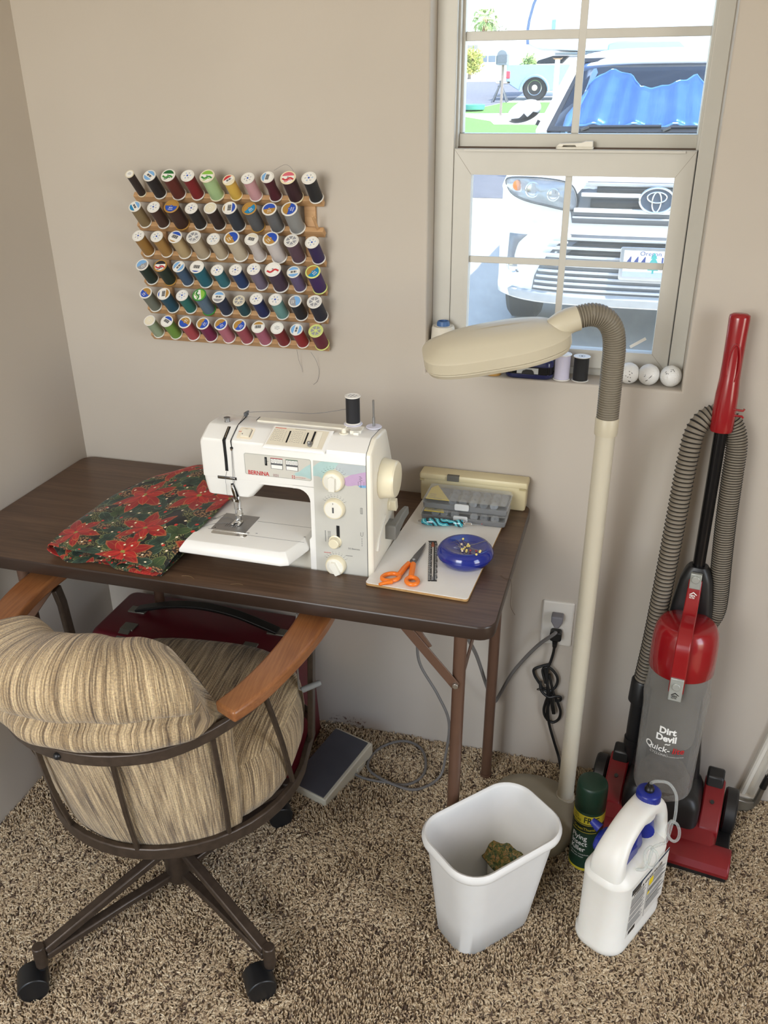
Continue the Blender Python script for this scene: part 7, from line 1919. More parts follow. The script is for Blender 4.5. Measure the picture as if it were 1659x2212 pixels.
# ================================================================ things on the window sill
SZ = WZ0 + 0.0004
def golf_ball(x, label, marks):
    O = Vector((x, 0.0275, SZ + 0.0213))
    T = thing('golf_ball', label, 'golf ball', O, group='golf balls on the window sill')
    t = NT('golf_ball_cover'); v = t.coord()
    vo = t.n('TexVoronoi', feature='F1'); vo.inputs['Scale'].default_value = 260; vo.inputs['Randomness'].default_value = 0.15; t.l(v, vo.inputs['Vector'])
    t.set(Base_Color=lin('#e9e9e6'), Roughness=0.3); t.bump(t.ramp(vo.outputs['Distance'], [(0.25, (0, 0, 0)), (0.5, (1, 1, 1))]), 0.5, 0.0006)
    # dimpled ball
    bm = bmesh.new(); bmesh.ops.create_icosphere(bm, subdivisions=4, radius=0.0213)
    ico = [Vector(p).normalized() for p in _dimples()]
    for q in bm.verts:
        n = q.co.normalized(); dd = max(n.dot(p) for p in ico)
        a = math.acos(min(1, dd)); r = 0.072
        if a < r: q.co = n * (0.0213 - 0.00034 * (1 - (a / r) ** 2))
    me = bpy.data.meshes.new('ball'); bm.to_mesh(me); bm.free()
    me.polygons.foreach_set('use_smooth', [True] * len(me.polygons)); me.materials.append(t.mat)
    o = bpy.data.objects.new('ball_cover', me); COL.objects.link(o); o.parent = T
    m = MB()
    for (cx, cz, w, h, r) in marks:
        Mr = Matrix.Rotation(r, 4, 'Y')
        pts = []
        for a, b in ((-w, -h), (w, -h), (w, h), (-w, h)):
            p = Mr @ Vector((a, 0, b)); x_, z_ = p.x + cx, p.z + cz
            pts.append(Vector((x_, -math.sqrt(max(1e-6, 0.02155 ** 2 - x_ * x_ - z_ * z_)), z_)))
        m.add(pts, [(0, 1, 2, 3)])
    m.build('pen_mark', M_black, T)
def _dimples():
    n = 300; g = PI * (3 - math.sqrt(5)); out = []
    for k in range(n):
        z = 1 - 2 * (k + 0.5) / n; r = math.sqrt(1 - z * z); out.append((r * math.cos(g * k), r * math.sin(g * k), z))
    return out
golf_ball(1.2865, 'white golf ball half hidden behind the gooseneck of the lamp', [(0.002, 0.003, 0.0012, 0.0006, 0.2), (0.006, 0.006, 0.0016, 0.0005, 0.9), (-0.001, -0.002, 0.0014, 0.0005, -0.5), (0.004, -0.003, 0.0012, 0.0005, 1.2), (0.003, -0.012, 0.0026, 0.0012, 0.4), (-0.005, 0.000, 0.0012, 0.0005, 0.7), (0.001, 0.009, 0.001, 0.0005, 0.1)])
golf_ball(1.3255, 'white golf ball with a scribbled black mark, middle of the three', [(0.000, -0.003, 0.0064, 0.0007, -0.85), (0.003, 0.001, 0.0040, 0.0005, -0.85), (-0.0035, -0.007, 0.0030, 0.0005, -0.7), (-0.008, 0.001, 0.0014, 0.0004, -0.5), (-0.007, 0.004, 0.0010, 0.0004, -0.5)])
golf_ball(1.3680, 'white golf ball with pen marks near its top, in the sill corner', [(-0.0040, 0.0130, 0.0050, 0.0006, -1.0), (0.000, 0.0155, 0.0030, 0.0005, -0.8), (-0.0095, 0.0090, 0.0016, 0.0005, -0.4), (-0.0110, 0.0115, 0.0014, 0.0004, -0.8), (0.004, 0.0150, 0.0022, 0.0004, 0.9)])
def sill_things():
    s = thing('thread_spool', 'pale lilac spool with torn paper label on the window sill', 'spool', (1.1540, 0.022, SZ)); spool_parts(s, '#cfcbe0', 0.0175, 0.054, ('blank', 'white', 'sky', 0.2), 0, 'white')
    m = MB(); m.prism([(-0.012, -0.006), (0.008, -0.010), (0.013, 0.002), (0.006, 0.012), (-0.010, 0.009)], 0.0545, 0.0552, M=Matrix.Rotation(0.16, 4, 'X')); m.build('torn_label', M_white, s)
    s = thing('thread_spool', 'black spool with white ends on the window sill', 'spool', (1.1915, 0.024, SZ)); spool_parts(s, '#0f1013', 0.0172, 0.051, ('blank', 'white', 'black', 0.2), 0, 'white', 0.0016)
    s = thing('thread_spool', 'turquoise spool with wooden foot under the lamp head', 'spool', (1.0135, 0.022, SZ)); spool_parts(s, '#3f9496', 0.0155, 0.040, ('blank', 'gold', 'gold', 0), 0, 'gold', 0.0045)
    T = thing('thread_cone', 'white thread cone with blue tip in the left window corner', 'thread cone', (0.9010, 0.030, SZ))
    m = MB(); m.lathe([(0.012, 0), (0.0285, 0.001), (0.0290, 0.006), (0.0240, 0.090), (0.0225, 0.094), (0.008, 0.095)], 30); m.build('thread_winding', thread_mat('#ddd8cb'), T)
    m = MB(); m.lathe([(0.0285, 0), (0.0300, 0.0005), (0.0300, 0.002), (0.0285, 0.0025)], 30); m.lathe([(0.0135, 0.093), (0.0135, 0.100), (0.0120, 0.104), (0.0095, 0.1045), (0.0090, 0.100), (0, 0.099)], 24); m.build('cone_core', pm('cone_blue', '#3f6396', 0.4), T)
    T = thing('notion_case', 'small navy sewing kit case with a silver top panel on the sill', 'case', (1.0875, 0.030, SZ))
    M_n = pm('navy_plastic', '#1d2350', 0.25, coat=0.3)
    def o(w, d, z, r=0.016): return [(a, b, z) for a, b in rrect(w, d, r, 6)]
    m = MB(); m.loft([o(0.092, 0.044, 0), o(0.098, 0.050, 0.004), o(0.099, 0.051, 0.010)]); m.loft([o(0.099, 0.051, 0.026), o(0.099, 0.051, 0.034), o(0.094, 0.046, 0.0385), o(0.086, 0.038, 0.0395)]); m.build('case_shell', M_n, T, angle=50)
    m = MB(); m.loft([o(0.096, 0.048, 0.0095), o(0.096, 0.048, 0.0265)], caps=False); m.build('smoked_window', pm('smoked_plastic', '#0d0e12', 0.15), T)
    m = MB(); m.box2((-0.024, -0.0256, 0.0115), (0.020, -0.0243, 0.0235)); m.build('window_card', pm('card_silver', '#b5b7b5', 0.4), T)
    m = MB(); m.prism([(-0.014, 0.0115), (-0.012, 0.0175), (-0.005, 0.0205), (0.006, 0.0205), (0.010, 0.0175), (0.012, 0.0115)], -0.0262, -0.0254, 'y'); m.build('machine_outline', M_black, T)
    m = MB(); m.prism(rrect(0.062, 0.024, 0.006, 4, -0.010, 0.0), 0.0392, 0.0405); m.build('top_panel', pm('panel_silver', '#c3c6ca', 0.3), T)
    m = MB(); m.lathe([(0.0080, 0.039), (0.0080, 0.043), (0.0068, 0.044), (0, 0.044)], 20, M=Matrix.Translation((0.034, -0.006, 0))); m.build('case_button', M_black, T)
    T = thing('bobbin_tin', 'low royal blue plastic tub at the left end of the sill', 'tub', (0.9010, 0.003, SZ)) if False else None
    o_ = MB().lathe([(0.020, 0), (0.0225, 0.001), (0.0225, 0.0075), (0.0210, 0.0085), (0.018, 0.0085), (0.017, 0.004), (0, 0.004)], 30).build('plastic_lid', pm('royal_blue', '#1c2a8c', 0.3), angle=40); o_.location = (0.9480, 0.020, SZ)
    tag(o_, 'royal blue plastic lid lying at the left end of the sill', 'lid')
    o_ = MB().box2((-0.030, -0.012, 0), (0.022, 0.012, 0.012)).build('clear_needle_case', clear('needle_case_clear', '#e9ecec', 0.22, 0.1), bevel=0.001); o_.location = (0.9830, 0.030, SZ)
    tag(o_, 'flat clear needle case between the blue lid and turquoise spool', 'needle case')
sill_things()

# ================================================================ outside the window
def terrain_z(y):
    pts = ((0, 0.06), (7, 0.06), (30, 1.18), (45, 1.85), (52, 2.10), (130, 3.0))
    for (y0, z0), (y1, z1) in zip(pts, pts[1:]):
        if y <= y1: return z0 + (z1 - z0) * (y - y0) / (y1 - y0)
    return 3.0
def ground():
    def sheet(name, poly, mat, e, label=None, cat=None):
        """poly: outline given as left and right x for rows of y"""
        m = MB(); g = []
        for y, xa, xb in poly: g.append([(xa + (xb - xa) * k / 8, y, terrain_z(y) + e) for k in range(9)])
        m.loft(g, closed=False, caps=False)
        o = m.build(name, mat); o['kind'] = 'structure'
        return o
    conc = pm('driveway_concrete', '#cfc9bf', 0.85, var=0.05, scale=3, bump=0.2, bscale=60)
    asph_shade = pm('street_and_shadow_grey', '#6f7078', 0.9, var=0.08, scale=4, bump=0.3, bscale=80)
    lawn = pm('lawn_grass', '#639443', 0.9, var=0.12, scale=12, bump=0.6, bscale=40, bdist=0.01)
    sheet('ground', [(0.17, -30, 30), (7, -30, 30), (30, -60, 60), (45, -90, 90), (52, -100, 100), (130, -200, 200)], conc, 0)
    sheet('driveway_shadow', [(10.4, -14, 0.05), (14.6, -14, -0.1)], asph_shade, 0.004)  # painted shadow: grey sheet laid where shade falls on the concrete
    sheet('lawn', [(15.4, -20, 2.2), (18.9, -20, 1.2), (21.2, -20, -0.6), (21.25, -20, -2.45), (22.2, -20, -2.7), (23.5, -20, -3.6)], lawn, 0.005)
    sheet('lawn', [(24.75, -3.95, -1.0), (27.0, -3.75, -1.2), (29.1, -3.42, -1.6)], lawn, 0.005)
    sheet('street', [(24.9, -30, -3.95), (27.0, -34, -3.80), (29.4, -36, -3.42), (30, -37, -3.3), (45, -50, -4.2)], asph_shade, 0.004)
ground()

def suv():
    CX = 1.345
    T = thing('parked_car', 'white family car parked nose to the window with a sunshade in the windscreen', 'car', (CX, 5.9, 0.06))
    O = Vector((CX, 5.9, 0.06)); Mi = Matrix.Translation(-O)
    def B(m, name, mats, parent=T, **kw): return m.build(name, mats, parent, M=Mi if parent is T else Matrix.Identity(4), **kw)
    M_w = pm('car_white', '#eceded', 0.18, var=0.01, coat=0.6); M_d = pm('car_black', '#26292e', 0.4); M_gr = pm('grille_grey', '#6d7177', 0.35, 0.3); M_chr = pm('car_chrome', '#dfe2e4', 0.12, 0.9); M_sl = pm('slat_silver', '#c9ccce', 0.25, 0.3)
    HW = 0.915
    levels = [(0.345, 3.66), (0.365, 3.58), (0.420, 3.555), (0.470, 3.575), (0.600, 3.565), (0.680, 3.555), (0.760, 3.560), (0.830, 3.585), (0.900, 3.590), (0.980, 3.590), (1.045, 3.600), (1.075, 3.630), (1.100, 3.720), (1.150, 3.98), (1.200, 4.25), (1.240, 4.48), (1.265, 4.66)]
    def yoff(t, z):   # plan curve of the nose
        t = abs(t); k = 0.05 * t ** 2 + 0.30 * t ** 6
        return k * (1.0 if z < 1.0 else max(0.35, 1 - (z - 1.0) * 3))
    def yf(x, z):
        for (z0, y0), (z1, y1) in zip(levels, levels[1:]):
            if z <= z1: break
        f = min(1, max(0, (z - z0) / (z1 - z0))); return y0 + (y1 - y0) * f + yoff((x - CX) / HW, z)
    # nose and bonnet as one surface
    rings = []
    NX = 36
    for k in range(NX + 1):
        t = -1 + 2 * k / NX
        t = math.copysign(1 - (1 - abs(t)) ** 1.5, t) 
        rings.append([(CX + t * HW * (1 - 0.02 * max(0, z - 1.05) / 0.2), y + yoff(t, z), z - (0.045 * abs(t) ** 5 if z > 1.0 else 0) - (0.02 * t * t if z > 1.05 else 0)) for z, y in levels])
    m = MB(); m.loft(rings, closed=False, caps=False)
    for s in (-1, 1):
        side = []
        e = rings[0] if s < 0 else rings[-1]
        for y2 in (0.0, 0.25, 4.90, 7.6, 8.2):
            side.append([(p[0] + s * (0.012 if y2 == 0.25 else 0.02 if y2 else 0) , max(p[1], y2) if y2 > 1 else p[1] + y2 * (1 if p[2] < 1.04 else 0.3), p[2] if y2 < 1 else min(1.20, max(0.36, p[2] * (0.98)))) for p in e])
        m.loft(side, closed=False, caps=False)
    m.box2((CX - 0.9, 8.1, 0.4), (CX + 0.9, 8.2, 1.2))
    B(m, 'body_shell', M_w, angle=50)
    # roof, pillars and glass
    wb, wt = 0.765, 0.615
    c0 = [(CX - wb, 4.62, 1.285), (CX + wb, 4.62, 1.285), (CX + wt, 5.28, 1.715), (CX - wt, 5.28, 1.715)]
    def wsp(u, v, e=0.0):   # windscreen surface: u across -1..1, v up 0..1
        x = CX + u * (wb + (wt - wb) * v); y = 4.62 + 0.66 * v + 0.10 * u * u - 0.06 - e * 0.55; z = 1.285 + 0.43 * v + e * 0.84
        return Vector((x, y, z))
    def strip(name, us, vs_, mat, e, kind='box'):
        m = MB(); g = [[wsp(u, v, e) for u in us] for v in vs_]; m.loft(g, closed=False, caps=False); return B(m, name, mat)
    t = NT('windscreen_tint'); v = t.coord(); t.set(Base_Color=lin('#39465e'), Roughness=0.06, IOR=1.5)
    tr = t.n('BsdfTransparent'); tr.inputs[0].default_value = lin('#a9bfe2'); mx = t.n('MixShader'); lw = t.n('LayerWeight'); lw.inputs[0].default_value = 0.12
    gl = t.n('BsdfGlossy'); gl.inputs['Roughness'].default_value = 0.03
    t.l(lw.outputs['Facing'], mx.inputs[0]); t.l(tr.outputs[0], mx.inputs[1]); t.l(gl.outputs[0], mx.inputs[2]); t.l(mx.outputs[0], t.out.inputs[0])
    us = [-0.985 + 1.97 * k / 24 for k in range(25)]
    strip('windscreen', us, [0.0, 0.25, 0.5, 0.75, 1.0], t.mat, 0.0)
    m = MB()
    for s in (-1, 1): m.bar([wsp(s * 1.02, v_ - 0.02, 0.0) for v_ in (-0.02, 0.25, 0.5, 0.75, 1.03)], 0.075, 0.04, (0, -0.55, 0.84))
    B(m, 'pillar', M_w, bevel=0.012)
    m = MB()
    for s in (-1, 1): m.bar([wsp(s * 0.955, v_, 0.004) for v_ in (0, 0.25, 0.5, 0.75, 1.0)], 0.035, 0.006, (0, -0.55, 0.84))
    m.bar([wsp(u, 0.985, 0.004) for u in us], 0.045, 0.006, (0, -0.55, 0.84)); m.bar([wsp(u, 0.01, 0.004) for u in us], 0.05, 0.006, (0, -0.55, 0.84))
    B(m, 'glass_frit', M_d)
    rf = []
    for y, z, w_ in ((5.20, 1.708, 0.63), (5.26, 1.735, 0.63), (5.50, 1.790, 0.64), (6.2, 1.815, 0.65), (7.4, 1.80, 0.64), (7.9, 1.70, 0.62)):
        rf.append([(CX + w_ * q, y + 0.10 * q * q * (1 if y < 5.4 else 0) - 0.04, z - 0.05 * abs(q) ** 4) for q in [-1 + 2 * k / 16 for k in range(17)]])
    m = MB(); m.loft(rf, closed=False, caps=False); o = B(m, 'roof', M_w, angle=60); sd = o.modifiers.new('thickness', 'SOLIDIFY'); sd.thickness = 0.03
    m = MB()
    for s in (-1, 1): m.add([(CX + s * 0.80, 4.85, 1.22), (CX + s * 0.67, 5.35, 1.70), (CX + s * 0.67, 7.7, 1.70), (CX + s * 0.86, 8.0, 1.2)], [(0, 1, 2, 3)])
    m.add([(CX - 0.86, 8.0, 1.2), (CX + 0.86, 8.0, 1.2), (CX + 0.62, 7.8, 1.70), (CX - 0.62, 7.8, 1.70)], [(0, 1, 2, 3)])
    B(m, 'side_glass', pm('dark_glass', '#2c3850', 0.08))
    m = MB(); m.loft([[(CX - 0.80, 4.60, 1.25), (CX + 0.80, 4.60, 1.25)], [(CX - 0.78, 5.15, 1.27), (CX + 0.78, 5.15, 1.27)], [(CX - 0.78, 5.30, 1.0), (CX + 0.78, 5.30, 1.0)]], closed=False, caps=False); B(m, 'dashboard', pm('dash_dark', '#3b4049', 0.7))
    m = MB()
    for x in (-0.38, 0.38): m.box2((CX + x - 0.23, 6.0, 0.9), (CX + x + 0.23, 6.15, 1.55))
    B(m, 'seat_back', pm('seat_grey', '#59606d', 0.9), bevel=0.04)
    # foil sunshade folded like a concertina
    ft = NT('sunshade_foil'); fv = ft.coord()
    ft.l(ft.ramp(ft.noise(fv, 5, 3), [(0.3, lin('#86b4d6')), (0.7, lin('#aecde4'))]), ft.b.inputs['Base Color']); ft.set(Roughness=0.32, Metallic=0.35)
    ft.bump(ft.noise(ft.coord(scale=(6, 1, 1)), 4, 3), 0.4, 0.02)
    g = []
    N = 96
    tops = [0.70, 0.82, 0.86, 0.86, 0.80, 0.60, 0.62, 0.66, 0.66, 0.72, 0.82, 0.62, 0.8, 0.86, 0.84, 0.80]
    for j in range(9):
        v_ = j / 8; row = []
        for k in range(N + 1):
            f = k / N; u = -0.80 + 1.62 * f
            tp = tops[min(15, int(f * 15))] * (1 - (f * 15) % 1) + tops[min(15, int(f * 15) + 1)] * ((f * 15) % 1)
            bt = 0.085 + 0.022 * abs(math.sin(f * PI * 4.5))
            vv = bt + (tp - bt) * v_
            e = -0.035 + 0.026 * abs(math.sin(f * PI * 4.5)) + 0.008 * math.sin(f * 60)
            row.append(wsp(u, vv, e))
        g.append(row)
    m = MB(); m.loft(g, closed=False, caps=False); o = B(m, 'sunshade', ft.mat, angle=60); sd = o.modifiers.new('thickness', 'SOLIDIFY'); sd.thickness = 0.003
    m = MB(); m.tube(g[0][::2], 0.006, 6); m.tube(g[-1][::2], 0.005, 6); B(m, 'shade_binding', pm('binding_aqua', '#bfeaf0', 0.5))
    # steering-side pouch seen in the corner of the glass
    m = MB(); m.tube([wsp(-0.86, 0.10, -0.08), wsp(-0.84, 0.28, -0.07), wsp(-0.74, 0.62, -0.07), wsp(-0.62, 0.86, -0.08)], [0.02, 0.045, 0.05, 0.02], 14); B(m, 'grab_handle', pm('grab_pale', '#b9dbe6', 0.5))
    for a, b in ((-0.62, -0.02), (0.05, 0.62)):
        m = MB(); m.bar([wsp(a + (b - a) * k / 8, 0.028 + 0.012 * (k / 8), 0.012) for k in range(9)], 0.018, 0.012, (0, -0.55, 0.84)); m.bar([wsp(a, 0.02, 0.016), wsp(a - 0.06, -0.03, 0.02)], 0.02, 0.014); B(m, 'wiper', M_d)
    # door mirror
    for s in (-1, 1):
        m = MB(); mx_, my_, mz_ = CX + s * 0.945, 4.92, 1.385
        rr_ = []
        for k, (y, sc_) in enumerate(((-0.075, 0.25), (-0.06, 0.7), (-0.02, 0.97), (0.05, 1.0), (0.08, 0.95))):
            rr_.append([(mx_ + sc_ * 0.115 * math.cos(a) * 1.0, my_ + y, mz_ + sc_ * (0.078 if math.sin(a) > 0 else 0.062) * math.sin(a) - 0.03 * math.cos(a) * s) for a in [2 * PI * q / 28 for q in range(28)]])
        m.loft(rr_)
        for i in range(len(m.f)):
            c = sum((m.v[q] for q in m.f[i]), Vector()) / len(m.f[i]); m.m[i] = 1 if c.z < mz_ - 0.022 - 0.03 * (c.x - mx_) / 0.115 * s else 0
        m.bar([(mx_ - s * 0.09, my_ + 0.03, mz_ - 0.06), (mx_ - s * 0.20, my_ + 0.05, mz_ - 0.11)], 0.06, 0.035, mat=1)
        B(m, 'door_mirror', [M_w, M_d], angle=60)
    # ---- grille: dark back plate with bright slats
    def plate(name, rows, mat, e, n=20, parent=T):
        """rows: (z, x0, x1) relative to the car's centre line, bottom to top"""
        m = MB(); g = [[(CX + x0 + (x1 - x0) * k / n, yf(CX + x0 + (x1 - x0) * k / n, z) - e, z) for k in range(n + 1)] for z, x0, x1 in rows]
        m.loft(g, closed=False, caps=False)
        o = B(m, name, mat, parent); sd = o.modifiers.new('thickness', 'SOLIDIFY'); sd.thickness = 0.010; sd.offset = 1
        return o
    def slat(name, z, x0, x1, h, mat, e=0.014, z2=None):
        m = MB(); n = 16; z2 = z if z2 is None else z2
        m.bar([(CX + x0 + (x1 - x0) * k / n, yf(CX + x0 + (x1 - x0) * k / n, z) - e, z + (z2 - z) * abs(2 * k / n - 1)) for k in range(n + 1)], 0.016, h, (0, 0, 1)); return B(m, name, mat, bevel=0.004)
    plate('grille_back', [(0.835, -0.455, 0.455), (0.90, -0.470, 0.470), (0.99, -0.440, 0.440), (1.060, -0.385, 0.385)], M_gr, 0.006)
    for z, w_, h in ((1.048, 0.395, 0.018), (0.992, 0.415, 0.022), (0.908, 0.45, 0.024), (0.868, 0.455, 0.010)): slat('grille_slat', z, -w_, w_, h, M_w if h > 0.02 else M_sl)
    plate('grille_mesh', [(0.925, -0.36, 0.36), (0.972, -0.36, 0.36)], M_d, 0.012); plate('grille_mesh', [(1.006, -0.33, 0.33), (1.036, -0.33, 0.33)], M_d, 0.012)
    # badge: three nested chrome rings on a dark disc
    ey = yf(CX, 0.97) - 0.030
    m = MB(); m.prism([(CX + 0.092 * math.cos(a), 0.972 + 0.066 * math.sin(a)) for a in [2 * PI * k / 36 for k in range(36)]], ey, ey + 0.02, 'y'); bd = B(m, 'badge_disc', pm('badge_slate', '#4d5a6b', 0.15), bevel=0.003)
    def ring(cx, cz, rx, rz, r):
        m = MB(); m.tube([(cx + rx * math.cos(a), ey - 0.004, cz + rz * math.sin(a)) for a in [2 * PI * k / 40 for k in range(40)]], r, 8, closed=True); B(m, 'badge_ring', M_chr)
    ring(CX, 0.972, 0.092, 0.066, 0.0065); ring(CX, 0.988, 0.052, 0.028, 0.0045); ring(CX, 0.964, 0.024, 0.052, 0.0045)
    # lower intake with slats, and the grey chin
    plate('intake_back', [(0.440, -0.665, 0.665), (0.52, -0.655, 0.655), (0.60, -0.62, 0.62), (0.70, -0.54, 0.54), (0.775, -0.455, 0.455)], M_gr, 0.005)
    for z, w_ in ((0.752, 0.475), (0.700, 0.535), (0.650, 0.585), (0.600, 0.612), (0.562, 0.632), (0.528, 0.642), (0.494, 0.650), (0.460, 0.655)): slat('intake_slat', z, -w_, w_, 0.016, M_sl)
    for z0, z1, w_ in ((0.715, 0.738, 0.44), (0.663, 0.688, 0.47)): plate('intake_mesh', [(z0, -w_, w_), (z1, -w_ + 0.03, w_ - 0.03)], M_d, 0.010)
    for s in (-1, 1):
        m = MB()
        for k in range(4): m.box((CX + s * (0.56 - k * 0.02), yf(CX + s * (0.56 - k * 0.02), 0.66 + k * 0.035) - 0.012, 0.66 + k * 0.035), (0.13 - k * 0.01, 0.02, 0.012))
        B(m, 'intake_fin', M_w)
    plate('chin', [(0.350, -0.80, 0.80), (0.372, -0.82, 0.82), (0.415, -0.83, 0.83), (0.436, -0.80, 0.80)], pm('chin_grey', '#b4b8bb', 0.5), 0.008)
    # headlamps and fog lamps
    for s in (-1, 1):
        def hl(x, z, e): X_ = CX + s * x; return (X_, yf(X_, z) - e, z)
        outl = [(0.875, 1.050), (0.860, 0.985), (0.780, 0.950), (0.62, 0.925), (0.47, 0.905), (0.435, 0.935), (0.455, 1.015), (0.52, 1.055), (0.70, 1.068)]
        cx_, cz_ = 0.65, 0.995
        def lens(e, k): return [hl(cx_ + (x - cx_) * k, cz_ + (z - cz_) * k, e) for x, z in [(p.x, p.y) for p in spline([(a, b, 0) for a, b in outl], 4, closed=True)]]
        m = MB(); m.loft([lens(0.004, 1.0), lens(0.008, 0.98), lens(0.008, 0.5), lens(0.008, 0.05)]); hb = B(m, 'headlamp_housing', pm('lamp_silver', '#9aa1ab', 0.2, 0.6), angle=50)
        for x, z, r in ((0.700, 1.005, 0.042), (0.575, 0.985, 0.034)):
            c = Vector(hl(x, z, 0.012)); m = MB(); m.lathe([(r, 0.0), (r * 1.06, 0.012), (r * 0.9, 0.014), (r * 0.82, 0.004), (0, 0.010)], 26, M=Matrix.Translation(c) @ Matrix.Rotation(PI / 2, 4, 'X')); B(m, 'headlamp_bulb', M_chr)
        c = Vector(hl(0.800, 1.020, 0.014)); m = MB(); m.ball(c, 0.030, 10, sc=(1.0, 0.5, 1.0)); B(m, 'indicator_bulb', pm('amber', '#f0862a', 0.2))
        m = MB(); m.loft([lens(0.004, 1.0), lens(0.030, 0.985), lens(0.036, 0.6), lens(0.038, 0.05)]); B(m, 'headlamp_lens', clear('lamp_lens', '#f4f6f8', 0.10, 0.05), angle=50)
        m = MB(); rim = [hl(x, z, 0.012) for x, z in [(p.x, p.y) for p in spline([(a, b, 0) for a, b in outl], 4, closed=True)]]; m.tube(rim, 0.006, 6, closed=True); B(m, 'headlamp_rim', M_d)
        # fog lamp pocket
        fo = [(0.835, 0.745), (0.72, 0.755), (0.775, 0.700), (0.800, 0.62), (0.800, 0.56), (0.765, 0.525), (0.815, 0.515), (0.848, 0.535)]
        m = MB(); vs = [hl(x, z, 0.010) for x, z in fo]; m.add(vs, [tuple(range(len(fo)))]); o = B(m, 'fog_lamp_pocket', pm('pocket_grey', '#7d838b', 0.5)); sd = o.modifiers.new('thickness', 'SOLIDIFY'); sd.thickness = 0.01
        c = Vector(hl(0.795, 0.555, 0.016)); m = MB(); m.lathe([(0.036, 0), (0.040, 0.010), (0.034, 0.012), (0.028, 0.006), (0, 0.010)], 24, M=Matrix.Translation(c) @ Matrix.Rotation(PI / 2, 4, 'X')); B(m, 'fog_lamp', M_chr)
        # wheels
        for wy in (4.55, 7.35):
            m = MB(); m.lathe([(0.20, -0.11), (0.33, -0.11), (0.365, -0.08), (0.365, 0.08), (0.33, 0.11), (0.20, 0.11)], 40, M=Matrix.Translation((CX + s * 0.80, wy, 0.428)) @ Matrix.Rotation(PI / 2, 4, 'Y')); w_ = B(m, 'tyre', pm('tyre_rubber', '#2d2f31', 0.85, bump=0.3))
            m = MB(); m.lathe([(0.0, 0.06), (0.05, 0.07), (0.20, 0.05), (0.215, 0.09)], 30, M=Matrix.Translation((CX + s * 0.80, wy, 0.428)) @ Matrix.Rotation(s * PI / 2, 4, 'Y')); B(m, 'wheel_rim', M_chr)
    # number plate with frame
    py_ = yf(CX, 0.63) - 0.045
    m = MB(); m.prism(rrect(0.345, 0.185, 0.012, 4, CX + 0.010, 0.632), py_, py_ + 0.008, 'y'); m.box2((CX - 0.10, py_ + 0.008, 0.58), (CX + 0.12, py_ + 0.05, 0.68)); pl = B(m, 'number_plate_frame', M_chr, bevel=0.002)
    m = MB(); m.box2((CX - 0.142, py_ - 0.002, 0.560), (CX + 0.162, py_ + 0.001, 0.706)); B(m, 'number_plate', pm('plate_pale', '#e8eef5', 0.4))
    m = MB(); m.box2((CX - 0.142, py_ - 0.0025, 0.560), (CX + 0.162, py_ - 0.0015, 0.590)); B(m, 'plate_skyline', pm('plate_lilac', '#a9b6dc', 0.4))
    PR = lambda x, z: Matrix.Translation((x, py_ - 0.003, z)) @ Matrix.Rotation(PI / 2, 4, 'X')
    m = MB(); m.text('444', 0.098, PR(CX - 0.132, 0.605), sx=0.80, bold=0.012); m.text('HT', 0.098, PR(CX + 0.062, 0.605), sx=0.72, bold=0.012); m.text('Oregon', 0.034, PR(CX - 0.055, 0.680), sx=1.1); B(m, 'lettering', pm('plate_navy', '#2f3f7f', 0.4))
    m = MB(); tx = CX + 0.024
    for k in range(4): m.prism([(tx - 0.030 + 0.004 * k, 0.600 + k * 0.022), (tx + 0.030 - 0.004 * k, 0.600 + k * 0.022), (tx, 0.645 + k * 0.018)], py_ - 0.0035 - 0.0002 * k, py_ - 0.002, 'y')
    m.box2((tx - 0.005, py_ - 0.003, 0.582), (tx + 0.005, py_ - 0.002, 0.602)); B(m, 'plate_tree', pm('plate_teal', '#3f9f9a', 0.4))
suv()

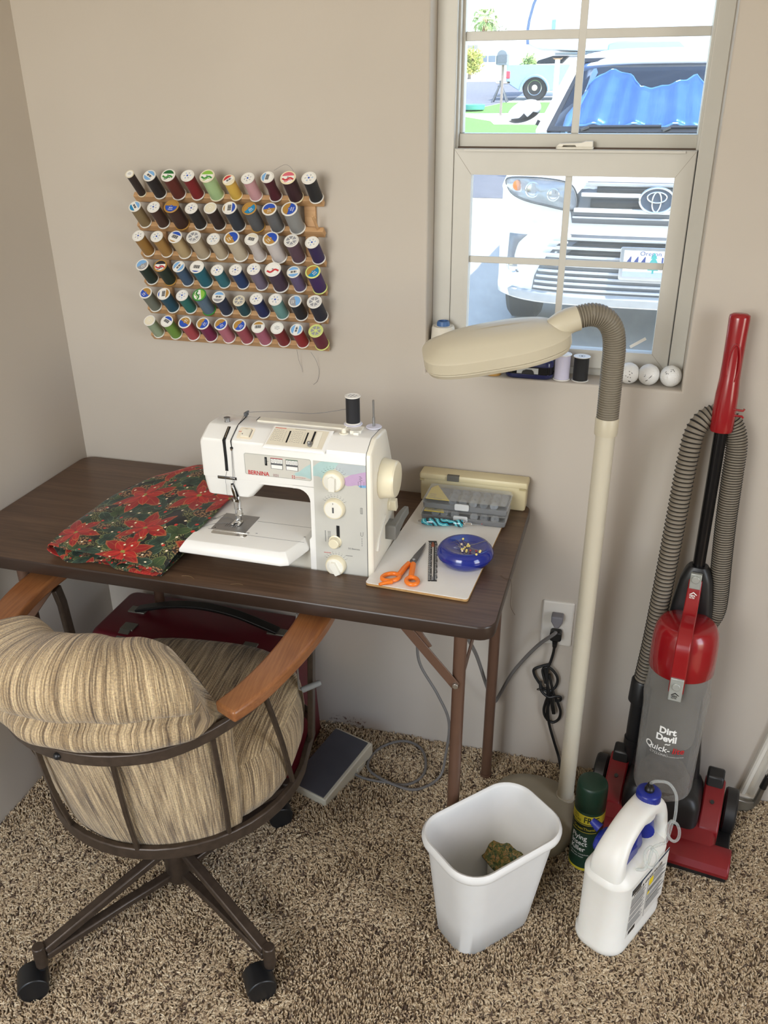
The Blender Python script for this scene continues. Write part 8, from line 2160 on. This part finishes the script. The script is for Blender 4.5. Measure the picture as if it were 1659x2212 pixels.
K = 1.144
def far(x, z, y=30.0, k=K): return Vector((1.2766 + (x - 1.2766) * k, y, 1.535 + (z - 1.535) * k))
def truck():
    g = terrain_z(30) - 0.02
    T = thing('pickup_truck', 'silver pickup truck seen from its rear side across the street', 'truck', (-1.0, 30.5, g))
    O = Vector((-1.0, 30.5, g)); Mi = Matrix.Translation(-O)
    def B(m, name, mats, **kw): return m.build(name, mats, T, M=Mi, **kw)
    M_s = pm('truck_silver', '#93aac6', 0.25, 0.1, var=0.02, coat=0.5); M_d = pm('truck_dark', '#33363b', 0.6)
    f = lambda x, z: (far(x, z).x, far(x, z).z)
    arch = []
    for k in range(13):
        a = PI * k / 12; arch.append((-2.10 + 0.40 * math.cos(a), 1.47 + 0.40 * math.sin(a)))
    side = [f(*p) for p in [(-2.93, 2.15), (-2.93, 1.70), (-2.62, 1.52), (-2.52, 1.47)] + arch[::-1][1:-1] + [(-1.70, 1.47), (-1.2, 1.50), (-0.2, 1.50), (-0.2, 2.15)]]
    m = MB(); m.prism(side, 30.0, 30.06, 'y'); m.prism([f(*p) for p in ((-2.93, 2.15), (-2.93, 1.70), (-0.2, 1.60), (-0.2, 2.15))], 30.06, 31.7, 'y'); B(m, 'truck_bed', M_s, bevel=0.03)
    m = MB(); m.tube([(q[0], 29.97, q[1]) for q in [f(*p) for p in arch]], 0.045, 8); B(m, 'wheel_arch', M_s)
    c = far(-2.10, 1.40)
    m = MB(); m.lathe([(0.22, -0.14), (0.36, -0.14), (0.40, -0.10), (0.40, 0.10), (0.36, 0.14), (0.22, 0.14)], 36, M=Matrix.Translation((c.x, 30.14, g + 0.40)) @ Matrix.Rotation(PI / 2, 4, 'X')); B(m, 'tyre', pm('tyre_dark', '#2f3236', 0.85))
    m = MB(); m.lathe([(0.23, 0.10), (0.225, 0.142), (0.19, 0.135), (0.10, 0.120), (0.09, 0.15), (0, 0.152)], 30, M=Matrix.Translation((c.x, 30.14, g + 0.40)) @ Matrix.Rotation(PI / 2, 4, 'X')); B(m, 'wheel_rim', M_chrome)
    m = MB(); a, b = f(-2.915, 1.99), f(-2.83, 1.80); m.box2((a[0] - 0.02, 29.98, b[1]), (b[0] + 0.01, 30.10, a[1])); B(m, 'tail_lamp', pm('tail_red', '#d84a5c', 0.25), bevel=0.02)
    a = f(-3.22, 1.74); b = f(-2.80, 1.66); m = MB(); m.box2((a[0], 30.0, b[1]), (b[0], 31.5, a[1])); B(m, 'rear_bumper', M_chrome, bevel=0.02)
    m = MB(); a = f(-0.2, 2.15); m.prism([(a[0], f(0, 1.5)[1]), (a[0], a[1]), (a[0] + 0.05, a[1] + 0.55), (a[0] + 0.35, a[1] + 0.62), (a[0] + 2.2, a[1] + 0.62), (a[0] + 2.9, a[1] + 0.05), (a[0] + 4.2, a[1] - 0.08), (a[0] + 4.3, f(0, 1.5)[1])], 30.02, 31.7, 'y'); B(m, 'cab', M_s, bevel=0.05)
    m = MB(); m.lathe([(0.22, -0.14), (0.40, -0.10), (0.40, 0.10), (0.22, 0.14)], 36, M=Matrix.Translation((c.x + 3.6, 30.14, g + 0.40)) @ Matrix.Rotation(PI / 2, 4, 'X')); B(m, 'tyre', M_d)
    m = MB()
    for y in (30.14, 31.56): m.cyl((c.x - 0.2, y, g + 0.40), (c.x + 3.8, y, g + 0.40), 0.05)
    B(m, 'chassis', M_d)
truck()
def trailer():
    g = terrain_z(33)
    T = thing('travel_trailer', 'tall white travel trailer with dark edged rounded nose behind the pickup', 'trailer', (3.0, 34, g))
    O = Vector((3.0, 34, g)); Mi = Matrix.Translation(-O)
    f = lambda x, z: (far(x, z).x, far(x, z).z)
    M_w = pm('trailer_white', '#eef0f2', 0.35, var=0.01)
    nose = [f(*p) for p in ((-2.30, 2.60), (-2.58, 2.72), (-2.62, 3.0), (-2.58, 3.35), (-2.48, 3.75), (-2.30, 4.15), (-2.0, 4.35))]
    body = nose + [f(6.5, 4.40), f(6.5, 1.75), f(1.2, 1.75), f(0.7, 2.50), f(-0.9, 2.52)]
    m = MB(); m.prism(body, 31.9, 34.4, 'y'); m.build('trailer_body', M_w, T, M=Mi, bevel=0.05)
    m = MB(); m.bar([(x, 31.88, z) for x, z in nose[1:]], 0.03, 0.09, (1, 0, 0.2)); m.build('nose_trim', pm('trim_slate', '#5c6f8f', 0.5), T, M=Mi)
    m = MB(); a, b = f(-1.90, 3.35), f(-1.84, 2.98); m.box2((a[0], 31.86, b[1]), (b[0] + 0.05, 31.9, a[1])); m.build('marker_strip', pm('marker_blue', '#7f9fd0', 0.4), T, M=Mi)
    m = MB()
    for k in range(3): a = f(-1.80, 2.50 - 0.035 * k); m.box2((a[0], 31.95, a[1] - 0.02), (f(0.9, 0)[0], 34.2, a[1])); 
    m.build('overhang_floor', pm('overhang_grey', '#c9cdd1', 0.5), T, M=Mi)
    m = MB(); m.prism([f(*p) for p in ((-2.34, 2.22), (-2.30, 2.30), (-1.70, 2.46), (-1.35, 2.46), (-1.60, 2.22))], 32.3, 32.9, 'y'); m.build('king_pin_box', pm('pin_box_dark', '#3a3f45', 0.6), T, M=Mi, bevel=0.02)
    for x in (2.2, 3.4, 6.0):
        m = MB(); q = far(x, 0); m.lathe([(0.2, -0.12), (0.38, -0.1), (0.38, 0.1), (0.2, 0.12)], 28, M=Matrix.Translation((q.x, 32.2, g + 0.38)) @ Matrix.Rotation(PI / 2, 4, 'X')); m.cyl((q.x, 32.2, g + 0.38), (q.x, 34.2, g + 0.38), 0.05); m.build('trailer_wheel', pm('trailer_tyre', '#333', 0.8) if False else M_black, T, M=Mi)
trailer()
def small_outside():
    # jack stand behind the truck
    q = far(-2.97, 1.26, 29.2); g = terrain_z(29.2)
    T = thing('jack_stand', 'grey splayed leg trestle stand behind the pickup tail', 'stand', (q.x, 29.2, g))
    Mg = pm('stand_grey', '#5d6067', 0.6)
    for sx, sy in ((-1, -1), (1, -1), (1, 1), (-1, 1)):
        m = MB(); m.bar([(sx * 0.05, sy * 0.05, 0.46), (sx * 0.24, sy * 0.18, 0.0)], 0.045, 0.03); m.build('leg', Mg, T)
    m = MB(); m.box((0, 0, 0.47), (0.16, 0.14, 0.05)); m.box((0, 0, 0.56), (0.07, 0.07, 0.16)); m.build('stand_top', Mg, T)
    m = MB(); m.bar([(-0.16, -0.13, 0.18), (0.16, -0.13, 0.18)], 0.03, 0.03); m.build('cross_bar', Mg, T)
    # white post near the car
    T = thing('carport_post', 'slim white post standing between the car mirror and the pickup', 'post', (-0.10, 12.0, terrain_z(12.0)))
    z1 = 1.90; g = terrain_z(12.0)
    xr = lambda z: 0.0
    m = MB(); m.box2((-0.032, -0.032, 0), (0.032, 0.032, z1 - g)); m.build('post_shaft', pm('post_white', '#eceae2', 0.5), T, bevel=0.004)
    m = MB(); m.box2((-0.052, -0.045, z1 - g), (0.052, 0.045, z1 - g + 0.012)); m.prism([(-0.07, z1 - g + 0.02), (-0.03, z1 - g - 0.01), (0.03, z1 - g - 0.01), (0.07, z1 - g + 0.02), (0.03, z1 - g + 0.005), (-0.03, z1 - g + 0.005)], -0.03, 0.03, 'y'); m.build('post_bracket', pm('bracket_tan', '#a5835f', 0.6), T)
    # house across the street with its garage
    gz = terrain_z(52)
    kh = (52 + 1.742) / (45 + 1.742)
    f = lambda x, z: far(x, z, 52, kh)
    a, b = f(-7.25, 3.47), f(-3.2, 1.9)
    T = thing('house', 'white house with a windowed garage door across the street', 'house', ((a.x + b.x) / 2, 52, gz)); O = Vector(((a.x + b.x) / 2, 52, gz)); Mi = Matrix.Translation(-O)
    Mh = pm('house_white', '#f0eee9', 0.8, bump=0.1)
    m = MB(); m.box2((a.x, 52, gz - 0.2), (b.x + 6, 58, a.z)); m.build('house_wall', Mh, T, M=Mi)
    m = MB(); m.prism([(a.x - 1.6, a.z - 0.02), (a.x + 4, a.z + 1.1), (b.x + 6.4, a.z + 0.3), (b.x + 6.4, a.z - 0.02)], 51.6, 58.4, 'y'); m.build('roof', pm('roof_pale', '#e4dfd6', 0.8), T, M=Mi)
    m = MB(); m.box2((a.x + 0.15, 51.95, gz), (a.x + 2.6, 52.02, a.z - 0.25)); d = m.build('garage_door', pm('garage_white', '#e9e8e4', 0.6), T, M=Mi)
    for x0, x1 in ((-7.10, -6.77), (-6.70, -6.36)):
        p, q = f(x0, 2.97), f(x1, 2.70); m = MB(); m.box2((p.x, 51.93, q.z), (q.x, 51.96, p.z)); m.build('window_pane', pm('pane_grey', '#8b97a4', 0.2), d)
    # mailbox
    km = (24 + 1.742) / (45 + 1.742); q = far(-6.0, 2.45, 24, km); zt = far(-6.0, 3.20, 24, km).z
    T = thing('mailbox', 'grey arched mailbox on a slim post at the kerb', 'mailbox', (q.x, 24, terrain_z(24)))
    g = terrain_z(24); Mm = pm('mailbox_grey', '#7b818c', 0.5)
    m = MB(); zc = zt - g - 0.13; m.prism([(-0.13, zc - 0.22)] + [(0.13 * math.cos(a_), zc + 0.13 * math.sin(a_)) for a_ in [PI - PI * k / 14 for k in range(15)]] + [(0.13, zc - 0.22)], -0.22, 0.22, 'y'); m.build('mailbox_body', Mm, T, bevel=0.006)
    m = MB(); m.box2((-0.10, -0.235, zc - 0.16), (0.14, -0.222, zc + 0.02)); m.box2((-0.165, -0.12, zc - 0.2), (-0.13, 0.1, zc + 0.0)); m.build('mailbox_door', pm('mailbox_dark', '#666c77', 0.5), T)
    m = MB(); m.bar([(0, 0, 0), (0.01, 0, zc - 0.22)], 0.06, 0.06); m.build('mailbox_post', pm('post_taupe', '#8d8078', 0.7), T)
    # teal hose pot by the lawn
    T = thing('hose_pot', 'low teal tub at the edge of the far lawn', 'tub', (-3.80, 25.6, terrain_z(25.6) + 0.02))
    m = MB(); m.lathe([(0.30, 0), (0.34, 0.02), (0.36, 0.14), (0.33, 0.16), (0.30, 0.12), (0, 0.11)], 26); m.build('tub_shell', pm('tub_teal', '#5aa399', 0.5), T)
    # palm, bare tree and shrubs
    def leaf_mat(n, c, c2): 
        t = NT(n); v = t.coord(); t.l(t.ramp(t.noise(v, 3, 3), [(0.3, lin(c)), (0.7, lin(c2))]), t.b.inputs['Base Color']); t.set(Roughness=0.7); return t.mat
    kp = (60 + 1.742) / (45 + 1.742)
    q, zt = far(-6.95, 3.0, 60, kp), far(-6.95, 4.55, 60, kp).z; g = terrain_z(60)
    T = thing('palm_tree', 'fan palm with a ringed tan trunk beyond the white house', 'palm', (q.x, 60, g))
    h = zt - g; m = MB(); m.tube([(0, 0, 0), (0.02, 0, h * 0.5), (0.0, 0, h)], [0.22, 0.17, 0.16], 12)
    for k in range(26): m.tube([(0.01, 0, h * (0.1 + 0.035 * k)), (0.01, 0, h * (0.1 + 0.035 * k) + 0.06)], [0.20, 0.17], 10)
    m.build('trunk', pm('palm_trunk', '#b08a70', 0.9, var=0.2), T)
    Mf = leaf_mat('palm_green', '#6f9256', '#a9bd78')
    for k in range(22):
        a = k * 2.4; el = 0.9 - (k / 22) * 1.9; L_ = 0.95
        d = Vector((math.cos(a) * math.cos(el), math.sin(a) * math.cos(el), math.sin(el)))
        m = MB(); base = Vector((0, 0, h)); tip = base + d * L_ + Vector((0, 0, -0.25))
        side = d.cross(Vector((0, 0, 1))).normalized()
        for j in range(7):
            o = (j - 3) / 3
            m.bar([base + d * 0.35, base + d * 0.7 + side * 0.22 * o, tip + side * 0.42 * o - d * 0.15 * abs(o) + Vector((0, 0, -0.1 * abs(o)))], [0.03, 0.09, 0.02], 0.01)
        m.build('frond', Mf, T)
    def shrub(name, label, cat, x, y, k, z0, z1, w, c1, c2, n, seed, trunk=True):
        r = random.Random(seed); q0, q1 = far(x, z0, y, k), far(x, z1, y, k); g = terrain_z(y)
        T = thing(name, label, cat, (q0.x, y, g))
        zc, hh = (q0.z + q1.z) / 2 - g, (q1.z - q0.z) / 2
        if trunk:
            m = MB()
            m.tube([(0, 0, 0), (0.05, 0, zc)], [0.10, 0.05], 8)
            for _ in range(9):
                a = r.uniform(0, 6.28); m.tube([(0.02, 0, zc * 0.7), (math.cos(a) * w * 0.6, math.sin(a) * w * 0.4, zc + hh * r.uniform(0.1, 0.9))], [0.035, 0.01], 6)
            m.build('branches', pm('bark_grey', '#9a8d80', 0.9), T)
        m = MB()
        for _ in range(n):
            a, e, rr = r.uniform(0, 6.28), r.uniform(-1, 1), r.random() ** 0.4
            p = Vector((math.cos(a) * w * rr * math.sqrt(1 - e * e), math.sin(a) * w * 0.7 * rr, zc + hh * e * rr))
            d = Vector((r.uniform(-1, 1), r.uniform(-1, 1), r.uniform(-0.4, 1))).normalized(); s = d.orthogonal().normalized(); L_ = r.uniform(0.10, 0.24)
            m.add([p, p + d * L_ * 0.5 + s * L_ * 0.25, p + d * L_, p + d * L_ * 0.5 - s * L_ * 0.25], [(0, 1, 2, 3)])
        o = m.build('foliage', leaf_mat(name + '_leaf', c1, c2), T); o['kind'] = 'stuff'
    ks = (50 + 1.742) / (45 + 1.742)
    shrub('bushy_shrub', 'yellow green bushy shrub at the left of the white house', 'shrub', -7.62, 50, ks, 2.15, 3.30, 0.75, '#7f9a48', '#c9c06a', 1500, 3)
    shrub('bare_tree', 'pale grey thin leaved tree behind the white house', 'tree', -6.30, 66, (66 + 1.742) / (45 + 1.742), 3.3, 4.4, 0.95, '#9aa08c', '#c3c4b4', 700, 5)
    shrub('low_shrub', 'small lime green shrub below the bare tree', 'shrub', -6.62, 57.9, (57.9 + 1.742) / (45 + 1.742), 3.2, 3.9, 0.6, '#9fb45a', '#c5d07c', 500, 6)
    shrub('trailer_shrub', 'small green shrub between the house and the travel trailer', 'shrub', -4.75, 48, (48 + 1.742) / (45 + 1.742), 2.15, 3.0, 0.35, '#6f8f52', '#a5bd78', 400, 8)
small_outside()
